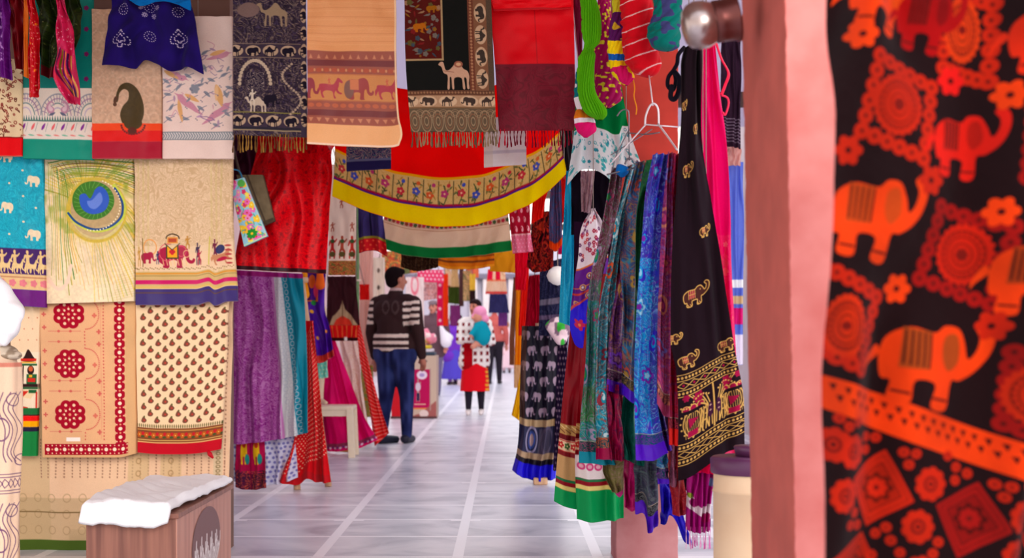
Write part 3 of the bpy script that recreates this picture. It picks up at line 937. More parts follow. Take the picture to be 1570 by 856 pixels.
# blue crescent sweep on the right/bottom
c.line([(36, 88), (50, 104), (76, 116), (102, 112), (120, 96), (123, 76), (116, 58), (108, 46)], 5.5, (196, 206, 70), True)
c.line([(36, 88), (50, 103), (76, 114), (101, 110), (118, 95), (121, 76), (115, 60), (109, 50)], 3.4, (30, 70, 130), True)
c.ell(cx - 1, cy - 9, 33, 30, (60, 120, 34)); c.mottle(3, .08, 9)
for k in range(26):
    a = k * .245
    c.line([(cx + 20 * math.cos(a), cy - 9 + 20 * math.sin(a)), (cx + 31 * math.cos(a + .15), cy - 9 + 29 * math.sin(a + .15))], 1.2, (100, 160, 60), a=.8)
BL = (44, 88, 190)
c.poly([(cx - 22, cy - 16), (cx - 13, cy - 20), (cx - 5, cy - 12), (cx + 1, cy - 22), (cx + 3, cy - 26), (cx + 11, cy - 31), (cx + 20, cy - 24), (cx + 24, cy - 10), (cx + 18, cy + 6), (cx + 4, cy + 12), (cx - 10, cy + 10), (cx - 20, cy)], BL, True)
c.poly([(cx - 10, cy - 8), (cx - 2, cy - 10), (cx + 10, cy - 22), (cx + 14, cy - 8), (cx + 4, cy + 4), (cx - 6, cy + 2)], (100, 130, 214), True, a=.6)
for i in range(26):
    a = -1.2 + i * .12
    c.ell(cx + 41 * math.cos(a), cy - 2 + 40 * math.sin(a), 1.1, 1.1, (250, 236, 200))
c.line([(4, 190), (20, 206), (34, 196), (40, 170)], 6, (240, 206, 180), True, a=.6)
for i in range(26):
    c.line([(137, 120 + i * 4), (128 - i, 126 + i * 4)], .8, (200, 190, 100), a=.5)
cloth('folded_saree', c, [(243, 68), (465, 70)], [(243, 203), (465, 206)], 240, [(68, 466), (206, 462)], D2, folds=[(.005, 1.1, .3, .15)], thick=.035, mat=SILK,
      label='cream folded saree printed with a huge blue and green peacock feather eye', cat='saree', group=ROWM, cord=True)
# B3 beige saree with decorated elephant
c = Canvas(156, 232, (228, 196, 158), q=1.3)
c.jaal([(196, 160, 116), (206, 170, 128)], 9, 5, y1=140, wd=.34, a=.75)
for x in (4, 12, 20, 122, 130, 138): c.vband(x, x + 3, (206, 186, 110), .35)
c.band(150, 176, (232, 196, 158))
for i in range(60): c.ell((i * 2.7) % 156, 174 + (i % 3), .8, .8, (120, 90, 40))
CRM = (168, 16, 60)
c.shape(ELE, 62, 156, 58, 44, CRM); c.ell(74, 148, 8, 9, (206, 60, 90), ring=1.5)
for k in range(7): c.line([(44 + k * 6, 160), (46 + k * 6, 170)], 1.2, (238, 190, 130))
c.ell(52, 150, 14, 14, (214, 90, 100), ring=1.4); c.ell(82, 152, 5, 6, (236, 190, 130), ring=1)
c.rect(50, 138, 70, 160, (46, 60, 30)); c.rect(52, 140, 68, 158, (240, 160, 20)); c.flower(60, 149, 5, (200, 30, 40), 4)
c.poly([(50, 138), (70, 138), (60, 146)], (226, 196, 150)); c.line([(48, 136), (60, 146), (72, 136)], 1.2, (60, 50, 30))
c.rect(52, 126, 69, 136, (224, 150, 60)); c.line([(50, 128), (52, 124), (60, 121), (69, 124), (71, 128)], 1.8, (60, 40, 20), True); c.rect(54, 128, 67, 134, (180, 70, 40))
c.shape(MAN, 84, 134, 14, 20, (186, 130, 50)); c.shape(MAN, 100, 152, 12, 34, (60, 40, 70)); c.shape(MAN, 102, 158, 12, 24, (170, 30, 60))
c.ell(24, 142, 11, 13, (230, 150, 70), ring=1.4); c.shape(ELE, 20, 158, 24, 22, CRM); c.shape(MAN, 36, 158, 9, 20, (50, 40, 90))
c.line([(12, 128), (12, 172)], 1.2, (110, 80, 30)); c.shape(MAN, 6, 156, 9, 30, (190, 140, 60)); c.line([(120, 128), (116, 172)], 1.4, (200, 190, 60))
c.shape(MAN, 128, 146, 14, 34, (110, 30, 60)); c.shape(HOR, 138, 158, 34, 26, (196, 130, 90)); c.ell(136, 146, 7, 7, (40, 40, 90)); c.ell(138, 162, 8, 3, (180, 20, 60))
for k in range(5): c.ell(148, 142 + k * 7, 5, 1.6, (180, 60, 60))
c.band(180, 204, (206, 172, 110)); c.band(182, 184, (216, 140, 30)); c.band(186, 187, (150, 120, 50))
c.band(193, 199.5, (200, 14, 96)); c.band(203, 206, (216, 180, 90)); c.band(207, 232, (60, 44, 110)); c.band(212, 214, (90, 60, 60))
cloth('folded_saree', c, [(240, 206), (470, 207)], [(240, 355), (380, 357), (440, 362), (470, 363)], 240, [(206, 468), (300, 468), (320, 463), (330, 469), (345, 463), (363, 462)], D2 - .03,
      folds=[(.006, 1.0, .1, .1), (.008, 3.0, .2, .1, 1, 1)], thick=.04, mat=SILK,
      label='beige folded saree with crimson ceremonial elephant above pink and navy bands', cat='saree', group=ROWM, cord=True)

# ================================================================ LEFT DISPLAY, BOTTOM ROW
D3 = 6.69
ROWB = 'folded cloths in the bottom row of the left display'
# C1 narrow
c = Canvas(46, 238, (238, 206, 168))
c.dots(14, 17, 1, (206, 120, 90), y1=70)
c.band(78, 166, (240, 218, 188))
R_, G_, Y_, K_ = (206, 40, 30), (34, 92, 50), (232, 170, 40), (50, 24, 24)
c.poly([(28, 74), (22, 84), (18, 92), (40, 92), (36, 84)], K_, True); c.rect(16, 88, 42, 92, R_); c.rect(16, 93, 42, 95, Y_); c.rect(14, 96, 44, 99, G_)
c.rect(14, 99, 18, 128, R_); c.rect(19, 99, 21, 128, K_); c.ell(33, 106, 6, 7, K_); c.ell(33, 104, 4, 4, (200, 90, 50)); c.rect(26, 112, 44, 128, G_); c.rect(28, 118, 42, 124, R_); c.rect(30, 113, 36, 117, Y_)
c.rect(12, 127, 46, 132, K_); c.rect(12, 132, 46, 135, G_); c.poly([(12, 136), (46, 136), (34, 150), (22, 148)], (236, 206, 160)); c.poly([(14, 138), (30, 138), (20, 148)], R_); c.rect(30, 136, 44, 141, G_)
c.line([(14, 140), (18, 154), (20, 164)], 2.6, R_, True); c.line([(18, 162), (28, 164)], 2.4, R_); c.line([(44, 140), (44, 164)], 2.4, R_)
c.band(164, 174, (30, 110, 56)); c.band(174, 176, K_); c.band(176, 184, (236, 20, 20)); c.band(184, 193, (250, 170, 0)); c.band(193, 200, (40, 34, 60)); c.band(200, 238, (26, 130, 62))
cloth('folded_saree', c, 16, [(466, 62), (700, 55)], 462, 700, D3 - .02, folds=[(.005, .8, .1, .1)], thick=.03,
      label='narrow cream folded saree with palanquin print and striped green end', cat='saree', group=ROWB, cord=True)
# C2 red flowers
c = Canvas(146, 242, (226, 172, 126), q=1.35)
c.vband(128, 146, (216, 168, 118)); c.mottle(30, .05, 6)
DR = (164, 6, 36); SP = (240, 200, 160); TH = (206, 96, 84)
def bigflower(x, y):
    for i in range(8):
        a = i * math.pi / 4 + .39
        c.ell(x + 16 * math.cos(a), y + 14.5 * math.sin(a), 9, 8.6, DR)
    c.ell(x, y, 15, 14, DR)
    for i in range(8):
        a = i * math.pi / 4 + .39
        c.ell(x + 17 * math.cos(a), y + 15.5 * math.sin(a), 2.5, 2.4, SP)
        c.ell(x + 9 * math.cos(a + .4), y + 8 * math.sin(a + .4), 1.8, 1.8, SP)
        c.ell(x + 12 * math.cos(a + .4), y + 11 * math.sin(a + .4), .8, .8, (230, 120, 90))
    c.ell(x, y, 2.2, 2.2, (238, 150, 110))
for fy in (22, 98, 176):
    bigflower(44, fy)
    for i in range(26):
        a = -math.pi / 2 + math.pi * i / 25
        c.ell(70 + 20 * math.cos(a), fy + 23 * math.sin(a), 1.2, .9, TH)
    c.flower(83, fy + 2, 4, (214, 110, 90), 4, .5)
    for yy in (fy + 26, fy + 42):
        if yy < 212:
            c.line([(12, yy), (62, yy)], .7, TH); c.ell(28, yy, 2.2, 2, TH); c.ell(46, yy, 2.2, 2, TH); c.flower(90, yy + (4 if yy == fy + 42 else 1), 4, TH, 4, .6)
    for k in (-20, 0, 20): c.flower(6, fy + k, 3.6, TH, 4, .6)
for y in range(4, 216, 5):
    c.ell(97, y, 1.2, 1.3, TH)
    if not any(abs(y - fy) < 24 for fy in (22, 98, 176)): c.ell(68, y, 1.1, 1.2, TH)
c.rect(92.5, 0, 93.2, 214, (220, 140, 110))
def bborder(x0, y0, x1, y1, vert):
    c.rect(x0, y0, x1, y1, DR)
    if vert:
        y = y0 + 5
        while y < y1:
            c.ell((x0 + x1) / 2, y, 3.0, 2.8, (246, 222, 190)); c.ell((x0 + x1) / 2, y + 6.5, 1.5, 1.4, (236, 150, 110))
            c.ell(x0, y + 6.5, 1.6, 3, (226, 172, 126)); c.ell(x1, y + 6.5, 1.6, 3, (226, 172, 126))
            c.ell(x0 + 2.5, y + 6.5, 1.1, 1.1, SP); c.ell(x1 - 2.5, y + 6.5, 1.1, 1.1, SP); y += 13
    else:
        x = x0 + 5
        while x < x1:
            c.ell(x, (y0 + y1) / 2, 2.9, 2.9, (246, 222, 190)); c.ell(x + 6.5, (y0 + y1) / 2, 1.5, 1.4, (236, 150, 110))
            for yy in (y0 + 2.5, y1 - 2.5): c.ell(x + 6.5, yy, 1.2, 1.2, SP); c.ell(x, yy, .9, .9, SP)
            x += 13
bborder(114, -2, 130, 226, True); bborder(4, 221, 134, 238, False)
c.band(238, 242, (216, 168, 118)); c.rect(134, 222, 146, 242, (216, 168, 118))
c.rect(38, 211, 60, 217, (246, 232, 220))
cloth('folded_cloth', c, [(462, 61), (702, 65)], [(462, 207), (702, 208)], 460, [(61, 702), (180, 702), (208, 696)], D3 - .03, folds=[(.004, 1.0, .0, .1)], thick=.04,
      label='orange beige folded cloth with three dotted red flowers and red border', cat='cloth', group=ROWB, cord=True)
# C3 paisley buti
c = Canvas(140, 236, (240, 206, 164), q=1.35)
def buti(cv, x, y):
    cv.poly([(x - 4.8, y + 2.4), (x - 3, y - 2.4), (x + .6, y - 6), (x + 1.6, y - 2.6), (x + 4.8, y + 1), (x + 2, y + 4.6), (x - 2.8, y + 4.8)], (122, 72, 56), True)
    cv.ell(x + .4, y - 4.2, 1.3, 1.5, (90, 96, 50)); cv.ell(x + .3, y + 1.2, 1.4, 1.4, (196, 60, 50))
c.dots(22.6, 9.9, 1, None, fn=buti, y1=188, jit=.5)
for i in range(40): c.ell(i * 3.6, 193, 1, 2.8, (96, 90, 50))
c.band(196, 219, (130, 70, 40)); c.band(198.5, 199.8, (206, 150, 80)); c.band(214, 215.5, (206, 160, 90))
for i in range(12):
    x = i * 12 + 4
    c.flower(x, 207, 4.5, (190, 90, 30), 6); c.flower(x + 6, 205, 3, (196, 30, 40), 5); c.ell(x + 5, 210, 3, 1.6, (70, 80, 40)); c.ell(x, 207, 1, 1, (240, 190, 90))
c.band(219, 236, (190, 14, 34)); c.band(217.5, 219, (230, 180, 110))
e = cloth('folded_cloth', c, [(462, 208), (697, 211)], [(462, 349), (600, 343), (690, 337)], 462, [(208, 694), (250, 697), (300, 696), (340, 689)], D3 - .05,
      folds=[(.006, 1.4, .3, .1)], thick=.04,
      label='cream folded cloth with rows of small brown paisleys and red hem', cat='cloth', group=ROWB, cord=True)
tube('tassel', [P(319, 692, D3 - .06), P(322, 697, D3 - .07), P(327, 703, D3 - .07)], [.006, .012, .004], SILK, e, col=(190, 14, 34))
# C4 dotted backdrop sheet
c = Canvas(340, 420, (232, 192, 156), q=.9)
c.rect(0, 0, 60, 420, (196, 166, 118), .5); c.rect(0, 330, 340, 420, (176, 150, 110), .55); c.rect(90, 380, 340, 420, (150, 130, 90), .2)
for x in range(45, 335, 12):
    for y in range(236, 300, 5): c.ell(x, y, 1, 1.4, (146, 100, 80))
for x0_ in (182, 232):
    c.rect(x0_, 0, x0_ + 32, 310, (206, 176, 126), .6)
    for y in range(10, 320, 20): c.ell(x0_ + 16, y, 4, 5, (166, 130, 86), ring=1.2)
c.rect(316, 0, 330, 330, (206, 186, 150), .7)
for y in range(0, 420, 7): c.ell(323, y, 3.6, 2.8, (130, 110, 70), ring=1.2); c.ell(333, y, .9, 1.3, (140, 90, 70))
for y in range(330, 420, 26):
    for x in range(14, 330, 24): c.ell(x, y, 6, 7, (150, 124, 84), ring=1.1, a=.6)
c.band(398, 420, (70, 92, 30))
c.band(352, 354, (120, 96, 60))
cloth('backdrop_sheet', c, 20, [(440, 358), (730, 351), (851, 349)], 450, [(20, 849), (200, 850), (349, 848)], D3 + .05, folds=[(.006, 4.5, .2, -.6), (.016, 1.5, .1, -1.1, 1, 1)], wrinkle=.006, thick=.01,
      cord=True, label='beige dotted sheet hanging to the floor behind the wooden box', cat='sheet')

# white cloth and printed wrap at the far left edge
root = empty('wrapped_bolster', P(-40, 930, 5.2), 'beige printed cloth wrapped pillar of stock at the lower left edge', 'cloth roll')
c = Canvas(90, 340, (240, 206, 176))
PR = (104, 66, 106)
for (y, s) in ((40, 1), (190, 1)):
    for k in range(4):
        c.line([(90 - 10 - 8 * k, y), (90 - 24 - 5 * k, y + 22), (90 - 8 - 8 * k, y + 50), (90 - 22 - 4 * k, y + 80), (90 - 10 - 7 * k, y + 94)], 1.1, PR, True)
    c.ell(68, y + 10, 9, 9, PR, ring=1.2); c.ell(80, y + 92, 10, 8, PR, ring=1.2); c.ell(54, y + 50, 9, 16, PR, ring=1.1)
for y in (150, 154, 172, 176): c.band(y, y + 1.1, PR)
for x in range(2, 90, 7): c.poly([(x, 157), (x + 5, 163), (x, 169), (x - 3, 163)], PR, line=1.0)
c.band(0, 6, (210, 130, 110))
nu, nv = c.nu, c.nv
th = np.linspace(math.pi * 1.02, math.pi * 2.1, nu)[None, :]
zz = np.linspace(0, 1, nv)[:, None]
cxw = (-8 - VX) * 5.2 / F; rad = 36 * 5.2 / F
zt = CH + (VY - 556) * 5.2 / F; zb = CH + (VY - 940) * 5.2 / F
rr = rad * (1 + .06 * np.sin(zz * 7) + .03 * np.sin(th * 9 + zz * 4))
V = np.stack([cxw + rr * np.cos(th), 5.22 + rr * np.sin(th), (zt + (zb - zt) * zz) * np.ones_like(th)], -1).reshape(-1, 3)
idx = np.arange(nu * nv).reshape(nv, nu)
Q = np.stack([idx[:-1, :-1], idx[1:, :-1], idx[1:, 1:], idx[:-1, 1:]], -1).reshape(-1, 4)
link('wrap', mesh_np('wrap', V, Q, lin(np.clip(c.img, 0, 1)).reshape(-1, 3)), COTTON, root)
blob('core', [('c', (cxw, 5.23, zb + .05), (cxw, 5.23, zt - .01), rad * .9, rad * .88)], COTTON, root, voxel=.02, col=(226, 196, 170))
blob('embroidered_bundle', [('e', P(-2, 541, 5.25), (.075, .07, .035)), ('e', P(14, 545, 5.22), (.05, .05, .022))], COTTON, None, voxel=.008,
     col=lambda co: np.where((vnoise(co[:, 0] * 400 + 999, co[:, 2] * 400, 6, 3) > .5)[:, None], (150, 130, 110), (206, 190, 170)))
tag(bpy.data.objects[-1] if False else COL.objects[-1], 'small grey brown embroidered bundle under the white cloth at left edge', 'cloth bundle')
def wj(co):
    n = np.array([mnoise.noise(Vector((x * 14, y * 14, z * 14))) for x, y, z in co]); co = co.copy(); co[:, 1] += n * .015; co[:, 0] += n * .008; return co
blob('white_cloth', [('e', P(-12, 470, 5.2), (.09, .06, .12)), ('c', P(-14, 425, 5.22), P(20, 480, 5.2), .03, .05), ('c', P(20, 480, 5.18), P(34, 486, 5.18), .045, .012), ('c', P(14, 500, 5.18), P(6, 524, 5.18), .05, .02), ('c', P(-30, 440, 5.2), P(-10, 510, 5.2), .08, .06)], COTTON, None, voxel=.008, jitter=wj,
     col=(242, 240, 244))
tag(COL.objects[-1], 'crumpled bright white cloth at the far left edge', 'cloth')

# ================================================================ WOODEN BOX WITH WHITE CLOTH
def wood_mat(name, c1, c2):
    m = solid(name, c1, rough=.45, noise_scale=14, c2=c2, bump=.05, stretch=(3.0, 3.0, .12)); return m
WB = wood_mat('walnut_laminate', (150, 98, 82), (112, 68, 58))
WBR = wood_mat('lit_side_laminate', (196, 140, 122), (166, 110, 96))  # paler copy of the walnut, light on the side painted in
X0, X1, Y0, Y1 = -1.605, -1.262, 5.24, 6.28
root = empty('wooden_box', ((X0 + X1) / 2, (Y0 + Y1) / 2, 0), 'low walnut laminate box with white cloth on top and oval sticker', 'box')
ZT = .375
boxes('body', [(X0, Y0, .0, X1, Y1, ZT - .02)], WB, root, bevel=.003)
boxes('lit_side_panel', [(X1 - .001, Y0 + .004, .002, X1 + .004, Y1 - .004, ZT - .02)], WBR, root)
boxes('top', [(X0 - .012, Y0 - .012, ZT - .02, X1 + .014, Y1 + .012, ZT)], WB, root, bevel=.003)
# oval scene sticker on the side (dark sky with pale trees)
c = Canvas(200, 120, (120, 84, 84), q=1)
for k in range(22):
    x = 8 + k * 9; hgt = 40 + 34 * math.sin(k * .8) ** 2
    c.line([(x, 120), (x + 3, 120 - hgt)], 5, (236, 228, 228)); c.line([(x + 2, 110 - hgt * .5), (x + 8, 112 - hgt * .7)], 3, (226, 216, 216))
nu, nv = c.nu, c.nv
uu = np.linspace(-1, 1, nu)[None, :].repeat(nv, 0); vv = np.linspace(-1, 1, nv)[:, None].repeat(nu, 1)
ex, ey = uu * np.sqrt(1 - vv * vv / 2), vv * np.sqrt(1 - uu * uu / 2)
V = np.stack([np.full_like(uu, X1 + .006), 5.76 + ex * .27, .185 - ey * .15], -1).reshape(-1, 3)
idx = np.arange(nu * nv).reshape(nv, nu)
Q = np.stack([idx[:-1, :-1], idx[1:, :-1], idx[1:, 1:], idx[:-1, 1:]], -1).reshape(-1, 4)
st = link('sticker', mesh_np('sticker', V, Q, lin(np.clip(c.img, 0, 1)).reshape(-1, 3)), SILK, root); st['label'] = 'oval sticker with pale tree scene'
# crumpled white cloth: a slab of folded cotton lying on the box and hanging over its front
def slab(name, x0, x1, y0, y1, zf, thick, edgef, mat, col, n=150, m=200):
    V = []; Q = []
    for side in (0, 1):
        for j in range(m + 1):
            for i in range(n + 1):
                u = i / n; v = j / m
                x = x0 + (x1 - x0) * u; y = y0 + (y1 - y0) * v
                x, y = edgef(x, y, u, v)
                e_ = min(u, 1 - u, v, 1 - v); prof = min(1, e_ / .06) ** .5
                z = zf(x, y, u, v)
                V.append((x, y, z + (thick * prof if side else 0)))
    k = (n + 1) * (m + 1)
    for j in range(m):
        for i in range(n):
            a = j * (n + 1) + i
            Q.append((a, a + n + 1, a + n + 2, a + 1)); a += k
            Q.append((a, a + 1, a + n + 2, a + n + 1))
    # sew both layers at the rim
    V = np.array(V); bm = bmesh.new()
    vs = [bm.verts.new(p) for p in V]
    for q in Q: bm.faces.new([vs[i] for i in q])
    bmesh.ops.remove_doubles(bm, verts=bm.verts, dist=.0006)
    bmesh.ops.recalc_face_normals(bm, faces=bm.faces)
    me = bpy.data.meshes.new(name); bm.to_mesh(me); bm.free()
    for p in me.polygons: p.use_smooth = True
    ca = me.color_attributes.new('Col', 'FLOAT_COLOR', 'POINT')
    a = np.ones((len(me.vertices), 4), dtype=np.float32); a[:, :3] = lin(col); ca.data.foreach_set('color', a.ravel())
    return link(name, me, mat)
def wz(x, y, u, v):
    n1 = mnoise.noise(Vector((x * 7, y * 4, 1.3))); n2 = mnoise.noise(Vector((x * 17 + y * 9, y * 5, 7.7)))
    z = ZT + .003 + .012 * (1 + n1) + .010 * abs(n2)
    ov = max(0, (Y0 - .012) - y)
    z -= ov * 1.1 + (.010 if ov > 0 else 0)
    return z
def we(x, y, u, v):
    x += .03 * (v - .5) * 0 + .012 * mnoise.noise(Vector((y * 6, 2.2, 0))) + (.05 * (1 - v) if u > .5 else 0) * (u - .5) * -1.6
    y += .02 * mnoise.noise(Vector((x * 8, 5.1, 0))) - .02 * math.sin(u * 3.1) * (1 - v)
    x -= .04 * (1 - u) * math.sin(v * 3.14) * .3
    return x, y
o = slab('white_cloth', X0 - .02, X1 + .02, Y0 - .04, Y1 - .02, wz, .035, we, COTTON, (240, 238, 242))
tag(o, 'rumpled white cotton cloth lying on the walnut box', 'cloth')
# ================================================================ TOP CENTRE SHAWLS (distance 6.3 m)
D4 = 6.32
GS = 'shawls hanging in a row over the passage'
# E1 dark navy jamawar shawl
c = Canvas(113, 222, (52, 40, 52), q=1.4)
c.jaal([(92, 76, 78), (70, 56, 84), (130, 110, 96)], 13, 21, wd=.28, a=.8)
c.jaal([(34, 26, 40)], 8, 5, wd=.4, a=.7)
BG = (176, 148, 122); DK = (30, 24, 36)
def arow(cv, y, s, kinds, dx, x0=0, bg=BG, fg=DK, h=17):
    for i in range(9):
        x = x0 + i * dx
        if x > cv.w + dx: break
        cv.ell(x, y, dx * .44, h * .52, bg); cv.shape(kinds[i % len(kinds)], x, y + 1, s, s * .82, fg, flip=(i % 2 == 0))
c.band(78, 98, (60, 48, 62)); arow(c, 88, 21, [CAM, ELE], 27, 4)
c.band(188, 208, (60, 48, 62)); arow(c, 198, 21, [CAM, ELE], 27, 8)
c.band(76, 77.5, (120, 100, 90)); c.band(98, 99.5, (120, 100, 90)); c.band(184, 186, (120, 110, 60)); c.band(208, 212, (44, 40, 50)); c.band(212, 214, (150, 130, 100))
c.vband(104, 113, (60, 50, 66))
for y in range(6, 222, 27): c.ell(109, y, 5, 11, BG); c.shape(ELE, 109, y, 14, 12, DK, rot=1.57)
for k in range(20):
    a = math.pi * k / 19
    c.ell(34 + 24 * math.cos(a), 140 - 36 * math.sin(a), 3, 3, (186, 164, 140), a=.8); c.ell(34 + 17 * math.cos(a), 142 - 28 * math.sin(a), 2, 2, (46, 36, 50))
for k in range(24):
    c.ell(90 - 14 * math.sin(k * .28), 108 + k * 3.4, 2, 2, (170, 146, 124), a=.8)
c.rect(22, 122, 48, 150, (40, 32, 50)); c.jaal([(150, 130, 120)], 6, 8, 22, 122, 48, 150, wd=.3)
c.shape(CAM, 36, 172, 36, 26, (190, 170, 150)); c.shape(MAN, 30, 162, 16, 26, (206, 190, 170)); c.shape(ELE, 58, 166, 24, 24, DK)
c.shape(CAM, 62, 30, 52, 40, (150, 126, 100), a=.6); c.ell(24, 24, 18, 12, (120, 96, 90), a=.5)
e = cloth('shawl', c, 357, [(0, 469), (212, 471)], -8, [(357, 207), (471, 211)], D4, folds=[(.006, 1.5, .2, .1)], mat=WOOL,
      label='dark navy woven shawl with rows of camels and elephants and brown fringe', cat='shawl', group=GS)
fringe('fringe', 358, 471, 208, 234, D4, [(120, 84, 40), (90, 60, 34), (150, 110, 50)], e, 4.2)
c = Canvas(60, 30, (48, 38, 50)); c.jaal([(150, 126, 100), (80, 66, 90)], 9, 4, wd=.3)
# E2 peach scarf
c = Canvas(146, 236, (232, 160, 104), q=1.3)
for y in (8, 20, 34, 48, 60, 72): c.band(y, y + 1.6, (214, 136, 84), .45); c.band(y + 5, y + 6, (240, 176, 120), .5)
BR = (158, 86, 70); BR2 = (120, 58, 58)
c.band(88, 204, (196, 124, 80)); c.band(88, 102, BR); c.band(102, 112, BR2); c.band(112, 124, BR)
for i in range(12):
    x = 6 + i * 13
    c.poly([(x - 3, 100), (x, 93), (x + 3, 100)], (200, 130, 96)); c.ell(x, 118, 5, 3.6, (176, 84, 60)); c.ell(x + 6, 118, 1.6, 2.4, (206, 140, 96))
c.band(124, 166, (204, 134, 78)); c.band(124, 125.5, (190, 110, 70)); c.band(165, 167, (176, 100, 70))
def horse(x, f=False):
    c.shape(HOR, x, 146, 42, 36, (176, 64, 76), flip=f); c.shape(MAN, x - 2, 136, 8, 12, (200, 90, 70))
horse(38); horse(132)
c.shape(ELE, 82, 146, 46, 42, (160, 70, 68)); c.ell(68, 148, 8, 14, (130, 90, 80)); c.rect(70, 132, 84, 148, (206, 120, 80)); c.shape(ELE, -4, 146, 40, 40, (150, 60, 70))
c.band(167, 180, BR); c.band(180, 190, BR2); c.band(190, 203, BR)
for i in range(12):
    x = 6 + i * 13
    c.ell(x, 173, 5, 3.4, (190, 100, 70)); c.poly([(x - 4, 193), (x, 200), (x + 4, 193)], (200, 130, 96))
c.band(203, 236, (236, 172, 116)); c.band(233, 236, (240, 206, 180)); c.vband(143, 146, (244, 204, 160))
cloth('shawl', c, [(0, 471), (226, 471)], [(0, 607), (180, 612), (206, 617), (226, 611)], -8, [(471, 221), (540, 225), (600, 226), (617, 222)], D4 - .04, folds=[(.008, .9, .3, .2)], mat=SILK,
      label='peach silk shawl with woven band of red horses and elephants', cat='shawl', group=GS)
# E3 camel pashmina
c = Canvas(140, 212, (24, 24, 22), q=1.4)
c.rect(0, 0, 60, 100, (84, 24, 20)); c.rect(58, 0, 61, 102, (170, 140, 100)); c.rect(0, 99, 61, 102, (170, 140, 100))
rs = random.Random(31)
for k in range(60):
    x, y = rs.uniform(2, 55), rs.uniform(2, 95)
    cc = rs.choice([(130, 86, 30), (110, 100, 90), (60, 70, 80), (150, 110, 80), (120, 30, 30), (90, 80, 40)])
    rs.choice([lambda: c.flower(x, y, rs.uniform(2, 5), cc, 5), lambda: c.shape(LEAF, x, y, 10, 6, cc, rot=rs.uniform(0, 3)), lambda: c.shape(BIRD, x, y, 12, 9, cc)])()
c.shape(ELE, 24, 50, 24, 18, (176, 96, 20)); c.shape(ELE, 44, 22, 20, 14, (150, 90, 20))
c.vband(101, 140, (126, 84, 60)); c.vband(101, 110, (110, 60, 44))
for y in range(2, 212, 5): c.flower(105.5, y, 2, (170, 120, 86), 4)
c.vband(131, 140, (84, 68, 54))
for i, y in enumerate(range(28, 170, 34)):
    c.ell(121, y, 9.5, 15, (200, 164, 130)); c.shape(ELE if i % 2 == 0 else CAM, 121, y, 24, 17, (60, 50, 44), rot=1.5)
c.band(148, 184, (126, 84, 60)); c.band(148, 155, (96, 62, 46))
for x in range(2, 140, 5): c.flower(x, 151.5, 1.8, (150, 108, 78), 4)
c.band(156, 174, (176, 138, 106))
for i, x in enumerate((2, 32, 64, 98, 128)):
    c.ell(x, 165, 14.5, 8.5, (206, 172, 138)); c.shape(ELE if i % 2 else CAM, x, 165, 23, 16, (66, 52, 46), flip=True)
c.band(174, 212, (96, 80, 62)); c.band(174, 176, (130, 96, 66))
for k in range(8):
    x = 8 + k * 19
    for r in (9, 6.4, 3.8): c.ell(x, 196, r, r * 1.9, (156, 128, 98) if r != 6.4 else (130, 90, 66), ring=1.1)
    for r in (7, 4): c.ell(x + 9.5, 184, r, r * .9, (150, 120, 92), ring=1)
CMC = (196, 152, 124)
c.shape(CAM, 78, 124, 52, 46, CMC); c.ell(84, 108, 7, 5, (150, 90, 70)); c.ell(84, 108, 4, 2.6, (206, 160, 120)); c.line([(60, 118), (76, 120)], 1, (140, 90, 70))
c.jaal([(150, 110, 80)], 5, 3, 101, 0, 140, 148, wd=.12, a=.25)
e = cloth('shawl', c, [(0, 620), (100, 622), (202, 630)], [(0, 753), (100, 757), (202, 761)], -8, [(620, 202), (761, 202)], D4 - .05, folds=[(.006, 1.2, .2, .1)], mat=WOOL,
      label='black woven shawl with a pale camel and animal border', cat='shawl', group=GS)
fringe('fringe', 632, 762, 201, 226, D4 - .04, [(130, 110, 84), (100, 76, 60), (150, 124, 92)], e, 3.6)
# E4 red maroon scarf
c = Canvas(134, 212, (240, 0, 22), q=1.2)
c.vband(70, 72, (180, 4, 20), .5); c.mottle(60, .12, 3); c.band(108, 212, (118, 4, 34))
for x in range(0, 134, 2): c.line([(x, 108), (x, 212)], .7, (134, 18, 42), a=.5)
c.jaal([(126, 30, 44), (84, 6, 24)], 16, 13, y0=112, wd=.3, a=.5)
e = cloth('shawl', c, [(0, 750), (100, 759), (202, 765)], [(0, 879), (202, 884)], -8, [(750, 201), (884, 200)], D4 + .05, folds=[(.005, 1.1, .2, .1)], mat=SILK,
      label='scarlet shawl with wide dark maroon end and red fringe', cat='shawl', group=GS)
fringe('fringe', 766, 884, 200, 226, D4 + .05, [(140, 16, 40), (190, 30, 50), (110, 10, 30)], e, 5)
c = Canvas(130, 28, (240, 0, 20)); c.band(24, 28, (190, 6, 20))
cloth('fold_flap', c, [(0, 753), (17, 757)], [(0, 876), (17, 876)], -8, [(753, 17), (876, 14)], D4 - .02, folds=[(.004, 1.1, .2, .1)], mat=SILK, parent=e)
# E5 maroon strip with white hem beside the green bundle
c = Canvas(16, 118, (104, 6, 42)); c.vband(0, 2, (236, 200, 206))
cloth('scarf', c, [(0, 876), (112, 888)], [(0, 893), (112, 893)], -8, 110, D4 + .06, folds=[(.01, 1, .2, .1)],
      label='thin maroon scarf with white edge beside the green bundle', cat='scarf')
# rail the whole front row hangs from
ST = solid('rail_steel', (120, 110, 108), rough=.4, metal=.6)
o = tube('hanging_rail', [(-2.7, 6.52, 2.74), (.36, 6.42, 2.74)], .012, ST); tag(o, 'long steel rail above the frame that carries the hanging cloths', 'rail')
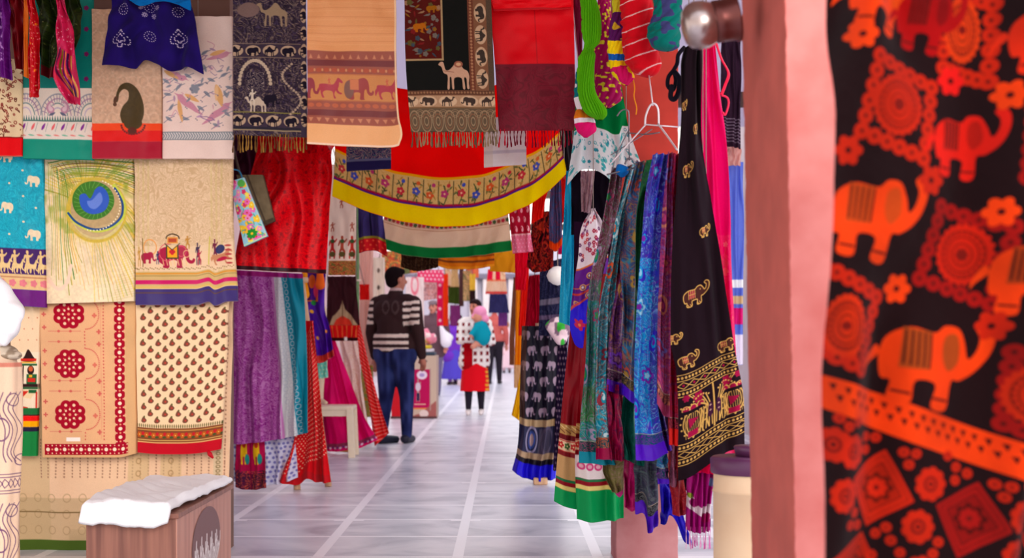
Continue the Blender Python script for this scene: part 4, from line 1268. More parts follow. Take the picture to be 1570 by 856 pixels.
# ================================================================ SECOND LAYER, CENTRE
# F1 red brocade cloth
c = Canvas(155, 225, (236, 2, 20), q=1.2)
c.jaal([(190, 2, 20), (160, 4, 22)], 7, 5, wd=.3, a=.6); c.dots(16, 16, 2.4, (160, 0, 20)); c.band(219, 225, (50, 14, 24))
cloth('brocade_cloth', c, [(190, 405), (260, 382), (330, 372), (420, 356)], [(190, 512), (300, 508), (420, 500)], 190, [(356, 413), (420, 416), (503, 420)], 6.95,
      folds=[(.07, 2.0, .15, -.8, .8, -1), (.02, 5, .1, -.7, 1, -1)], mat=SILK, thick=.01,
      cord=True, label='red brocade cloth with diagonal drape folds and dark hem', cat='cloth')
# F2 large red skirt with yellow border
W_, H_ = 362, 205
c = Canvas(W_, H_, (250, 4, 4), q=1.05)
yb = H_
c.band(yb - 76, yb - 72, (246, 170, 10)); c.band(yb - 72, yb - 34, (226, 186, 110)); c.band(yb - 34, yb - 30, (176, 20, 60)); c.band(yb - 31, yb - 28, (90, 30, 130)); c.band(yb - 28, yb, (255, 222, 0))
rs = random.Random(5)
fc = [(206, 40, 60), (60, 80, 190), (226, 90, 40), (196, 50, 120)]
for i in range(16):
    x = 10 + i * 23.5; y = yb - 51
    c.rect(x - 11.5, y - 19, x - 10, y + 19, (90, 80, 50)); c.line([(x - 2, y + 17), (x + 3, y + 2), (x - 3, y - 12)], 1.6, (70, 90, 50), True)
    for k in range(9): c.shape(LEAF, x + rs.uniform(-9, 9), y + rs.uniform(-16, 17), 8, 5, rs.choice([(90, 110, 60), (70, 80, 50), (190, 140, 60)]), rot=rs.uniform(0, 3))
    c.flower(x + rs.uniform(-2, 2), y + rs.uniform(-3, 5), 6.5, fc[i % 4], 5, .3, centre=(250, 200, 150)); c.ell(x + 5, y - 12, 3, 3, fc[(i + 1) % 4])
c.jaal([(196, 150, 70)], 6, 8, -9, yb - 71, W_ + 9, yb - 34, wd=.2, a=.5)
B = [(508, 300), (544, 317), (588, 333), (646, 344), (690, 347), (748, 340), (792, 323), (836, 297), (869, 266)]
cloth('skirt', c, [(60, 512), (230, 512), (301, 508)], [(40, 858), (190, 858), (267, 869)], [(x, y - H_) for x, y in B], B, 7.6,
      folds=[(.02, 7, .1, .1, 1, 1), (.035, 2, .3, .05)], mat=VOILE, thick=.01,
      cord=True, label='large bright red spread skirt with floral band and yellow hem', cat='skirt')
# F3 navy folded shawl
c = Canvas(72, 76, (40, 30, 76)); c.jaal([(120, 90, 110), (60, 90, 100), (150, 120, 110)], 10, 6, y1=58, wd=.3); c.band(58, 62, (90, 90, 120)); c.band(62, 76, (30, 22, 70))
cloth('folded_shawl', c, 531, 599, 190, [(531, 262), (599, 258)], 6.8, folds=[(.004, 2, .1, .1)], thick=.03,
      cord=True, label='folded navy patterned shawl end under the peach shawl', cat='shawl')
# F4 white folded cloth
c = Canvas(66, 76, (236, 226, 226)); c.band(52, 57, (206, 196, 206)); c.vband(0, 14, (216, 196, 180), .5)
cloth('folded_cloth', c, 742, 807, 180, [(742, 256), (807, 251)], 6.8, folds=[(.005, 1, .1, .1)], thick=.03,
      cord=True, label='plain white folded cloth below the two fringed shawls', cat='cloth')
# bags
root = empty('printed_bag', P(383, 378, 6.62), 'slim fabric bag printed with pink and yellow flowers on blue', 'bag')
def bagpanel(name, q4, t, cfn, w, h, mat, parent, d, col_side):
    """bag body: front panel over four px corners (tl, tr, br, bl), thickness t"""
    c = Canvas(w, h, (255, 255, 255), q=1.4); cfn(c)
    u = np.linspace(0, 1, c.nu)[None, :].repeat(c.nv, 0); v = np.linspace(0, 1, c.nv)[:, None].repeat(c.nu, 1)
    q = [np.array(a, float) for a in q4]
    px = (q[0][0]*(1-u)+q[1][0]*u)*(1-v)+(q[3][0]*(1-u)+q[2][0]*u)*v
    py = (q[0][1]*(1-u)+q[1][1]*u)*(1-v)+(q[3][1]*(1-u)+q[2][1]*u)*v
    bulge = -.012 * np.sin(np.pi * u) * np.sin(np.pi * v)
    V = np.stack([(px - VX) * d / F, d + bulge, CH + (VY - py) * d / F], -1).reshape(-1, 3)
    V2 = V.copy(); V2[:, 1] += t - 2 * bulge.ravel()
    n = len(V); idx = np.arange(n).reshape(c.nv, c.nu)
    Q = np.stack([idx[:-1, :-1], idx[1:, :-1], idx[1:, 1:], idx[:-1, 1:]], -1).reshape(-1, 4)
    ring = np.concatenate([idx[0, :], idx[1:, -1], idx[-1, -2::-1], idx[-2:0:-1, 0]]); nx = np.roll(ring, -1)
    RQ = np.stack([ring, nx, nx + n, ring + n], -1)
    C = lin(np.clip(c.img, 0, 1)).reshape(-1, 3)
    me = mesh_np(name, np.concatenate([V, V2]), np.concatenate([Q, Q[:, ::-1] + n, RQ]), np.concatenate([C, np.tile(lin(col_side), (n, 1))]))
    return link(name, me, mat, parent)
def pf_(c):
    c.img[:] = np.array((150, 206, 226)) / 255
    rs = random.Random(3)
    for k in range(46):
        x, y = rs.uniform(2, c.w - 2), rs.uniform(2, c.h - 2); cc = rs.choice([(236, 110, 190), (250, 200, 50), (240, 150, 200), (250, 224, 90), (226, 60, 120)])
        c.flower(x, y, rs.uniform(4, 6.5), cc, 5, .3, rs.uniform(0, 3), centre=rs.choice([(240, 240, 120), (220, 60, 60)]))
    for k in range(20): c.shape(LEAF, rs.uniform(0, c.w), rs.uniform(0, c.h), 8, 4, (90, 180, 150), rot=rs.uniform(0, 3))
    c.flower(c.w * .45, c.h * .93 - 6, 8, (40, 150, 50), 9, .25, centre=(236, 190, 50)); c.ell(c.w * .7, 8, 8, 6, (90, 180, 80))
    c.rect(0, c.h - 2, c.w, c.h, (190, 230, 190)); c.rect(c.w - 1.5, 0, c.w, c.h, (190, 220, 210))
bagpanel('body', [(352, 278), (374, 272), (410, 362), (374, 378)], .035, pf_, 34, 100, COTTON, root, 6.70, (40, 130, 190))
tube('handle', [P(354, 280, 6.71), P(352, 262, 6.74), P(366, 262, 6.76), P(372, 275, 6.72)], .004, COTTON, root, col=(60, 140, 190))
root = empty('khaki_bag', P(395, 350, 6.78), 'khaki brown cloth shoulder bag behind the flowered bag', 'bag')
def kb(c):
    c.img[:] = np.array((116, 100, 76)) / 255
    c.line([(c.w * .42, 0), (c.w * .62, c.h)], 4, (80, 66, 52)); c.rect(0, c.h - 5, c.w, c.h, (80, 66, 50)); c.mottle(6, .15, 2)
bagpanel('body', [(362, 268), (402, 268), (420, 338), (388, 352)], .06, kb, 52, 80, COTTON, root, 6.82, (86, 74, 58))
tube('strap', [P(368, 268, 6.78), P(362, 245, 6.8), P(357, 225, 6.82)], .007, COTTON, root, col=(90, 76, 70))
# F7 cream hanging with dancers
c = Canvas(44, 170, (238, 214, 196))
for (x, y) in ((20, 60), (6, 96), (38, 96)): c.shape(MAN, x, y, 12, 14, (176, 90, 70))
for (x, cc) in ((6, (190, 40, 40)), (22, (170, 70, 50)), (38, (196, 50, 40))):
    c.shape(MAN, x, 127, 22, 34, cc); c.ell(x, 118, 3.4, 3, (60, 90, 50)); c.ell(x, 138, 5, 4, (90, 80, 40))
c.band(148, 170, (200, 120, 60)); c.jaal([(150, 50, 40), (110, 110, 50)], 6, 4, y0=149, wd=.4)
cloth('wall_hanging', c, [(255, 506), (420, 503)], [(255, 546), (420, 545)], 252, 422, 8.6, folds=[(.005, 1.1, .1, .1)],
      cord=True, label='cream cloth with small red dancing figures left of the passage', cat='wall hanging')
# F8 navy trousers with red hem
c = Canvas(42, 110, (56, 44, 100)); c.vband(19, 22, (24, 18, 50)); c.band(86, 90, (150, 140, 40)); c.band(90, 110, (206, 20, 30)); c.dots(9, 7, 1.6, (240, 90, 60), y0=90)
cloth('trousers', c, [(280, 548), (392, 550)], [(280, 580), (392, 594)], 280, [(550, 388), (572, 384), (594, 394)], 8.9, folds=[(.02, 2.2, .1, .05)],
      cord=True, label='navy gathered trousers with red hem above the passage', cat='trousers')
# F9 cream skirt green border
B = [(578, 378), (620, 391), (680, 396), (740, 391), (785, 384)]
c = Canvas(208, 80, (232, 196, 160))
c.band(28, 36, (206, 160, 130)); c.band(64, 80, (16, 116, 50))
for i in range(30): c.flower(4 + i * 7.2, 32, 3.2, [(190, 40, 60), (70, 90, 50), (150, 60, 40)][i % 3], 5)
c.band(0, 12, (226, 150, 130)); c.dots(8, 6, 1.2, (190, 60, 60), y1=14); c.band(24, 25, (190, 130, 90)); c.band(38, 39, (190, 130, 90))
cloth('skirt', c, [(300, 596), (378, 578)], [(300, 776), (384, 785)], [(x, y - 80) for x, y in B], B, 9.2, folds=[(.03, 5, .1, .1, 1, 1)], mat=VOILE,
      cord=True, label='cream skirt with flower rows and green hem below the yellow hem', cat='skirt')
# F10-12 darker skirts behind
def hang(name, label, cat, L, R, T, B, d, base, bands=(), jl=None, dots=None, folds=((.02, 3, .1, .05),), mat=None, seed=0, group=None, q=.9, extra=None):
    xs = [x for e in (L, R) for x in ([e] if isinstance(e, (int, float)) else [a[1] for a in e])]
    ys = [y for e in (T, B) for y in ([e] if isinstance(e, (int, float)) else [a[1] for a in e])]
    w_, h_ = max(xs) - min(xs), max(ys) - min(ys)
    c = Canvas(w_, h_, base, q=q)
    if jl: c.jaal(jl, 8 + w_ * .05, seed, wd=.35, a=.7)
    if dots: c.dots(dots[0], dots[1], dots[2], dots[3])
    for a, b, cc in bands: c.band(a * h_, b * h_, cc)
    if extra: extra(c)
    return cloth(name, c, L, R, T, B, d, folds=list(folds), mat=mat or VOILE, label=label, cat=cat, group=group, seed=seed, cord=True)
hang('cloth', 'dark plum cloth hanging behind the khaki bag', 'cloth', 346, 402, 190, 300, 7.3, (70, 24, 60), mat=SILK)
hang('garment', 'black garment behind the yellow hem corner of the red skirt', 'garment', 846, 886, 188, 300, 8.7, (22, 12, 20), mat=SILK)
hang('skirt', 'dark brown pleated skirt hanging under the green hemmed skirt', 'skirt', 615, 672, 372, [(615, 410), (640, 416), (672, 410)], 10.4, (60, 34, 22), jl=[(110, 80, 50)], folds=((.03, 9, 0, 0),), seed=3)
hang('skirt', 'orange striped skirt hanging over the passage', 'skirt', 660, 758, 375, [(660, 402), (680, 411), (720, 413), (758, 408)], 10.9, (224, 120, 20), bands=[(.45, .52, (140, 70, 30)), (.66, .74, (120, 60, 30)), (.9, 1, (236, 150, 30))], folds=((.02, 4, 0, 0),))
hang('cloth', 'plain mustard cloth hanging over the passage', 'cloth', 751, 792, 370, [(751, 416), (792, 419)], 11.2, (222, 146, 22), folds=((.01, 2, 0, 0),))
# F13 maroon kurta with pink hem
c = Canvas(44, 90, (176, 8, 44))
c.dots(13, 15, 1, None, fn=lambda cv, x, y: cv.shape(PAIS, x, y, 7, 9, (236, 160, 170)), y1=58); c.band(60, 90, (226, 110, 140)); c.dots(7, 6, 1, (240, 170, 190), y0=60); c.band(60, 62, (240, 190, 190))
cloth('kurta', c, [(310, 779), (388, 786)], [(310, 812), (360, 814), (386, 818)], 300, [(786, 389), (818, 386)], 8.4, folds=[(.012, 2, .1, .05)],
      cord=True, label='maroon block printed kurta sleeve with pink hem', cat='kurta')

# ================================================================ LEFT MID STALL (9 to 13 m)
# purple skirt with white and teal panels
c = Canvas(118, 268, (140, 26, 132), q=1.2)
c.jaal([(176, 90, 160), (196, 130, 186)], 5.5, 14, wd=.42, a=.8)
c.poly([(64, -5), (82, -5), (106, 275), (80, 275)], (206, 204, 206)); c.poly([(80, -5), (120, -5), (125, 275), (104, 275)], (6, 128, 150))
for i in range(26):
    for k in range(3): c.ell(70 + k * 8 + i * .85, i * 10.5 + (5 if k % 2 else 0), 3.4, 4.4, (186, 186, 196), ring=1)
c.line([(66, 0), (82, 270)], 3, (196, 120, 180)); c.band(0, 8, (150, 20, 110)); c.line([(92, 0), (116, 270)], 1.4, (4, 100, 124))
cloth('skirt', c, [(413, 358), (680, 352)], [(413, 464), (540, 470), (664, 472)], [(358, 414), (466, 420)], [(352, 682), (385, 680), (432, 673), (472, 664)], 9.15,
      folds=[(.035, 4.3, .2, -.15, .9, 1), (.012, 9, .1, -.2, 1, 1)], mat=SILK,
      label='purple brocade skirt with white and teal side panels', cat='skirt')
c = Canvas(110, 86, (206, 204, 226)); c.dots(7, 7, 2.1, (120, 116, 180), jit=1)
cloth('skirt', c, 344, [(650, 452), (738, 456)], 655, [(344, 734), (390, 744), (430, 742), (456, 733)], 9.3, folds=[(.03, 5, .1, 0, .8, 1)],
      label='white skirt with small blue flower print below the purple skirt', cat='skirt')
c = Canvas(56, 90, (176, 12, 70)); c.band(66, 90, (96, 20, 50)); c.jaal([(206, 90, 60), (60, 20, 60)], 6, 4, y0=62, wd=.4)
for x, cc in ((16, (236, 190, 20)), (40, (236, 190, 20))): c.shape(ELE, x, 34, 15, 44, cc); c.ell(x + 6, 44, 4, 8, (30, 140, 130)); c.ell(x, 22, 4, 5, (200, 60, 30))
c.vband(27, 29, (120, 6, 50))
cloth('skirt', c, [(660, 362), (750, 360)], [(660, 404), (750, 409)], 660, [(360, 748), (385, 752), (409, 748)], 9.24, folds=[(.02, 2.5, .1, 0, 1, 1)],
      label='magenta skirt with yellow animal print at the foot of the stall', cat='skirt')
def leheriya(c, base=(206, 10, 22), st=(240, 196, 160), dy=8, slope=.5):
    c.img[:] = np.array(base) / 255
    k = -c.w * slope
    while k < c.h:
        n = int(c.w / 4)
        for i in range(n + 1): c.ell(i * 4, k + i * 4 * slope, 1.5, .9, st, rot=.5, a=.9)
        k += dy
c = Canvas(82, 250, (0, 0, 0)); leheriya(c, dy=7, slope=-.5); c.band(238, 250, (190, 20, 30))
cloth('skirt', c, [(490, 464), (600, 455), (680, 446), (738, 427)], [(490, 480), (560, 486), (620, 492), (738, 508)], 492, [(427, 738), (455, 745), (472, 734), (492, 741), (508, 739)], 9.32,
      folds=[(.045, 2.2, .35, .1, .9, 1), (.02, 5, .1, .1, 1, 1)],
      label='long red skirt with diagonal dotted stripes beside the purple skirt', cat='skirt')
root = empty('wooden_stand', P(478, 752, 9.5), 'pale wooden display stand legs under the red striped skirt', 'stand')
PINE = wood_mat('pine', (222, 178, 140), (196, 150, 112))
for (a, b) in ((455, 752), (503, 747)):
    d_ = gd(b)
    x = (a - VX) * d_ / F
    tube('leg', [(x, d_ + .02, 0), ((P(440, 0, 9.85) if a < 480 else P(462, 0, 9.85)).x, 9.85, 1.45)], .024, PINE, root, n=8, smooth=False)
tube('top_rail', [(-1.75, 9.85, 1.46), (-1.42, 9.85, 1.46)], .02, PINE, root, smooth=False)
# purple blouse with orange puppets
c = Canvas(56, 160, (74, 14, 150))
c.rect(0, 0, 40, 62, (236, 120, 20)); c.rect(12, 14, 34, 60, (76, 14, 140)); c.ell(24, 30, 8, 11, (240, 110, 40)); c.ell(34, 44, 6, 12, (230, 60, 110)); c.ell(8, 36, 7, 10, (90, 20, 150)); c.ell(28, 64, 6, 4, (40, 150, 60))
c.ell(20, 78, 5, 3, (240, 170, 40)); c.ell(44, 112, 3, 3, (230, 140, 60)); c.ell(14, 120, 3, 3, (230, 160, 60)); c.band(148, 160, (196, 50, 40)); c.mottle(12, .25, 5)
e = cloth('blouse', c, [(405, 463), (470, 465), (520, 480), (560, 485)], [(405, 500), (470, 497), (505, 506), (545, 513)], 403, [(463, 556), (490, 557), (513, 546)], 10.4, folds=[(.03, 2.2, .1, .3, 1, 1)], mat=SILK,
      cord=True, label='purple blouse with orange and pink ornaments hanging above the stool', cat='blouse')
for (x, y) in ((467, 440), (491, 425)):
    blob('puppet', [('c', P(x, y - 12, 10.36), P(x, y + 12, 10.36), .02, .04), ('e', P(x, y - 18, 10.36), (.028, .028, .03))], COTTON, None, voxel=.01, col=(240, 150, 20) if x < 480 else (240, 100, 30))
    tag(COL.objects[-1], 'small yellow orange hanging puppet beside the teal panel' if x < 480 else 'small orange hanging puppet in front of the purple blouse', 'puppet')
# mannequin leg, green cloth and stool
ST_D = 11.9
MQ = solid('mannequin_cream', (236, 206, 170), rough=.5, noise_scale=4)
blob('mannequin', [('c', P(487, 480, 12.0), P(489, 560, 12.0), .09, .075), ('c', P(489, 560, 12.0), P(491, 612, 11.95), .055, .03), ('c', P(491, 614, 11.95), P(500, 618, 11.85), .028, .018)], MQ, None, voxel=.012)
tag(COL.objects[-1], 'cream mannequin lower leg standing on the white stool', 'mannequin')
c = Canvas(22, 40, (120, 206, 180)); c.dots(6, 6, 1, (226, 236, 190))
cloth('small_cloth', c, [(540, 484), (582, 484)], [(540, 500), (582, 503)], 540, [(484, 582), (503, 579)], 11.7, folds=[(.01, 2, 0, 0)], cord=True, label='small mint green printed cloth above the stool', cat='cloth')
root = empty('plastic_stool', P(512, 703, ST_D), 'low cream white stool in front of the pink net skirt', 'stool')
CRE = solid('cream_plastic', (236, 218, 190), rough=.4, var=.03, bump=0)
sx0, sx1 = (478 - VX) * ST_D / F, (541 - VX) * ST_D / F
boxes('seat', [(sx0, ST_D, .41, sx1, ST_D + .34, .45)], CRE, root, bevel=.012)
for (x, y) in ((sx0 + .03, ST_D + .02), (sx1 - .03, ST_D + .02), (sx0 + .03, ST_D + .32), (sx1 - .03, ST_D + .32)):
    sg = 1 if x > (sx0 + sx1) / 2 else -1
    a = .028
    boxes('leg', [[(x - a + sg * .02, y - a, 0), (x + a + sg * .02, y - a, 0), (x + a + sg * .02, y + a, 0), (x - a + sg * .02, y + a, 0), (x - a, y - a, .42), (x + a, y - a, .42), (x + a, y + a, .42), (x - a, y + a, .42)]], CRE, root, bevel=.004)
boxes('apron', [(sx0 + .03, ST_D + .01, .36, sx1 - .03, ST_D + .025, .415)], CRE, root)
# pink net skirt etc.
c = Canvas(100, 195, (232, 10, 110), q=1.1); c.poly([(-5, 20), (18, 20), (26, 195), (-5, 195)], (176, 4, 80)); c.band(183, 188, (150, 60, 90)); c.mottle(26, .15, 2)
for i in range(26): c.ell(i * 4, 189 + (i % 2), 1.7, 1.7, (226, 226, 240) if i % 2 else (90, 60, 120))
cloth('net_skirt', c, [(498, 497), (600, 482), (695, 477)], [(498, 507), (540, 520), (600, 543), (640, 560), (674, 580)], 498, [(477, 694), (520, 692), (555, 686), (580, 674)], 12.35,
      folds=[(.05, 3.4, .1, .25, .9, 1), (.015, 8, .3, .2, 1, 1)], mat=CHIFFON, cord=True, label='hot pink net skirt with sequinned hem', cat='skirt')
blob('cloth_bundle', [('c', P(522, 697, 12.55), P(541, 693, 12.55), .03, .045)], COTTON, None, voxel=.012, col=(214, 160, 60))
tag(COL.objects[-1], 'golden cloth bundle on the floor under the pink net skirt', 'cloth bundle')
c = Canvas(44, 165, (232, 206, 196)); c.jaal([(214, 176, 150), (226, 190, 170)], 7, 3, wd=.3)
cloth('skirt', c, [(520, 520), (600, 536), (676, 560)], [(520, 548), (600, 556), (676, 568)], 520, [(556, 672), (568, 668)], 12.7, folds=[(.03, 2, .1, .1, 1, 1)], cord=True, label='cream gold brocade skirt behind the pink net skirt', cat='skirt')
c = Canvas(40, 190, (0, 0, 0)); leheriya(c, (226, 24, 26), (250, 190, 170), dy=6.5, slope=.35)
cloth('skirt', c, [(494, 541), (560, 553), (620, 565), (685, 574)], [(494, 551), (560, 566), (620, 582), (664, 597)], 494, [(574, 685), (597, 664)], 12.9, folds=[(.03, 2.2, .1, .1, 1, 1)], cord=True, label='red skirt with white dotted stripes beside the standing man', cat='skirt')
def brn(c):
    c.poly([(c.w * .1, c.h), (c.w * .2, c.h * .82), (c.w * .42, c.h * .66), (c.w * .5, c.h * .5), (c.w * .58, c.h * .66), (c.w * .8, c.h * .82), (c.w * .95, c.h)], (190, 160, 120))
    c.poly([(c.w * .22, c.h), (c.w * .3, c.h * .88), (c.w * .5, c.h * .8), (c.w * .7, c.h * .88), (c.w * .8, c.h)], (226, 60, 40)); c.line([(c.w * .5, c.h * .5), (c.w * .5, c.h * .85)], 1.6, (120, 90, 60))
hang('kurta', 'dark brown kurta with pointed beige hem ornament', 'kurta', [(422, 503), (500, 500)], [(422, 545), (500, 551)], 424, [(500, 499), (551, 499)], 10.9, (66, 30, 34), extra=brn)
def rbl(c):
    for k in range(6): c.vband(4 + k * 8, 5.4 + k * 8, (240, 130, 60))
    c.band(c.h - 5, c.h, (50, 14, 20)); c.rect(c.w * .5, c.h - 6, c.w * .62, c.h, (240, 240, 230))
hang('blouse', 'red embroidered blouse under the brown kurta', 'blouse', [(490, 503), (522, 508)], [(490, 551), (522, 548)], 490, 523, 12.2, (216, 20, 24), extra=rbl)
o = tube('green_pole', [P(547, 690, 13.2), P(548, 300, 13.2)], .02, solid('green_paint', (110, 150, 90), rough=.5), smooth=False); tag(o, 'thin green pole rising behind the brown kurta', 'pole')
o = tube('white_hook_bar', [P(536, 430, 13.17), P(554, 430, 13.17)], .008, CRE, smooth=False); tag(o, 'short white bar across the green pole', 'bar')

# garments further back on the left and centre
hang('cloth', 'pale pink cloth strip behind the green pole', 'cloth', 551, 572, 380, 560, 14.8, (232, 176, 160), seed=2)
hang('cloth', 'cream cloth strip with dark leaf print behind the man', 'cloth', 571, 590, 395, 560, 15.4, (240, 220, 200), extra=lambda c: [c.shape(LEAF, c.w * .5, 20 + k * 26, 5, 16, (110, 90, 80)) for k in range(6)])
hang('cloth', 'bright red cloth patch left of the man in the striped jacket', 'cloth', 551, 566, 436, 460, 14.6, (230, 30, 24))
hang('garment', 'green and orange garment low behind the man', 'garment', 553, 572, 460, 640, 14.9, (120, 130, 70), jl=[(220, 120, 40)], seed=5)
hang('garment', 'red and yellow floral garment above the man', 'garment', 585, 640, 385, [(585, 425), (640, 418)], 16.5, (214, 90, 60), jl=[(240, 210, 90), (80, 130, 80)], seed=6)
hang('kurta', 'white kurta with pink neckline right of the man', 'kurta', 622, 650, 425, 520, 19.0, (246, 226, 222), extra=lambda c: c.ell(c.w * .5, 12, 6, 16, (240, 120, 140), ring=2))
hang('kurta', 'white and pink short kurta above the man with a cap', 'kurta', 645, 672, 428, [(645, 462), (672, 458)], 20.5, (236, 190, 186), jl=[(200, 120, 110), (150, 110, 120)], seed=8)
hang('cloth', 'pink bordered cloth with white squares across the left', 'cloth', 640, 680, 414, [(640, 432), (680, 434)], 20.0, (236, 60, 110), dots=(6, 6, 1.6, (250, 220, 230)))
hang('cloth', 'narrow magenta strip with white squares', 'cloth', 670, 679, 433, 500, 20.3, (226, 30, 90), dots=(9, 9, 2.2, (250, 220, 230)))
hang('cloth', 'orange red drape beside the magenta strip', 'cloth', 678, 687, 420, 500, 20.6, (236, 60, 20))
hang('cloth_bag', 'cream cloth bag hanging in the far centre', 'bag', [(412, 682), (438, 679)], [(412, 691), (438, 692)], 412, 438, 21.0, (226, 186, 150))
hang('cloth_bag', 'tan cloth bag hanging beside the cream bag', 'bag', [(412, 692), (440, 690)], [(412, 702), (440, 704)], 412, 440, 21.5, (206, 166, 116))
hang('cloth', 'dark green square cloth in the far centre', 'cloth', 687, 704, 438, [(687, 465), (704, 467)], 22.0, (60, 74, 24), extra=lambda c: c.band(0, 2, (180, 40, 50)))
hang('cloth', 'purple cloth under the dark green square', 'cloth', 690, 706, 468, 500, 22.5, (130, 50, 110))
hang('garment', 'dark brown strip garment in the far centre', 'garment', 704, 711, 410, 470, 21.8, (96, 60, 60))
hang('garment', 'cream and olive hanging garment in the far centre', 'garment', 710, 722, 415, 462, 21.4, (216, 170, 120), jl=[(110, 110, 70)], seed=3)
hang('scarf', 'yellow and black twisted scarf in the far centre', 'scarf', 720, 729, 420, 462, 21.2, (236, 190, 70), bands=[(.6, 1, (50, 30, 30))])
hang('garment', 'orange patterned garment above the yellow scarf', 'garment', 714, 734, 405, 426, 21.6, (230, 120, 80), jl=[(200, 60, 60)], seed=4)
hang('kurta', 'small red and cream striped dress in the far centre', 'dress', [(413, 748), (452, 744)], [(413, 774), (452, 778)], 413, 451, 19.5, (230, 190, 160),
     extra=lambda c: (c.rect(0, 0, c.w, 17, (226, 20, 60)), c.rect(c.w * .3, 0, c.w * .45, 17, (240, 210, 170)), c.rect(c.w * .72, 0, c.w, 17, (240, 200, 160)), c.band(16, 18, (230, 100, 60)), c.band(34, 38, (210, 60, 60))))
hang('skirt', 'dark navy skirt in the far centre under the striped dress', 'skirt', [(450, 751), (480, 749)], [(450, 776), (480, 781)], 450, 480, 20.0, (52, 50, 96))
hang('trousers', 'violet trousers hanging below the navy skirt', 'trousers', 764, 778, 479, 500, 20.2, (120, 60, 130))

# ---------------------------------------------------------------- counter
CD = 17.6
cx0, cx1 = (600 - VX) * CD / F, (669 - VX) * CD / F
root = empty('sales_counter', ((cx0 + cx1) / 2, CD + .3, 0), 'beige sales counter with magenta poster behind the standing man', 'counter')
c = Canvas(69, 100, (206, 178, 156), q=2)
c.rect(24, 22, 59, 84, (190, 20, 84)); c.rect(24, 84, 59, 86, (236, 140, 60)); c.ell(47, 31, 8, 7, (236, 214, 226)); c.ell(47, 31, 4, 3, (180, 150, 200)); c.shape(MAN, 41, 55, 12, 36, (190, 150, 140)); c.rect(39, 60, 43, 72, (40, 30, 70)); c.ell(41, 50, 4, 7, (220, 200, 210))
c.line([(36, 78), (52, 78)], 1.6, (236, 180, 160)); c.poly([(69, 72), (69, 100), (24, 100), (45, 92)], (170, 96, 90)); c.ell(50, 93, 7, 6, (236, 210, 200)); c.rect(22, 20, 24, 88, (180, 150, 140)); c.rect(59, 20, 60.5, 88, (180, 150, 140)); c.ell(52, 9, 3, 2.4, (120, 96, 90)); c.rect(0, 0, 20, 100, (206, 30, 40))
zc = .81
boxes('body', [(cx0, CD + .01, 0, cx1, CD + .62, zc)], solid('counter_board', (206, 178, 160), rough=.6), root, bevel=.01)
cloth('front_panel', c, 600, 669, VY + (CH - zc) * F / CD, VY + CH * F / CD - 1, CD, parent=root, wrinkle=0, thick=.008)
boxes('kick_board', [(cx0 - .01, CD - .005, 0, cx1 + .01, CD + .02, .03)], solid('dark_kick', (90, 50, 50), rough=.6), root)
FY = solid('file_yellow', (236, 206, 30), rough=.5); FB = solid('file_blue', (50, 70, 90), rough=.5); FW = solid('file_white', (236, 226, 236), rough=.5)
for i, (m_, z, nm, lb) in enumerate(((FB, zc, 'folded_cloth', 'dark blue folded cloth lowest in the pile on the counter'), (FW, zc + .045, 'folded_cloth', 'white folded cloth in the middle of the pile on the counter'), (FY, zc + .09, 'folded_cloth', 'yellow folded cloth on top of the pile on the counter'))):
    o = boxes(nm, [(cx0 + .18, CD + .05, z + .001, cx1 - .02 - .03 * i, CD + .5, z + .042)], m_, bevel=.012); tag(o, lb, 'cloth', 'cloths piled on the counter')
def cj(co):
    co = co.copy(); co[:, 2] += [.06 * mnoise.noise(Vector((x * 9, y * 9, z * 9))) for x, y, z in co]; return co
blob('cloth_heap', [('e', P(645, 518, CD + .3), (.13, .14, .07)), ('e', P(657, 519, CD + .25), (.11, .12, .07)), ('c', P(640, 505, CD + .3), P(650, 515, CD + .3), .05, .09)], COTTON, None, voxel=.014, jitter=cj,
     col=lambda co: np.where((vnoise(co[:, 0] * 300 + 999, co[:, 2] * 300 + 99, 14, 3) > .55)[:, None], (246, 220, 214), (240, 140, 160)))
tag(COL.objects[-1], 'heap of pink and white cloth on the counter', 'cloth heap')
# ================================================================ RIGHT SIDE, MIDDLE DISTANCE
c = Canvas(78, 240, (22, 18, 34), q=1.1)
GY = (156, 132, 150)
for j, y in enumerate(range(14, 160, 24)):
    for i in range(4): c.shape(ELE, 8 + i * 25 + (12 if j % 2 else 0), y, 18, 19, GY, flip=j % 2 == 0); c.ell(8 + i * 25 + (12 if j % 2 else 0), y + 2, 2, 1.5, (60, 50, 80))
c.vband(0, 10, (96, 60, 40), .6)
c.band(146, 157, (176, 146, 110)); c.band(157, 200, (40, 40, 70)); c.ell(26, 178, 12, 22, (150, 140, 170), ring=2.4); c.ell(26, 178, 7, 15, (60, 80, 150)); c.ell(56, 178, 12, 22, (90, 80, 110), ring=3); c.ell(26, 178, 4, 10, (180, 150, 150)); c.rect(40, 160, 62, 198, (96, 84, 100), .6)
c.band(198, 208, (170, 140, 110)); c.band(208, 216, (24, 16, 30)); c.band(216, 240, (28, 16, 200))
cloth('skirt', c, [(500, 800), (600, 797), (690, 793), (722, 785)], [(500, 864), (600, 860), (735, 852)], 500, [(785, 722), (805, 734), (830, 738), (858, 733)], 9.75,
      folds=[(.04, 2.6, .2, .05, 1, 1), (.012, 6, .1, .05, 1, 1)], mat=SILK, cord=True, label='black skirt with grey elephants and bright blue hem on a stand', cat='skirt')
root = empty('display_stand', P(828, 745, gd(745)), 'pale wooden stand foot below the black elephant skirt', 'stand')
d_ = gd(745) + .2
tube('post', [(P(828, 745, d_).x, d_, 0), (P(828, 745, d_).x, d_, 1.15)], .035, PINE, root, smooth=False)
boxes('foot', [(P(828, 745, d_).x - .05, d_ - .16, 0, P(828, 745, d_).x + .05, d_ + .1, .05)], PINE, root, bevel=.008)
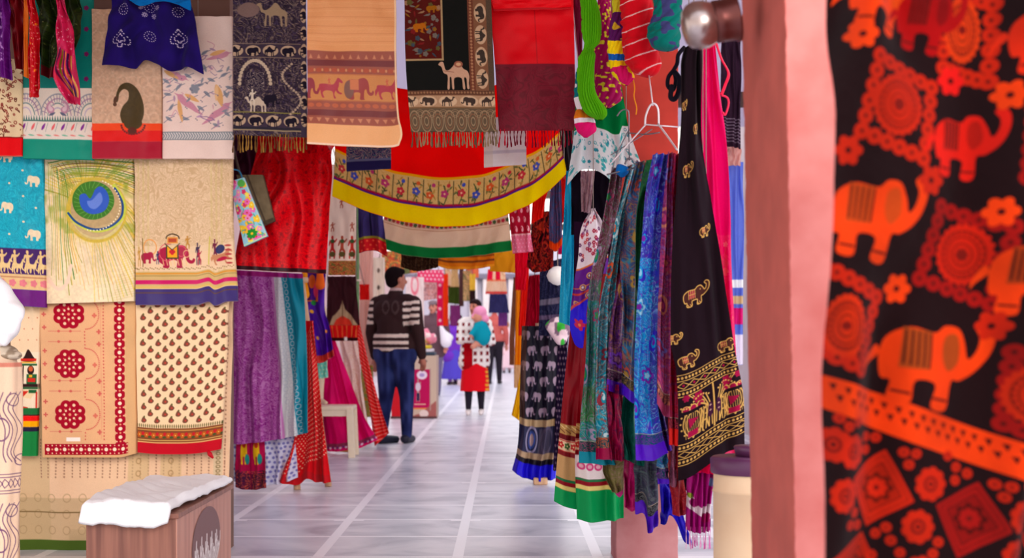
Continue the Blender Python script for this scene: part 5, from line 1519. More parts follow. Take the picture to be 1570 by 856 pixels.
hang('scarf', 'narrow black scarf with pale dots right of the elephant skirt', 'scarf', [(500, 856), (725, 848)], [(500, 872), (725, 860)], 500, [(848, 722), (860, 724)], 9.4, (40, 24, 56), dots=(7, 9, 2, (150, 120, 140)))
hang('cloth', 'orange drape hanging at the right edge of the passage', 'cloth', [(390, 792), (560, 789)], [(390, 806), (560, 802)], 388, 560, 11.6, (240, 140, 10), mat=CHIFFON)
hang('cloth', 'mustard yellow drape low at the right edge of the passage', 'cloth', [(560, 800), (620, 788), (642, 783)], [(560, 806), (645, 803)], 560, [(783, 636), (803, 650)], 11.4, (232, 176, 10), mat=CHIFFON)
hang('cloth', 'beige cloth strip between the orange and yellow drapes', 'cloth', 788, 800, 545, 595, 11.9, (226, 180, 130))
hang('scarf', 'brown scarf strip beside the far bright wall', 'scarf', [(430, 787), (520, 781)], [(430, 794), (520, 789)], 425, 560, 14.0, (140, 84, 60))
hang('kurta', 'scarlet hanging kurta under the pink hemmed sleeve', 'kurta', [(380, 789), (440, 790)], [(380, 812), (440, 806)], 375, 445, 10.6, (230, 10, 44))
hang('scarf', 'bright red scarf hanging over a hook behind the elephant skirt', 'scarf', [(400, 801), (500, 795)], [(400, 812), (500, 806)], 400, 515, 11.0, (236, 30, 20), mat=CHIFFON)
hang('kurta', 'crimson kurta hanging behind the elephant skirt', 'kurta', [(420, 811), (515, 804)], [(420, 828), (515, 832)], [(804, 424), (832, 420)], 520, 10.3, (176, 4, 40), folds=((.04, 3, .1, .05),))
hang('kurta', 'red kurta with orange facing above the dark embroidered one', 'kurta', [(285, 818), (380, 812)], [(270, 852), (300, 838), (345, 832)], [(812, 290), (852, 268)], [(812, 345), (838, 330)], 9.0, (232, 24, 14))
hang('garment', 'black and red embroidered vest hanging on the right', 'vest', [(325, 818), (420, 806)], [(325, 850), (420, 848)], [(806, 330), (850, 322)], [(806, 408), (820, 418), (850, 412)], 9.3, (40, 8, 14), jl=[(190, 20, 24), (226, 60, 30)], seed=7)
hang('garment', 'dark navy garment with pale printed bands above the bundle', 'garment', [(400, 828), (512, 826)], [(400, 862), (512, 860)], [(826, 406), (862, 396)], 515, 9.55, (34, 34, 66), jl=[(70, 70, 100)], bands=[(.5, .58, (120, 110, 130)), (.72, .78, (110, 90, 120))], seed=6)
hang('scarf', 'grey blue patterned scarf with orange tassel end', 'scarf', [(270, 846), (330, 842), (385, 842)], [(270, 860), (330, 862), (375, 862)], 262, [(842, 380), (852, 386), (862, 375)], 8.2, (84, 80, 120), jl=[(150, 60, 90), (60, 90, 140)], bands=[(.9, 1, (240, 80, 20))], seed=2)
hang('scarf', 'thin scarlet ribbon scarf left of the turquoise one', 'scarf', 860, 868, 270, [(860, 345), (868, 335)], 8.3, (236, 30, 24))
hang('scarf', 'pink knot of cloth under the blue grey scarf', 'scarf', 856, 864, 360, 390, 8.35, (236, 20, 110))
lathe('paper_lantern', [(0, .001), (.008, .03), (.03, .06), (.065, .075), (.10, .06), (.125, .03), (.13, .001)], P(855, 438, 9.15), (0, 0, 1), solid('lamp_white', (246, 240, 232), rough=.5, var=.02, bump=0))
lamp = COL.objects[-1]; tag(lamp, 'round white globe lamp behind the turquoise scarf', 'lamp')
tube('lamp_cord', [(P(855, 438, 9.15).x, 9.15, lamp.location.z + .12), (P(855, 438, 9.15).x, 9.15, 3.21)], .004, CORD, lamp, smooth=False)
blob('cloth_bundle', [('e', P(855, 497, 9.3), (.07, .06, .05)), ('c', P(842, 500, 9.3), P(860, 520, 9.25), .03, .045), ('e', P(865, 507, 9.25), (.05, .05, .05))], COTTON, None, voxel=.01,
     col=lambda co: np.where((vnoise(co[:, 0] * 300 + 99, co[:, 2] * 300, 12, 4) > .5)[:, None], (236, 206, 214), np.where((vnoise(co[:, 0] * 300, co[:, 2] * 300 + 50, 16, 8) > .5)[:, None], (60, 180, 60), (130, 100, 120))))
tag(COL.objects[-1], 'white pink and green bundle on top of the elephant skirt stand', 'cloth bundle')
c = Canvas(32, 240, (24, 168, 206), q=1.2); c.jaal([(90, 196, 220)], 9, 3, y0=130, wd=.3, a=.6); c.vband(5, 9, (70, 196, 226), .4)
cloth('scarf', c, [(265, 868), (400, 861), (500, 857)], [(265, 888), (400, 884), (500, 880)], 262, [(857, 494), (880, 502)], 7.5, folds=[(.02, 1.6, .2, .05, .8)], mat=CHIFFON,
      cord=True, label='long turquoise scarf hanging right of the passage', cat='scarf')
# white floral skirt with green top
c = Canvas(118, 150, (232, 238, 240), q=1.2); c.band(0, 78, (0, 132, 66)); c.mottle(30, .08, 2)
rs = random.Random(12)
for i in range(90):
    x, y = rs.uniform(0, 118), rs.uniform(82, 150)
    cc = rs.choice([(60, 170, 176), (90, 190, 190), (40, 140, 160)])
    rs.choice([lambda: c.ell(x, y, 3, 3, cc, ring=1.2), lambda: c.flower(x, y, 3.2, cc, 5), lambda: c.shape(PAIS, x, y, 6, 7, cc), lambda: c.ell(x, y, 1, 1, cc)])()
cloth('skirt', c, [(130, 884), (205, 880), (280, 870)], [(130, 952), (160, 958), (205, 966), (262, 986)], 125, [(870, 283), (890, 262), (905, 258), (925, 268), (948, 282), (955, 255), (986, 268)], 6.26,
      folds=[(.025, 3.4, .1, .15, .9, 1)], mat=VOILE, cord=True, label='white skirt with teal flower print and green top', cat='skirt')
hang('cloth', 'faded pink patterned cloth under the white floral skirt', 'cloth', [(262, 890), (328, 892)], [(262, 912), (328, 905)], 262, [(890, 324), (905, 327)], 7.1, (206, 170, 176), jl=[(170, 130, 150)], seed=4)
hang('garment', 'black garment in the gap behind the colourful scarves', 'garment', 876, 950, 262, 360, 7.2, (20, 12, 24))
hang('garment', 'dark plum cloth behind the colourful scarves', 'garment', 880, 1040, 340, 690, 6.32, (40, 14, 40), folds=((.01, 4, 0, 0),))

# twisted tie dye bundles at the top
def bundle(name, label, path, d, colf, ridges=9, amp=.12, twist=1.0, mat=None, n=120, m=180, parent=None, cat='scarf', group=None):
    fx = cubic([(p[1], p[0]) for p in path]); fr = cubic([(p[1], p[2]) for p in path])
    ys = np.linspace(path[0][1], path[-1][1], m)[:, None]; th = np.linspace(0, 2 * np.pi, n, endpoint=False)[None, :]
    r = np.maximum(fr(ys), .3) * d / F
    L = (ys - path[0][1]) / (path[-1][1] - path[0][1])
    rr = r * (1 + amp * np.abs(np.sin(ridges / 2 * (th + twist * L * 6.28))) + amp * .4 * np.sin(3 * th + 9 * L)) * (1 + .22 * (vnoise(th * 6 / 6.2832 * 4 + 40, ys + 0 * th, 1.0 + 5.0, int(d * 100) % 97) - .5) * np.sin(th / 2) ** 2)
    X = (fx(ys) - VX) * d / F + rr * np.cos(th) / (1 + amp); Y = d + rr * np.sin(th); Z = CH + (VY - ys) * d / F + 0 * th
    V = np.stack([X, Y, Z], -1).reshape(-1, 3)
    idx = np.arange(m * n).reshape(m, n); nx = np.roll(idx, -1, 1)
    Q = np.stack([idx[:-1], nx[:-1], nx[1:], idx[1:]], -1).reshape(-1, 4)
    C = lin(np.clip(colf(th + 0 * ys, ys + 0 * th), 0, 255) / 255.0 * 1.0).reshape(-1, 3)
    o = link(name, mesh_np(name, V, Q, C), mat or COTTON, parent)
    if label: tag(o, label, cat, group)
    return o
def cf(base, spots=None, s=8, thr=.62, seed=0):
    def f(th, y):
        a = np.empty(th.shape + (3,)); a[:] = base
        n = vnoise(th * 12 + 50, y, s, seed)
        if spots is not None: a[n > thr] = spots
        return a
    return f
GB = 'twisted tie dye scarves bundled at the top right'
bundle('bundled_scarf', 'lime green twisted scarf bundle with a knot', [(900, -12, 11), (905, 30, 15), (907, 66, 12), (903, 76, 8), (901, 88, 13), (898, 130, 13), (901, 150, 15), (909, 166, 18), (916, 178, 13), (920, 184, 4)], 5.9, cf((84, 170, 6)), 22, .34, .2, group=GB)
bundle('bundled_scarf', 'magenta twisted scarf bundle with yellow flecks', [(926, -12, 9), (925, 40, 13), (927, 90, 17), (931, 135, 21), (932, 155, 19), (930, 166, 5)], 6.06, cf((156, 6, 80), (210, 190, 40), 3.5, .74, 2), 9, .16, .8, group=GB)
def mf(th, y):
    a = np.empty(th.shape + (3,)); a[:] = (90, 20, 90)
    a[y < 20] = (210, 200, 40); yy = y + 4 * np.sin(th)
    a[(yy > 62) & (yy < 82)] = (246, 210, 10); a[(yy > 82) & (yy < 92)] = (20, 90, 180); a[yy > 92] = (246, 206, 0)
    n = vnoise(th * 10 + 30, y, 9, 3); a[(n > .6) & (yy > 100)] = (206, 10, 90); a[(n > .78) & (yy < 60)] = (210, 170, 40); return a
bundle('bundled_scarf', 'purple blue and yellow twisted scarf bundle', [(946, -12, 9), (947, 20, 9), (948, 40, 13), (946, 66, 14), (947, 90, 13), (952, 108, 17), (958, 122, 13), (960, 131, 3)], 5.86, mf, 9, .2, .8, group=GB)
def rf(th, y):
    a = np.empty(th.shape + (3,)); a[:] = (206, 6, 26)
    k = (y + 9 * np.sin(th * 1.0 + 1.2)) % 21; a[k < 1.6] = (236, 180, 180); return a
bundle('bundled_scarf', 'thick red scarf bundle bound with white string', [(974, -12, 24), (976, 20, 25), (980, 50, 27), (984, 85, 28), (989, 105, 23), (992, 116, 12), (993, 119, 2)], 5.76, rf, 6, .1, .5, group=GB)
bundle('bundled_scarf', 'teal green scarf bundle beside the metal pot', [(1023, -12, 22), (1023, 20, 23), (1019, 45, 25), (1018, 65, 24), (1022, 76, 14), (1024, 79, 2)], 5.58, cf((0, 110, 100), (60, 60, 110), 7, .66, 5), 7, .12, .7, group=GB)
def bf(th, y):
    a = np.empty(th.shape + (3,)); a[:] = (214, 10, 100); a[y < 190] = (240, 226, 236); a[y < 183] = (226, 120, 20); return a
bundle('bundled_scarf', 'small pink and orange cloth ball under the lime green bundle', [(888, 168, 4), (892, 176, 12), (898, 190, 16), (899, 202, 14), (898, 211, 3)], 5.98, bf, 7, .12, .3, group=GB)
bundle('bundled_scarf', 'teal and white cloth roll left of the lime green bundle', [(886, 110, 3), (887, 125, 6), (887, 150, 7), (888, 172, 3)], 6.05, cf((10, 110, 120), (236, 226, 230), 12, .55, 4), 5, .1, .3, group=GB)
o = tube('thread', [P(970, 118, 5.85), P(973, 135, 5.85), P(972, 148, 5.85), P(976, 165, 5.85), P(975, 176, 5.85)], .0025, COTTON, col=(226, 140, 30)); tag(o, 'loose orange thread hanging below the yellow bundle', 'thread')

# wire hangers
WIRE = solid('white_wire', (226, 214, 220), rough=.3, metal=.3, var=.03, bump=0); WIRD = solid('grey_wire', (120, 116, 124), rough=.3, metal=.8, var=.03, bump=0)
D6 = 5.62
root = empty('wire_hanger', P(1008, 230, D6), 'white wire coat hanger above the silk scarves', 'hanger')
tube('hook', [P(989, 192, D6), P(990, 178, D6), P(996, 163, D6), P(1003, 159, D6), P(1009, 168, D6), P(1010, 192, D6)], .0042, WIRE, root)
tube('arm', [P(1009, 190, D6), P(1024, 210, D6 - .1), P(1038, 230, 5.42)], .004, WIRE, root); tube('arm', [P(990, 191, D6), P(962, 222, D6), P(936, 252, D6)], .003, WIRE, root)
tube('bar', [P(989, 191, D6), P(1041, 195, D6)], .003, WIRE, root, smooth=False)
o = tube('string', [P(994, 108, 5.76), P(1001, 162, D6)], .0028, WIRE, smooth=False); tag(o, 'white string holding the white wire hanger', 'string')
root = empty('wire_hanger', P(964, 240, 5.66), 'dark grey wire coat hanger left of the white one', 'hanger')
tube('hook', [P(946, 178, 5.66), P(951, 171, 5.66), P(958, 168, 5.66), P(964, 173, 5.66), P(964, 200, 5.66)], .003, WIRD, root)
tube('shaft', [P(964, 198, 5.66), P(965, 246, 5.66)], .0028, WIRD, root, smooth=False)
tube('arm', [P(964, 200, 5.66), P(945, 238, 5.66), P(939, 262, 5.66)], .0028, WIRD, root); tube('arm', [P(964, 204, 5.66), P(990, 206, 5.66), P(1012, 203, 5.66)], .0028, WIRD, root)
tube('bar', [P(936, 238, 5.67), P(1000, 198, 5.67)], .0022, WIRD, root, smooth=False)
root = empty('wire_hanger', P(966, 258, 5.6), 'small grey hanger hook poking from the scarf tops', 'hanger')
tube('hook', [P(958, 252, 5.6), P(962, 244, 5.6), P(969, 244, 5.6), P(974, 252, 5.6)], .004, WIRD, root)
tube('rod', [P(930, 268, 5.6), P(980, 256, 5.6)], .0035, WIRD, root, smooth=False)

# printed blouse and maroon skirt
c = Canvas(52, 215, (240, 226, 232), q=1.3)
rs = random.Random(7)
for i in range(70):
    x, y = rs.uniform(0, 52), rs.uniform(0, 96); cc = rs.choice([(176, 20, 60), (120, 30, 110), (200, 50, 50), (90, 20, 80)])
    c.flower(x, y, rs.uniform(1.5, 4), cc, 6, .3, centre=(240, 220, 230))
c.poly([(-4, 96), (56, 74), (56, 150), (-4, 170)], (96, 24, 136)); c.line([(0, 96), (52, 76)], 2.6, (220, 110, 40)); c.line([(0, 138), (52, 112)], 3, (206, 60, 50)); c.line([(0, 128), (52, 104)], 1.5, (220, 110, 60))
for (x, y) in ((22, 104), (14, 122), (30, 96), (24, 134), (8, 150)): c.ell(x, y, 5, 5, (226, 170, 90), ring=1.6); c.ell(x, y, 2, 2, (226, 226, 210))
c.poly([(-4, 172), (6, 152), (24, 138), (56, 122), (56, 220), (-4, 220)], (36, 14, 214), True); c.flower(14, 180, 9, (200, 30, 80), 5, .4, centre=(230, 130, 70)); c.line([(-2, 168), (8, 150), (26, 136), (52, 124)], 3, (206, 70, 70), True)
cloth('blouse', c, [(322, 906), (345, 893), (400, 886), (450, 878), (500, 874), (535, 884)], [(322, 912), (345, 925), (530, 926)], 320, [(874, 520), (890, 534), (926, 528)], 6.15, folds=[(.02, 1.2, .2, .1)], mat=SILK,
      cord=True, label='blouse with white floral shoulder, purple paisley band and blue medallion', cat='blouse')
MR = (140, 4, 22)
def ghag(c, o):
    c.mottle(20, .12, 3)
    c.band(o, o + 16, (196, 150, 84)); c.band(o + 16, o + 24, (110, 4, 20)); c.band(o + 24, o + 42, (232, 200, 160)); c.band(o + 42, o + 49, (130, 4, 22)); c.band(o + 49, o + 84, (206, 160, 104) if o < 230 else (244, 230, 226)); c.band(o + 84, o + 88, (30, 120, 70)); c.band(o + 88, o + 94, (150, 8, 30)); c.band(o + 94, o + 101, (246, 222, 130)); c.band(o + 101, 600, (0, 160, 84))
    for k in range(14):
        x = 4 + k * 11
        c.line([(x - 5, o + 2), (x + 5, o + 7)], 1.4, (236, 206, 150)); c.line([(x - 5, o + 8), (x + 5, o + 13)], 1.4, (120, 60, 40)); c.flower(x, o + 33, 5.4, (196, 24, 30) if k % 2 == 0 else (60, 110, 50), 5, .4, centre=(240, 220, 160))
    for y in (o + 25, o + 41): c.band(y, y + 1.2, (196, 40, 40))
root = empty('skirt', P(900, 800, 6.2), 'maroon skirt with gold and floral bands and green hem', 'skirt')
c = Canvas(60, 352, MR, q=1.2); ghag(c, 226)
cloth('left_panel', c, [(425, 884), (560, 868), (700, 855), (772, 849)], [(425, 912), (782, 908)], 425, [(849, 769), (870, 778), (908, 786)], 6.24, folds=[(.02, 1.4, .3, .05, 1, 1)], mat=SILK, parent=root)
c = Canvas(84, 380, MR, q=1.2); ghag(c, 231)
for k in range(6): c.ell(10 + k * 15, 296, 7, 6, (220, 70, 130)); c.ell(10 + k * 15, 296, 4, 3, (240, 180, 190))
cloth('right_panel', c, [(425, 905), (560, 892), (700, 882), (796, 885)], [(425, 950), (700, 956), (796, 957)], 420, [(882, 797), (915, 801), (957, 796)], 6.12, folds=[(.03, 2.0, .1, .05, 1, 1)], mat=SILK, parent=root)

# silk scarves in a row
GK = 'silk paisley scarves hanging in a row on the wire hanger'
def scarf(label, L, R, T, B, d, base, cols, end=None, s=11, seed=0, wd=.24, folds=None, ends=18, motifs=None, mat=None, zone=None, group=GK):
    xs = [a[1] for a in L + R]; ys = [y for _, y in B]
    w_ = max(8, np.mean([b[1] - a[1] for a, b in zip(L, R)]) if len(L) == len(R) else (max(xs) - min(xs)) * .5); h_ = max(ys) - (T if isinstance(T, (int, float)) else min(y for _, y in T))
    w_ *= 1.25
    c = Canvas(w_, h_, base, q=1.25)
    if zone: zone(c)
    c.jaal(cols, s, seed, wd=wd, a=.68)
    rs = random.Random(seed)
    for k in range(motifs or 0):
        x, y = rs.uniform(0, w_), (k + .5) * h_ / motifs
        cc, c2 = rs.sample(cols, 2) if len(cols) > 1 else (cols[0], base)
        if k % 2: c.shape(PAIS, x, y, 20, 30, c2, rot=rs.uniform(-.6, .6), flip=k % 4 == 1); c.shape(PAIS, x, y, 13, 20, base, rot=0); c.shape(PAIS, x, y, 7, 11, cc)
        else:
            for r in (13, 8): c.flower(x, y, r, cc if r == 13 else base, 5, .45)
            c.flower(x, y, 5, c2, 5)
    if end:
        c.band(h_ - ends - 16, h_ - ends, tuple(int(.5 * a) for a in base)); c.jaal([cols[0]], 6, seed + 3, y0=h_ - ends - 15, y1=h_ - ends, wd=.4); c.band(h_ - ends - 17, h_ - ends - 16, (190, 170, 150)); c.band(h_ - ends, h_, end)
    return cloth('silk_scarf', c, L, R, T, B, d, folds=folds or [(.026, 1.0, .05 + seed * .07, .08, .8), (.006, 2.6, .4, .1, 1, -1)], mat=SILK if mat is None else mat, thick=.012, label=label, cat='scarf', group=group, seed=seed)
TEAL = (0, 110, 116)
scarf('maroon scarf turning teal, leftmost of the silk row', [(258, 938), (340, 924), (440, 904), (560, 897), (650, 890), (712, 888)], [(258, 956), (340, 944), (440, 922), (560, 918), (650, 920), (712, 944)], 256, [(888, 711), (944, 714)], 5.72, (0, 120, 122), [(160, 60, 100), (60, 150, 70), (170, 150, 180)], (0, 130, 150), seed=1, motifs=5,
      zone=lambda c: (c.rect(0, 0, c.w, c.h * .38, (96, 36, 60)), c.rect(0, c.h * .38, c.w, c.h * .45, (60, 70, 90)), c.rect(0, c.h * .74, c.w, c.h * .86, (50, 110, 40), .7)))
scarf('teal scarf with orange flowers and crimson end', [(254, 962), (330, 946), (400, 934), (480, 918), (600, 914), (705, 914)], [(254, 975), (330, 958), (400, 948), (480, 940), (600, 934), (705, 946)], 254, [(914, 706), (946, 703)], 5.66, (0, 142, 168), [(226, 96, 50), (200, 226, 230), (150, 40, 60)], (160, 6, 70), seed=2, motifs=7)
scarf('crimson and teal scarf squeezed behind the teal floral one', [(254, 974), (330, 958), (480, 936), (600, 936), (700, 940)], [(254, 984), (330, 972), (480, 956), (600, 960), (700, 978)], 252, [(940, 700), (978, 712)], 5.8, (130, 14, 60), [(40, 110, 120), (200, 90, 100)], (150, 8, 70), seed=3, motifs=5)
scarf('dark mauve scarf with violet end', [(300, 966), (400, 956), (480, 938), (600, 929)], [(300, 974), (400, 968), (480, 962), (600, 958)], 290, [(929, 598), (958, 608)], 5.63, (70, 20, 84), [(140, 90, 120), (110, 50, 170), (170, 120, 60)], (84, 10, 170), seed=4, motifs=3)
scarf('olive and blue scarf with large paisley and violet end', [(248, 975), (320, 960), (400, 952), (480, 955), (610, 954)], [(248, 1000), (320, 986), (400, 984), (480, 980), (610, 978)], 247, [(954, 604), (966, 616), (978, 622)], 5.57, (44, 60, 104), [(160, 124, 50), (10, 120, 170), (170, 70, 60)], (76, 14, 190), seed=5, motifs=5, s=18)
scarf('narrow green scarf in the middle of the silk row', [(246, 992), (320, 976), (420, 974), (500, 972)], [(246, 1010), (320, 990), (420, 986), (500, 982)], 244, [(972, 520), (982, 520)], 5.49, (20, 96, 50), [(60, 130, 60), (30, 60, 70)], None, seed=6)
scarf('bright turquoise scarf with purple flowers and violet end', [(238, 1002), (300, 990), (360, 984), (440, 978), (520, 975), (600, 972), (705, 974)], [(236, 1026), (300, 1020), (400, 1016), (480, 1010), (600, 1008), (660, 1014), (700, 1026)], 236, [(974, 705), (1000, 708), (1026, 694)], 5.36, (0, 150, 214), [(120, 20, 170), (150, 210, 240), (50, 30, 190)], (88, 20, 200), seed=7, motifs=9, ends=24,
      zone=lambda c: (c.rect(0, 0, c.w * .9, c.h * .34, (60, 50, 170), .8), c.rect(c.w * .7, 0, c.w, c.h, (50, 40, 130), .7)))
scarf('dark violet scarf behind the turquoise one', [(240, 1014), (400, 1008), (600, 1000), (690, 1004)], [(240, 1030), (400, 1022), (600, 1014), (690, 1030)], 238, [(1004, 700), (1030, 690)], 5.46, (50, 16, 90), [(100, 40, 150), (60, 80, 150)], (70, 20, 160), seed=8)
scarf('pink and lilac scarf right of the turquoise one', [(234, 1024), (300, 1018), (400, 1013), (500, 1009), (630, 1006)], [(234, 1034), (300, 1030), (400, 1030), (500, 1028), (600, 1026)], 234, [(1006, 618), (1018, 638), (1026, 640)], 5.30, (126, 26, 90), [(200, 120, 90), (120, 110, 190), (190, 60, 110)], (150, 50, 90), seed=9, motifs=6, s=11)
scarf('narrow red scarf beside the black and gold cloth', [(236, 1030), (400, 1029), (560, 1026), (680, 1025)], [(236, 1040), (400, 1036), (560, 1038), (680, 1040)], 236, [(1025, 682), (1040, 684)], 5.38, (170, 10, 50), [(220, 60, 90), (120, 60, 130)], (236, 30, 24), seed=10, ends=26)
bundle('knotted_scarf', 'bright blue knot of cloth at the top left of the silk row', [(950, 252, 3), (953, 256, 9), (954, 264, 10), (954, 272, 3)], 5.62, cf((0, 96, 176)), 5, .1, .2, cat='scarf')
# lower ends
GL = 'scarf ends hanging below the silk row'
def low(label, L, R, T, B, d, base, cols=None, end=None, **k):
    return scarf(label, L, R, T, B, d, base, cols or [tuple(min(255, a + 30) for a in base)], end, group=GL, **k)
low('teal green scarf end in the shadow of the silk row', [(590, 956), (660, 952), (700, 950)], [(590, 976), (660, 974), (716, 990)], 590, [(950, 700), (975, 712), (990, 716)], 5.7, (0, 84, 70), seed=11)
low('crimson scarf end between violet ends', [(600, 930), (700, 936)], [(600, 948), (700, 958)], 590, [(936, 706), (958, 708)], 5.62, (150, 6, 60), [(60, 30, 70)], seed=12)
olive = low('sheer olive scarf lobe under the teal scarf', [(690, 925), (720, 924), (750, 938)], [(690, 956), (750, 956)], 690, [(924, 738), (940, 756), (950, 754), (956, 748)], 5.75, (110, 100, 54), [(146, 130, 80), (150, 110, 110)], seed=13)
low('magenta pink scarf end below the crimson one', [(690, 958), (740, 957), (780, 957)], [(690, 974), (740, 975), (778, 977)], 690, [(957, 777), (968, 784), (977, 778)], 5.8, (176, 6, 90), seed=14)
c = Canvas(14, 58, (200, 40, 130)); c.mottle(6, .3, 2)
cloth('tassel_tip', c, [(705, 942), (762, 944)], [(705, 958), (762, 955)], 705, [(942, 756), (950, 763), (955, 758)], 5.78, mat=SILK, parent=olive)
low('slate grey patterned scarf end with violet corner', [(705, 972), (790, 975)], [(705, 1010), (780, 1010), (806, 1009)], 705, [(975, 790), (991, 800), (993, 818), (1009, 808)], 5.68, (52, 52, 70), [(110, 110, 110), (80, 70, 100), (90, 120, 110)], (84, 26, 190), seed=16, ends=26, s=10)
low('turquoise patterned scarf end with violet hem', [(690, 1008), (742, 1008)], [(690, 1024), (742, 1026)], 690, [(1008, 742), (1026, 742)], 5.5, (10, 110, 160), [(140, 60, 150), (150, 200, 210)], (80, 20, 190), seed=17, ends=8, s=9)
low('dark red scarf end with gold thread', [(640, 1026), (700, 1026), (780, 1030)], [(640, 1040), (700, 1046), (790, 1058)], 640, [(1030, 788), (1045, 792), (1058, 788)], 5.54, (150, 8, 30), [(200, 80, 60), (120, 20, 50)], seed=18, s=8)
low('royal blue ragged scarf end', [(735, 1010), (800, 1014)], [(735, 1032), (770, 1042), (830, 1060)], 735, [(1010, 804), (1018, 806), (1026, 790), (1040, 806), (1050, 832), (1060, 836)], 5.72, (18, 4, 160), [(60, 20, 190)], seed=19)
low('dusty pink scarf strip with pale stripes', [(640, 1030), (745, 1028)], [(640, 1040), (745, 1038)], 640, [(1028, 746), (1038, 748)], 5.5, (130, 60, 86), [(190, 130, 150)], seed=20, s=6)
# magenta fringed scarf
c = Canvas(46, 150, (170, 8, 120)); 
for x in range(0, 46, 5): c.vband(x, x + 1.6, (120, 4, 84), .7)
c.poly([(0, 86), (10, 84), (26, 104), (46, 100), (46, 128), (30, 122), (14, 112), (0, 106)], (226, 206, 214), True); c.ell(14, 96, 10, 8, (150, 10, 100)); c.ell(6, 84, 5, 5, (150, 170, 50)); c.ell(36, 124, 9, 9, (160, 8, 90))
c.ell(42, 60, 4, 8, (110, 130, 170))
e = cloth('fringed_scarf', c, [(690, 1056), (740, 1054), (800, 1052)], [(690, 1098), (760, 1092), (810, 1090)], 690, [(1052, 812), (1070, 818), (1090, 814)], 5.4, folds=[(.015, 5, .1, .05, .8)], mat=SILK,
          cord=True, label='magenta pleated scarf with white tie dye end and pink fringe', cat='scarf')
fringe('fringe', 1052, 1090, 810, 842, 5.4, [(226, 130, 190), (240, 190, 214), (190, 50, 140)], e, 2.6, wid=1.0)

# black and gold elephant cloth
c = Canvas(104, 660, (26, 10, 20), q=1.45)
GO = (206, 160, 84); CRI = (150, 8, 60)
def gele(x, y, s, flip=False):
    s = s * 1.15; c.shape(ELU, x, y, s * 1.25, s * .85, (70, 34, 30), flip=flip); c.shape(ELU, x, y, s * 1.25, s * .85, GO, flip=flip, line=1.7); f = -1 if flip else 1
    c.rect(x - .3 * s, y - .25 * s, x, y + .05 * s, CRI, .9); 
    for k in range(4): c.line([(x - .3 * s + k * .1 * s, y - .28 * s), (x - .3 * s + k * .1 * s, y + .06 * s)], 1.1, GO)
    c.line([(x - .3 * s, y - .1 * s), (x + .02 * s, y - .1 * s)], 1.1, GO)
    for k in (-.36, -.24, .1, .2): c.line([(x + k * s, y + .26 * s), (x + k * s + 2, y + .33 * s)], 1.2, GO)
    c.ell(x + .28 * s * f, y - .2 * s, 1.1, 1.1, GO)
for (x, y, s) in ((44, 386, 34), (22, 482, 26), (74, 292, 20), (4, 444, 18), (36, 190, 24), (14, 90, 16), (70, 130, 18), (92, 486, 24)): gele(x, y, s)
y0 = 500
def chain(y):
    c.band(y, y + 1.3, GO); c.band(y + 9.5, y + 10.8, GO)
    for x in range(2, 104, 6): c.ell(x, y + 5.5, 2, 2.2, GO)
chain(y0); chain(y0 + 24)
for x in range(0, 108, 18): c.poly([(x, y0 + 17.5), (x + 9, y0 + 12.5), (x + 18, y0 + 17.5), (x + 9, y0 + 22.5)], GO, line=1.3); c.ell(x + 9, y0 + 17.5, 2, 2, CRI)
chain(628); chain(606)
for x in range(0, 108, 18): c.poly([(x, 622.5), (x + 9, 618), (x + 18, 622.5), (x + 9, 627)], GO, line=1.2)
cxp = 56
for sg in (-1, 1):
    for k in range(5): c.line([(cxp + sg * (3 + k * 5), 600), (cxp + sg * (5 + k * 4), 570 - k * 3), (cxp + sg * (12 + k * 7), 546 - k * 3)], 1.7, GO, True)
    ex = cxp + sg * 33
    c.ell(ex, 578, 17, 22, GO, ring=1.8); c.ell(ex, 578, 12, 17, GO, ring=1.3)
    for k in range(16):
        a = k * math.pi / 8; c.ell(ex + 20 * math.cos(a), 576 + 25 * math.sin(a), 1.5, 1.5, GO)
    for k in range(9): c.line([(ex - 14 + k * 3.4, 560), (ex - 12 + k * 3.4, 600)], 1.0, GO, a=.9)
    c.poly([(ex - 9, 570), (ex + 9, 574), (ex - 6, 586)], CRI); c.rect(ex - 9, 590, ex + 8, 599, CRI)
    for k in range(3): c.ell(ex - 12 + k * 12, 556, 6.4, 6, CRI); c.ell(ex - 12 + k * 12, 556, 6.4, 6, GO, ring=1.5); c.rect(ex - 20 + k * 12, 558, ex - 4 + k * 12, 563, (26, 10, 20))
    c.flower(cxp + sg * 24, 543, 9, CRI, 6, .35); c.flower(cxp + sg * 44, 538, 6, CRI, 6, .35)
    for k in range(12): c.ell(cxp + sg * (8 + k * 4), 548 - 6 * math.sin(k * .5), 1.5, 1.5, GO)
    c.line([(cxp + sg * 8, 600), (cxp + sg * 12, 584), (cxp + sg * 10, 566), (cxp + sg * 20, 556)], 2.4, GO, True)
    c.line([(cxp + sg * 16, 602), (cxp + sg * 20, 590), (cxp + sg * 16, 576)], 1.6, GO, True)
c.line([(cxp, 536), (cxp, 604)], 2.6, GO); c.ell(cxp - 6, 575, 4, 12, (60, 20, 50)); c.ell(cxp + 7, 575, 4, 12, (60, 20, 50))
for (x, y) in ((cxp - 6, 568), (cxp - 6, 576), (cxp + 7, 572), (cxp + 7, 580)): c.flower(x, y, 1.8, (190, 150, 130), 4, .6)
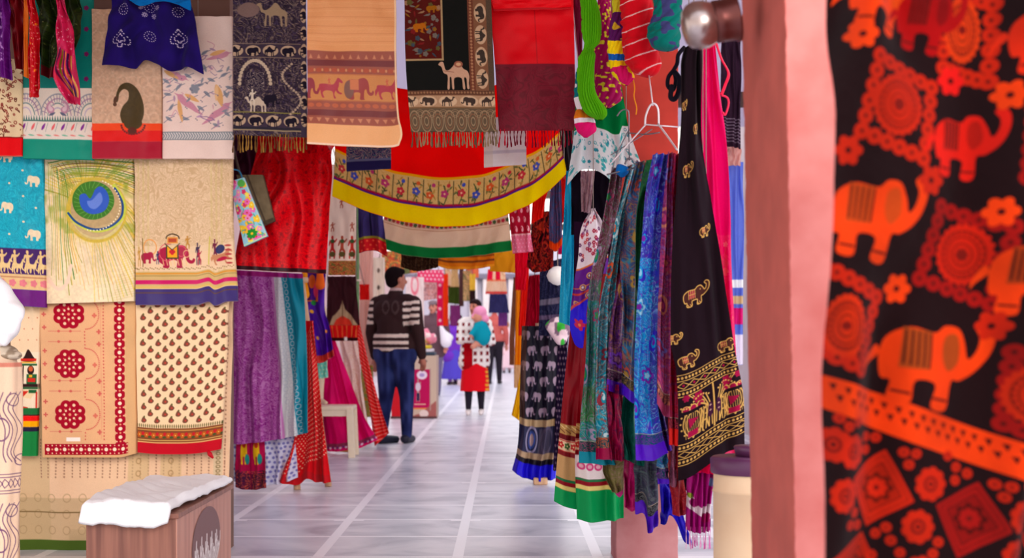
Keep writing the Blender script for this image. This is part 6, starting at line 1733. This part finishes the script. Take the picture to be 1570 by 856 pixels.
cloth('elephant_scarf', c, [(68, 1050), (100, 1044), (170, 1046), (250, 1040), (400, 1031), (520, 1029), (571, 1038), (737, 1040)], [(68, 1076), (220, 1077), (300, 1090), (388, 1104), (540, 1127), (600, 1139), (684, 1142)],
      [(1044, 72), (1076, 68)], [(1029, 740), (1040, 738), (1065, 728), (1100, 702), (1142, 682)], 5.2, folds=[(.02, 1.3, .1, .15, 1, -1), (.01, 2.5, .3, .1)], mat=COTTON, thick=.01,
      cord=True, label='long black cloth with gold outlined elephants and wide gold border', cat='cloth')
hang('cloth', 'black corner with gold edge under the gold border', 'cloth', [(705, 1042), (750, 1052)], [(705, 1068), (742, 1064)], 715, [(1042, 740), (1058, 756), (1068, 732)], 5.5, (40, 20, 30), bands=[(.1, .3, (190, 150, 100))])
# knotted black tassel
root = empty('tassel', P(1033, 155, 5.3), 'knotted black cloth tassel hanging beside the black cloth', 'tassel')
KB = (18, 12, 26)
tube('cord', [P(1050, 72, 5.3), P(1040, 84, 5.3), P(1038, 98, 5.3), P(1030, 112, 5.3)], .008, COTTON, root, col=KB)
tube('loop', [P(1033, 108, 5.3), P(1025, 118, 5.3), P(1024, 132, 5.3), P(1032, 138, 5.3), P(1036, 124, 5.3), P(1033, 108, 5.3)], .008, COTTON, root, col=KB)
tube('loop', [P(1034, 110, 5.28), P(1042, 122, 5.28), P(1040, 142, 5.28), P(1034, 152, 5.28), P(1028, 148, 5.28), P(1031, 130, 5.28)], .010, COTTON, root, col=KB)
# pink dupatta
c = Canvas(66, 640, (236, 6, 104), q=1.2); c.jaal([(240, 70, 110)], 12, 4, y0=300, wd=.5, a=.7)
rs = random.Random(5)
for k in range(40): c.flower(rs.uniform(20, 66), rs.uniform(290, 640), rs.uniform(3, 7), rs.choice([(240, 90, 110), (244, 110, 130), (226, 60, 100)]), 5, .4)
c.mask(np.clip((c.Y - 420) / 200, 0, 1) * .35, (236, 130, 160))
cloth('dupatta', c, [(55, 1070), (220, 1072), (700, 1095)], [(55, 1096), (150, 1106), (250, 1115), (400, 1122), (560, 1131), (712, 1140)], 52, [(1095, 702), (1110, 712), (1140, 706)], 5.6, folds=[(.02, 2.0, .1, .1, .8)], mat=CHIFFON,
      cord=True, label='hot pink dupatta hanging behind the black and gold cloth', cat='dupatta')
hang('cloth', 'small hot pink cloth end above the magenta fringe', 'cloth', [(690, 1060), (722, 1066)], [(680, 1104), (728, 1098)], 680, [(1066, 724), (1098, 728)], 5.35, (236, 6, 90))
root = empty('ribbon', P(1110, 176, 5.5), 'looped crimson tie ribbon hanging from the pink dupatta', 'ribbon')
tube('upper_loop', [P(1098, 66, 5.57), P(1106, 90, 5.55), P(1117, 112, 5.5), P(1112, 130, 5.5), P(1106, 146, 5.5)], .008, SILK, root, col=(226, 8, 60), ry=.4)
tube('lower_loop', [P(1106, 146, 5.5), P(1115, 150, 5.5), P(1117, 160, 5.5), P(1112, 176, 5.5), P(1108, 172, 5.5)], .0045, SILK, root, col=(236, 40, 80))
# garments beyond the pillar gap
hang('jacket', 'dark ribbed sleeveless jacket seen between dupatta and pillar', 'jacket', 1106, 1136, 55, [(1106, 222), (1136, 228)], 8.0, (52, 30, 48), extra=lambda c: [c.band(c.h - 44 + k * 5, c.h - 42.6 + k * 5, (150, 130, 150)) for k in range(8)])
hang('cloth', 'pale skin toned cloth below the dark jacket', 'cloth', 1108, 1136, 222, 254, 8.1, (226, 170, 160))
hang('cloth', 'blue and white striped cloth between dupatta and pillar', 'cloth', 1108, 1140, 248, 560, 8.2, (110, 130, 220), bands=[(.58, .62, (250, 250, 250)), (.66, .7, (226, 196, 150)), (.72, .8, (226, 30, 130)), (.85, 1, (240, 230, 246))])

# beige drum with purple lids
root = empty('drum', P(1152, 1040, 4.7), 'tall beige drum with a plum coloured lid beside the pillar', 'drum')
DB = solid('drum_beige', (236, 206, 170), rough=.6, noise_scale=5, c2=(226, 190, 152), bump=.05); DL = solid('plum_plastic', (92, 44, 84), rough=.35, var=.06, bump=0)
ox = P(1154, 700, 4.75); ztop = CH + (VY - 729) * 4.62 / F
lathe('body', [(0, .001), (0, .118), (.12, .126), (ztop * .35, .134), (ztop * .352, .138), (ztop * .36, .134), (ztop - .07, .136), (ztop - .068, .140), (ztop - .06, .136), (ztop, .134)], (ox.x, 4.75, 0), (0, 0, 1), DB, root)
lathe('lid', [(ztop - .035 + .03, .142), (ztop + .002, .146), (ztop + .045, .146), (ztop + .052, .138), (ztop + .053, .001)], (ox.x, 4.75, 0), (0, 0, 1), DL, root)
o = lathe('bowl', [(0, .001), (0, .085), (.03, .092), (.034, .088), (.034, .001)], (ox.x + .03, 4.77, ztop + .0535), (0, 0, 1), DL); tag(o, 'small plum coloured bowl upside down on the drum lid', 'bowl')

# metal pot fixed to the pillar
STEEL = solid('worn_steel', (196, 180, 176), rough=.28, metal=.95, noise_scale=18, c2=(150, 130, 126), bump=.04); COPR = solid('dark_copper', (112, 62, 58), rough=.35, metal=.8, noise_scale=10)
PD = 3.30; s_ = PD / F
ax = Vector((1, 0, .20)).normalized()
o0 = P(1046, 44, PD)
root = empty('metal_pot', (o0.x + 50 * s_, PD, o0.z - .06), 'dented steel pot hanging sideways against the pillar', 'pot')
lathe('belly', [(0, .001), (1 * s_, 14 * s_), (4 * s_, 25 * s_), (11 * s_, 33 * s_), (22 * s_, 37 * s_), (36 * s_, 36 * s_), (46 * s_, 32 * s_), (49 * s_, 30 * s_)], o0, ax, STEEL, root)
lathe('neck', [(49 * s_, 30 * s_), (51 * s_, 32.5 * s_), (62 * s_, 32 * s_), (76 * s_, 33 * s_), (83 * s_, 36 * s_), (86 * s_, 36.5 * s_), (85 * s_, 34 * s_), (74 * s_, 30 * s_)], o0, ax, COPR, root)
tube('wire', [P(1100, 20, PD), P(1104, -14, PD), P(1100, -40, PD)], .003, WIRD, root)

# foreground elephant hanging
OX, OY = 1250, -70
c = Canvas(430, 1060, (26, 8, 10), q=.85)
O1, O2, O3 = (214, 56, 8), (176, 30, 8), (140, 14, 10)
def pt(x, y): return (x - OX, y - OY)
def chainf(a, b, cc, n):
    ax_, ay_ = pt(*a); bx_, by_ = pt(*b)
    for i in range(n + 1):
        t = i / n; x, y = ax_ + (bx_ - ax_) * t, ay_ + (by_ - ay_) * t
        c.ell(x, y, 12.5, 12.5, cc)
    for i in range(n + 1):
        t = i / n; x, y = ax_ + (bx_ - ax_) * t, ay_ + (by_ - ay_) * t
        c.ell(x, y, 3, 3, (60, 10, 8))
def frame(q, cc, ns=(5, 5, 5, 5), disc=None, dc=None):
    for k in range(4): chainf(q[k], q[(k + 1) % 4], cc, ns[k])
    if disc:
        x, y = pt(disc[0], disc[1]); rx, ry = disc[2], disc[3]
        c.ell(x, y, rx, ry, dc or cc)
        for r in (.82, .62, .4): c.ell(x, y, rx * r, ry * r, tuple(int(v * .62) for v in (dc or cc)), ring=2.2)
        for k in range(22):
            a = k * math.pi / 11; c.ell(x + rx * .72 * math.cos(a), y + ry * .72 * math.sin(a), 2, 2, (110, 16, 8)); c.ell(x + rx * .98 * math.cos(a), y + ry * .98 * math.sin(a), 4, 4, dc or cc)
        c.flower(x, y, rx * .25, (110, 16, 8), 6)
frame([(1320, 92), (1418, 132), (1396, 246), (1292, 206)], O2, disc=(1353, 165, 41, 46), dc=O2)
frame([(1440, -30), (1522, 0), (1512, 122), (1440, 100)], O2, disc=(1472, 40, 30, 50), dc=(196, 50, 10))
frame([(1436, 316), (1540, 350), (1520, 466), (1406, 426)], O3, ns=(5, 5, 5, 5), disc=(1476, 389, 42, 46), dc=(180, 26, 8))
frame([(1240, 410), (1332, 456), (1304, 566), (1210, 520)], O2, disc=(1276, 500, 30, 46), dc=(190, 40, 8))
frame([(1546, 540), (1640, 570), (1625, 690), (1534, 650)], O3, disc=(1572, 606, 38, 44), dc=(180, 36, 8))
frame([(1566, 172), (1660, 200), (1640, 310), (1556, 276)], O3, disc=(1604, 240, 38, 44), dc=O3)
def bel(x, y, w_, h_, cc, c2, rot=.2):
    X, Y = pt(x, y)
    c.shape(ELU, X, Y, w_, h_, cc, rot=rot)
    c.shape([(-.30, -.32), (-.02, -.32), (.0, .05), (-.28, .08)], X, Y, w_, h_, c2, rot=rot, smooth=False)
    for k in range(5): c.shape([(-.28 + k * .06, -.3), (-.26 + k * .06, -.3), (-.24 + k * .06, .04), (-.26 + k * .06, .04)], X, Y, w_, h_, (60, 14, 8), rot=rot, smooth=False)
    c.shape([(.12, -.3), (.24, -.34), (.3, -.1), (.2, .02), (.12, -.1)], X, Y, w_, h_, c2, rot=rot)
    c.shape([(-.45, -.02), (-.56, .1), (-.62, .18), (-.6, .06), (-.5, -.1)], X, Y, w_, h_, cc, rot=rot)
    for a in ((-.3, -.14), (.08, .24)):
        c.shape([(a[0], .30), (a[1], .30), (a[1], .325), (a[0], .325)], X, Y, w_, h_, (70, 12, 8), rot=rot, smooth=False)
bel(1312, 338, 150, 150, O1, (176, 60, 14), .18); bel(1468, 222, 112, 120, (200, 24, 12), (160, 20, 10), .1)
bel(1420, 560, 170, 158, O1, (150, 60, 16), .2); bel(1572, 430, 130, 140, O1, (150, 50, 12), .15)
bel(1335, 0, 120, 130, O1, (190, 60, 10), .3); bel(1412, 28, 110, 120, (150, 6, 8), (120, 6, 8), .2); bel(1590, 70, 120, 130, (206, 40, 12), (150, 20, 10), .15)
for (x, y, cc) in ((1293, 58, O1), (1453, 120, (206, 20, 16)), (1536, 148, O1), (1412, 278, O2), (1524, 326, O1), (1369, 442, O1), (1522, 500, O2), (1272, 235, O2)):
    X, Y = pt(x, y); c.flower(X, Y, 24, cc, 6, .3, centre=(60, 8, 8), cr=.2)
c.poly([pt(1240, 572), pt(1350, 606), pt(1450, 641), pt(1568, 682), pt(1690, 722), pt(1690, 780), pt(1568, 738), pt(1393, 680), pt(1240, 622)], O1)
for k in range(22):
    for r in (0, 1):
        t = k / 22; x = 1262 + 400 * t + r * 8; y = 592 + 132 * t + r * 18 + (x - 1262) * .012
        X, Y = pt(x, y); c.poly([(X - 4, Y - 5), (X + 5, Y - 4), (X + 1, Y + 6)], (40, 8, 8))
def dia(q, cc):
    m_ = np.mean(np.array(q), 0)
    for k, (s, col_) in enumerate(((1, cc), (.86, tuple(int(v * .55) for v in cc)), (.82, cc), (.68, tuple(int(v * .5) for v in cc)), (.64, tuple(int(v * .85) for v in cc)))):
        c.poly([pt(*(m_ + (np.array(p) - m_) * s)) for p in q], col_)
    X, Y = pt(*m_); c.flower(X, Y, 24, tuple(int(v * .5) for v in cc), 8, .3); c.flower(X, Y, 16, cc, 8, .2, centre=(90, 12, 8))
dia([(1357, 691), (1398, 770), (1330, 811), (1296, 732)], O2); dia([(1500, 740), (1536, 811), (1464, 856), (1432, 775)], O3); dia([(1322, 818), (1364, 900), (1300, 930), (1256, 856)], O2); dia([(1640, 790), (1680, 860), (1610, 900), (1575, 826)], O2)
for (x, y) in ((1293, 691), (1423, 743), (1280, 757), (1405, 809), (1557, 790), (1545, 850), (1262, 680), (1410, 880), (1500, 900)):
    X, Y = pt(x, y)
    for k in range(9):
        a = k * math.pi * 2 / 9; c.ell(X + 17 * math.cos(a), Y + 19 * math.sin(a), 8, 8, O2)
    c.ell(X, Y, 17, 19, O2)
    for k in range(9):
        a = k * math.pi * 2 / 9; c.ell(X + 9 * math.cos(a), Y + 10 * math.sin(a), 2, 4, (90, 12, 8), rot=a)
    c.ell(X, Y, 3.6, 3.6, (70, 10, 8))
for (x, y) in ((1343, 673), (1325, 691), (1325, 671), (1380, 694), (1398, 696), (1388, 713), (1466, 718), (1484, 728), (1464, 738), (1519, 742), (1537, 744), (1528, 760), (1303, 786), (1294, 804), (1311, 806), (1345, 822), (1360, 812), (1367, 832), (1436, 832), (1428, 850), (1340, 856), (1452, 700), (1562, 742), (1568, 760), (1270, 640), (1283, 652), (1300, 646), (1380, 850)):
    X, Y = pt(x, y); c.ell(X, Y, 8, 8, O2); c.ell(X, Y, 2.4, 2.4, (110, 16, 8))
c.mottle(60, .2, 4)
cloth('elephant_hanging', c, [(-70, 1278), (400, 1267), (990, 1252)], [(-70, 1680), (990, 1680)], -70, 990, 2.3, folds=[(.035, 1.9, .42, .3), (.010, 3.4, .3, .4)], wrinkle=.002, mat=cloth_mat('block_print', rough=.9, sheen=.05, spec=.1, trans=.25), thick=.003,
      label='large black block printed cloth with orange elephants in the right foreground', cat='wall hanging')
# ================================================================ PEOPLE
def person(label, px, fy, H, yaw, skin, hair, arms, top, legs, shoes, stride=.10, lean=0.0, slim=1.0, hairfn=None, cap=None, extra=None, skirt=None, hem=.0, foot_turn=0.0, head_turn=0.0):
    """A standing figure. yaw 0 faces the camera, 90 faces +X, 180 faces away.
    arms: two (elbow, wrist) pairs in body coordinates (side, front, up) as fractions of H; top/legs: (colour fn or colour, hem fraction)."""
    d = gd(fy)
    base = Vector(((px - VX) * d / F, d, 0))
    a = math.radians(yaw); fwd = Vector((math.sin(a), -math.cos(a), 0)); sid = Vector((math.cos(a), math.sin(a), 0))
    def B(s, f, z): return base + sid * s * H + fwd * (f + lean * z) * H + Vector((0, 0, z * H))
    root = empty('person', base, label, 'person')
    w = slim
    S = [(-.108 * w, 0, .80), (.108 * w, 0, .80)]
    hipw = .05
    feet = [(-.055, stride / 2, .035), (.055, -stride / 2, .035)]
    prim = []
    # trunk
    prim += [('c', B(-.045, 0, .52), B(.045, 0, .52), .075 * H * w, .075 * H * w), ('c', B(0, 0, .55), B(0, .0, .66), .078 * H * w, .075 * H * w), ('c', B(-.05, 0, .74), B(.05, 0, .74), .07 * H * w, .07 * H * w),
             ('c', B(-.08, 0, .795), B(.08, 0, .795), .042 * H, .042 * H), ('c', B(0, 0, .80), B(0, .01, .88), .036 * H, .032 * H)]
    ht = math.radians(head_turn); hf = fwd * math.cos(ht) + sid * math.sin(ht); hs = sid * math.cos(ht) - fwd * math.sin(ht)
    hc = B(0, .012, .93)
    def Hd(s, f, z): return hc + (hs * s + hf * f + Vector((0, 0, z))) * H
    ang = math.atan2(hf.y, hf.x)
    prim += [('e', Hd(0, -.004, .012), (.055 * H, .044 * H, .052 * H), (0, 0, ang)), ('c', Hd(0, .012, -.02), Hd(0, .024, -.045), .036 * H, .024 * H), ('c', Hd(0, .045, .005), Hd(0, .060, -.014), .008 * H, .010 * H),
             ('e', Hd(-.045, 0, -.005), (.012 * H, .007 * H, .018 * H), (0, 0, ang)), ('e', Hd(.045, 0, -.005), (.012 * H, .007 * H, .018 * H), (0, 0, ang)), ('c', Hd(-.012, .046, -.032), Hd(.012, .046, -.032), .006 * H, .006 * H)]
    leg = []
    for sgn, ft in zip((-1, 1), feet):
        hp = B(sgn * hipw, 0, .50); kn = B(sgn * .052, ft[1] * .6 + .012, .27); an = B(ft[0], ft[1] - .01, .045)
        leg.append((hp, kn, an)); toe = B(ft[0] + foot_turn * .3 * sgn, ft[1] + .085, .018)
        prim += [('c', hp, kn, .055 * H * w, .036 * H), ('c', kn, an, .034 * H, .021 * H), ('c', B(ft[0], ft[1] - .02, .025), toe, .020 * H, .014 * H)]
    hands = []
    for sgn, (el, wr) in zip((-1, 1), arms):
        sh = B(sgn * .11 * w, 0, .795); e_ = B(*el); w_ = B(*wr)
        prim += [('c', sh, e_, .032 * H * w, .024 * H), ('c', e_, w_, .024 * H, .016 * H)]
        dr = (w_ - e_).normalized(); side = dr.cross(fwd)
        side = side.normalized() if side.length > .2 else dr.cross(Vector((0, 0, 1))).normalized()
        pal = w_ + dr * .035 * H
        prim.append(('c', w_, pal, .016 * H, .018 * H))
        prim.append(('c', pal - side * .010 * H, pal + side * .010 * H, .012 * H, .012 * H))
        nrm = dr.cross(side).normalized()
        for k, ln in enumerate((.030, .036, .034, .026)):
            b0 = pal + side * (k - 1.5) * .0105 * H + dr * .008 * H; b1 = b0 + dr * ln * .6 * H + nrm * .004 * H; b2 = b1 + dr * ln * .5 * H + nrm * .014 * H
            prim += [('c', b0, b1, .0058 * H, .0052 * H), ('c', b1, b2, .0052 * H, .0042 * H)]
        t0 = w_ + dr * .012 * H - side * .014 * H; prim.append(('c', t0, t0 + (dr - side * .6).normalized() * .035 * H, .0068 * H, .005 * H))
    eyes = [Hd(-.02, .046, .008), Hd(.02, .046, .008)]; mouth = Hd(0, .05, -.032); brows = [Hd(-.02, .048, .022), Hd(.02, .048, .022)]
    def skincol(co):
        c_ = np.tile(np.array(skin, float), (len(co), 1))
        for p in eyes + brows: c_[np.linalg.norm(co - np.array(p), axis=1) < .008 * H] = (50, 30, 30)
        m_ = np.linalg.norm(co - np.array(mouth), axis=1) < .012 * H; c_[m_] = np.array(skin) * .75
        return c_
    blob('body', prim, SKIN, root, voxel=.0085, smooth=4, col=skincol)
    # hair
    hp = [('e', Hd(0, -.014, .020), (.058 * H, .049 * H, .056 * H), (0, 0, ang)), ('e', Hd(0, -.025, -.01), (.040 * H, .043 * H, .04 * H), (0, 0, ang))]
    if cap is None: hp.append(('e', Hd(0, .018, .045), (.034 * H, .04 * H, .022 * H), (0, 0, ang)))
    if hairfn: hp += hairfn(Hd, H)
    blob('hair', hp, WOOL, root, voxel=.010, smooth=4, col=hair)
    if cap is not None:
        blob('cap', [('e', Hd(0, -.004, .045), (.062 * H, .054 * H, .030 * H), (0, 0, ang)), ('c', Hd(-.02, .05, .032), Hd(.02, .05, .032), .012 * H, .012 * H)], WOOL, root, voxel=.010, col=cap)
    # top garment
    k = 1.18
    tp = [('c', B(-.045, 0, .57), B(.045, 0, .57), .084 * H * w, .084 * H * w), ('c', B(0, 0, .57), B(0, 0, .68), .096 * H * w, .092 * H * w), ('c', B(-.05, 0, .74), B(.05, 0, .74), .080 * H * w, .080 * H * w), ('c', B(-.085, 0, .80), B(.085, 0, .80), .049 * H, .049 * H), ('c', B(0, 0, .82), B(0, .008, .855), .05 * H, .042 * H)]
    if top[1] < .49: tp += [('c', B(-.045, 0, .52), B(.045, 0, .52), .088 * H * w, .088 * H * w), ('c', B(-.05, 0, top[1]), B(.05, 0, top[1]), (.085 if top is None or not callable(top[0]) else .098) * H * w, (.085 if top[1] > .4 else .105) * H * w)]
    for sgn, (el, wr) in zip((-1, 1), arms):
        sh = B(sgn * .11 * w, 0, .79); e_ = B(*el); w_ = B(*wr)
        tp += [('c', sh, e_, .043 * H * w, .034 * H), ('c', e_, e_ + (w_ - e_) * .93, .034 * H, .026 * H)]
    tcol = top[0]
    blob('jacket' if not skirt else 'tunic', tp, WOOL if top[1] > .4 else COTTON, root, voxel=.011, smooth=5, col=(lambda co: tcol(co, B, base, H)) if callable(tcol) else tcol)
    if legs is not None:
        lp = [('c', B(-.045, 0, .51), B(.045, 0, .51), .082 * H * w, .082 * H * w)]
        for (h_, kn, an) in leg: lp += [('c', h_, kn, .064 * H * w, .044 * H), ('c', kn, kn + (an - kn) * .97, .043 * H, .031 * H if legs[1] else .024 * H)]
        lcol = legs[0]
        blob('trousers', lp, COTTON, root, voxel=.011, smooth=4, col=(lambda co: lcol(co, B, base, H)) if callable(lcol) else lcol)
    if skirt:
        sc, z0, z1, r0, r1 = skirt
        n = 64; V = []; Q = []; C = []
        for i in range(30):
            t = i / 29
            for j in range(n):
                th = 2 * math.pi * j / n; r = (r0 + (r1 - r0) * t ** .8) * H * (1 + .05 * t * math.sin(7 * th))
                p = B(0, 0, z0 + (z1 - z0) * t) + Vector((math.cos(th) * r, math.sin(th) * r * .8, 0)); V.append(tuple(p)); C.append(lin(sc(p, th, t) if callable(sc) else sc))
        for i in range(29):
            for j in range(n): Q.append((i * n + j, (i + 1) * n + j, (i + 1) * n + (j + 1) % n, i * n + (j + 1) % n))
        link('dress', mesh_np('dress', np.array(V), np.array(Q), np.array(C)), COTTON, root)
    for sgn, ft in zip((-1, 1), feet):
        blob('shoe', [('c', B(ft[0], ft[1] - .028, .026), B(ft[0] + foot_turn * .3 * sgn, ft[1] + .09, .020), .027 * H, .020 * H), ('c', B(ft[0], ft[1] - .03, .02), B(ft[0] + foot_turn * .3 * sgn, ft[1] + .095, .016), .020 * H, .017 * H)], SKIN, root, voxel=.009, smooth=3, col=shoes)
    if extra: extra(root, B, Hd, H)
    return root

# man in the striped jacket, seen from behind
H1 = 1.74; dm = gd(680)
def jcol(co, B, base, H):
    d = dm; px = VX + co[:, 0] * F / d; py = VY - (co[:, 2] - CH) * F / d
    c_ = np.tile(np.array((58, 38, 38), float), (len(co), 1))
    st = np.array((236, 216, 200), float)
    for a, b in ((512, 518), (523, 528), (533, 538), (544, 549)): c_[(py > a) & (py < b) & (px > 572) & (px < 628)] = st
    sl = (px > 620) & (px < 645) | (px < 572)
    q_ = py + np.abs(px - 604) * .12
    for a, b in ((466, 471), (476, 481), (486, 491), (496, 502)): c_[sl & (q_ > a) & (q_ < b)] = st
    c_[(py < 446) & (px > 584) & (px < 622)] = (206, 176, 170)
    # faint number on the back
    for (x, y) in ((593, 472), (608, 472)):
        r = np.sqrt(((px - x) / 5) ** 2 + ((py - y) / 9) ** 2); c_[(np.abs(r - 1) < .22) & (co[:, 1] < base.y)] = (84, 64, 62)
    return c_
def jeans(co, B, base, H):
    px = VX + co[:, 0] * F / dm; py = VY - (co[:, 2] - CH) * F / dm
    n = vnoise(px * 3 + 99, py, 16, 3)
    c_ = np.tile(np.array((30, 38, 84), float), (len(co), 1)) + (n[:, None] - .4) * np.array((40, 46, 60))
    return np.clip(c_, 0, 255)
person('man in a dark brown jacket with white stripes and blue jeans, seen from behind', 606, 680, H1, 150, (190, 120, 96), (24, 14, 16),
       [((-.165, -.01, .63), (-.15, .05, .49)), ((.16, -.01, .63), (.165, .035, .485))], (jcol, .52), (jeans, True), (30, 30, 50), stride=.09, slim=1.12, head_turn=-30, foot_turn=-.1)
# man with cap behind the counter
person('man in a brown jacket and grey cap behind the counter', 664, 607, 1.70, 5, (206, 130, 110), (50, 36, 36),
       [((-.15, .03, .63), (-.11, .14, .56)), ((.15, .02, .63), (.13, .12, .52))], ((104, 76, 84), .48), ((116, 104, 140), True), (60, 60, 110), cap=(130, 110, 116), slim=1.1, head_turn=-25)
blob('white_bag', [('c', P(676, 500, gd(607) - .3), P(684, 525, gd(607) - .35), .03, .10), ('c', P(679, 508, gd(607) - .3), P(690, 518, gd(607) - .32), .04, .06)], COTTON, None, voxel=.014, col=(240, 232, 240))
tag(COL.objects[-1], 'white plastic carrier bag held by the man with the cap', 'bag')
# woman carrying a baby
dw = gd(636)
def shawl(co, B, base, H):
    px = VX + co[:, 0] * F / dw; py = VY - (co[:, 2] - CH) * F / dw
    c_ = np.tile(np.array((242, 232, 226), float), (len(co), 1))
    gx = (px % 9.2); gy = (py % 11)
    c_[(gx < 4.4) & (gy < 5.4) & (py > 492)] = (130, 24, 34)
    c_[(px > 711) & (px < 725) & (py > 526)] = (170, 6, 20)
    return c_
def drs(p, th, t):
    px = VX + p.x * F / dw
    return (236, 170, 40) if (px > 745 and int(t * 14) % 2) else (222, 10, 28)
person('woman in red dress and white checked shawl carrying a baby', 728, 636, 1.56, 0, (196, 120, 96), (40, 24, 26),
       [((-.13, .05, .64), (-.02, .13, .66)), ((.15, .04, .63), (.06, .15, .62))], (shawl, .46), ((38, 32, 44), False), (240, 226, 222), stride=.06, head_turn=-35, skirt=(drs, .48, .205, .105, .125))
root = empty('baby', P(738, 520, dw - .33), 'baby in teal jacket and pink hat carried by the woman', 'person')
db = dw - .32
blob('body', [('e', P(733, 487, db), (.075, .078, .085)), ('e', P(724, 488, db - .05), (.02, .02, .02)), ('c', P(737, 503, db), P(738, 520, db), .085, .10), ('c', P(732, 502, db - .06), P(722, 515, db - .10), .035, .028), ('c', P(738, 522, db), P(725, 532, db - .08), .05, .035), ('e', P(721, 516, db - .11), (.02, .02, .02))], SKIN, root, voxel=.010, col=(214, 140, 116))
blob('jacket', [('c', P(737, 502, db), P(739, 518, db), .10, .115), ('c', P(732, 501, db - .05), P(723, 513, db - .09), .046, .038), ('c', P(744, 502, db), P(750, 512, db - .02), .045, .035)], WOOL, root, voxel=.011, col=(16, 150, 170))
blob('hat', [('e', P(736, 479, db + .01), (.092, .09, .085)), ('c', P(728, 486, db), P(744, 489, db), .05, .055)], WOOL, root, voxel=.011, col=(240, 150, 186))
# people further back
def dist(label, px, fy, H, yaw, top, leg, hair=(50, 36, 36), skin=(200, 130, 110), **k):
    return person(label, px, fy, H, yaw, skin, hair, [((-.15, 0, .63), (-.15, .03, .5)), ((.15, 0, .63), (.15, .03, .5))], top, leg, (40, 30, 36), **k)
dist('man in brick red shirt and black trousers behind the woman', 758, 589, 1.78, 170, ((196, 96, 90), .5), ((40, 34, 44), True), hair=(210, 140, 110))
dist('woman in blue violet dress behind the man with the cap', 694, 590, 1.55, 200, ((110, 50, 180), .4), ((120, 80, 150), True), hair=(150, 100, 90), skirt=((84, 70, 190), .5, .08, .10, .16))
dist('person in pale pink clothes far down the passage', 777, 572, 1.5, 180, ((240, 200, 206), .4), ((214, 180, 190), True), hair=(170, 110, 80), skirt=((240, 206, 214), .5, .1, .1, .16))
dist('person in orange pink clothes far down the passage', 704, 583, 1.6, 180, ((240, 150, 120), .4), ((230, 120, 90), True), skirt=((240, 130, 100), .5, .06, .1, .14))
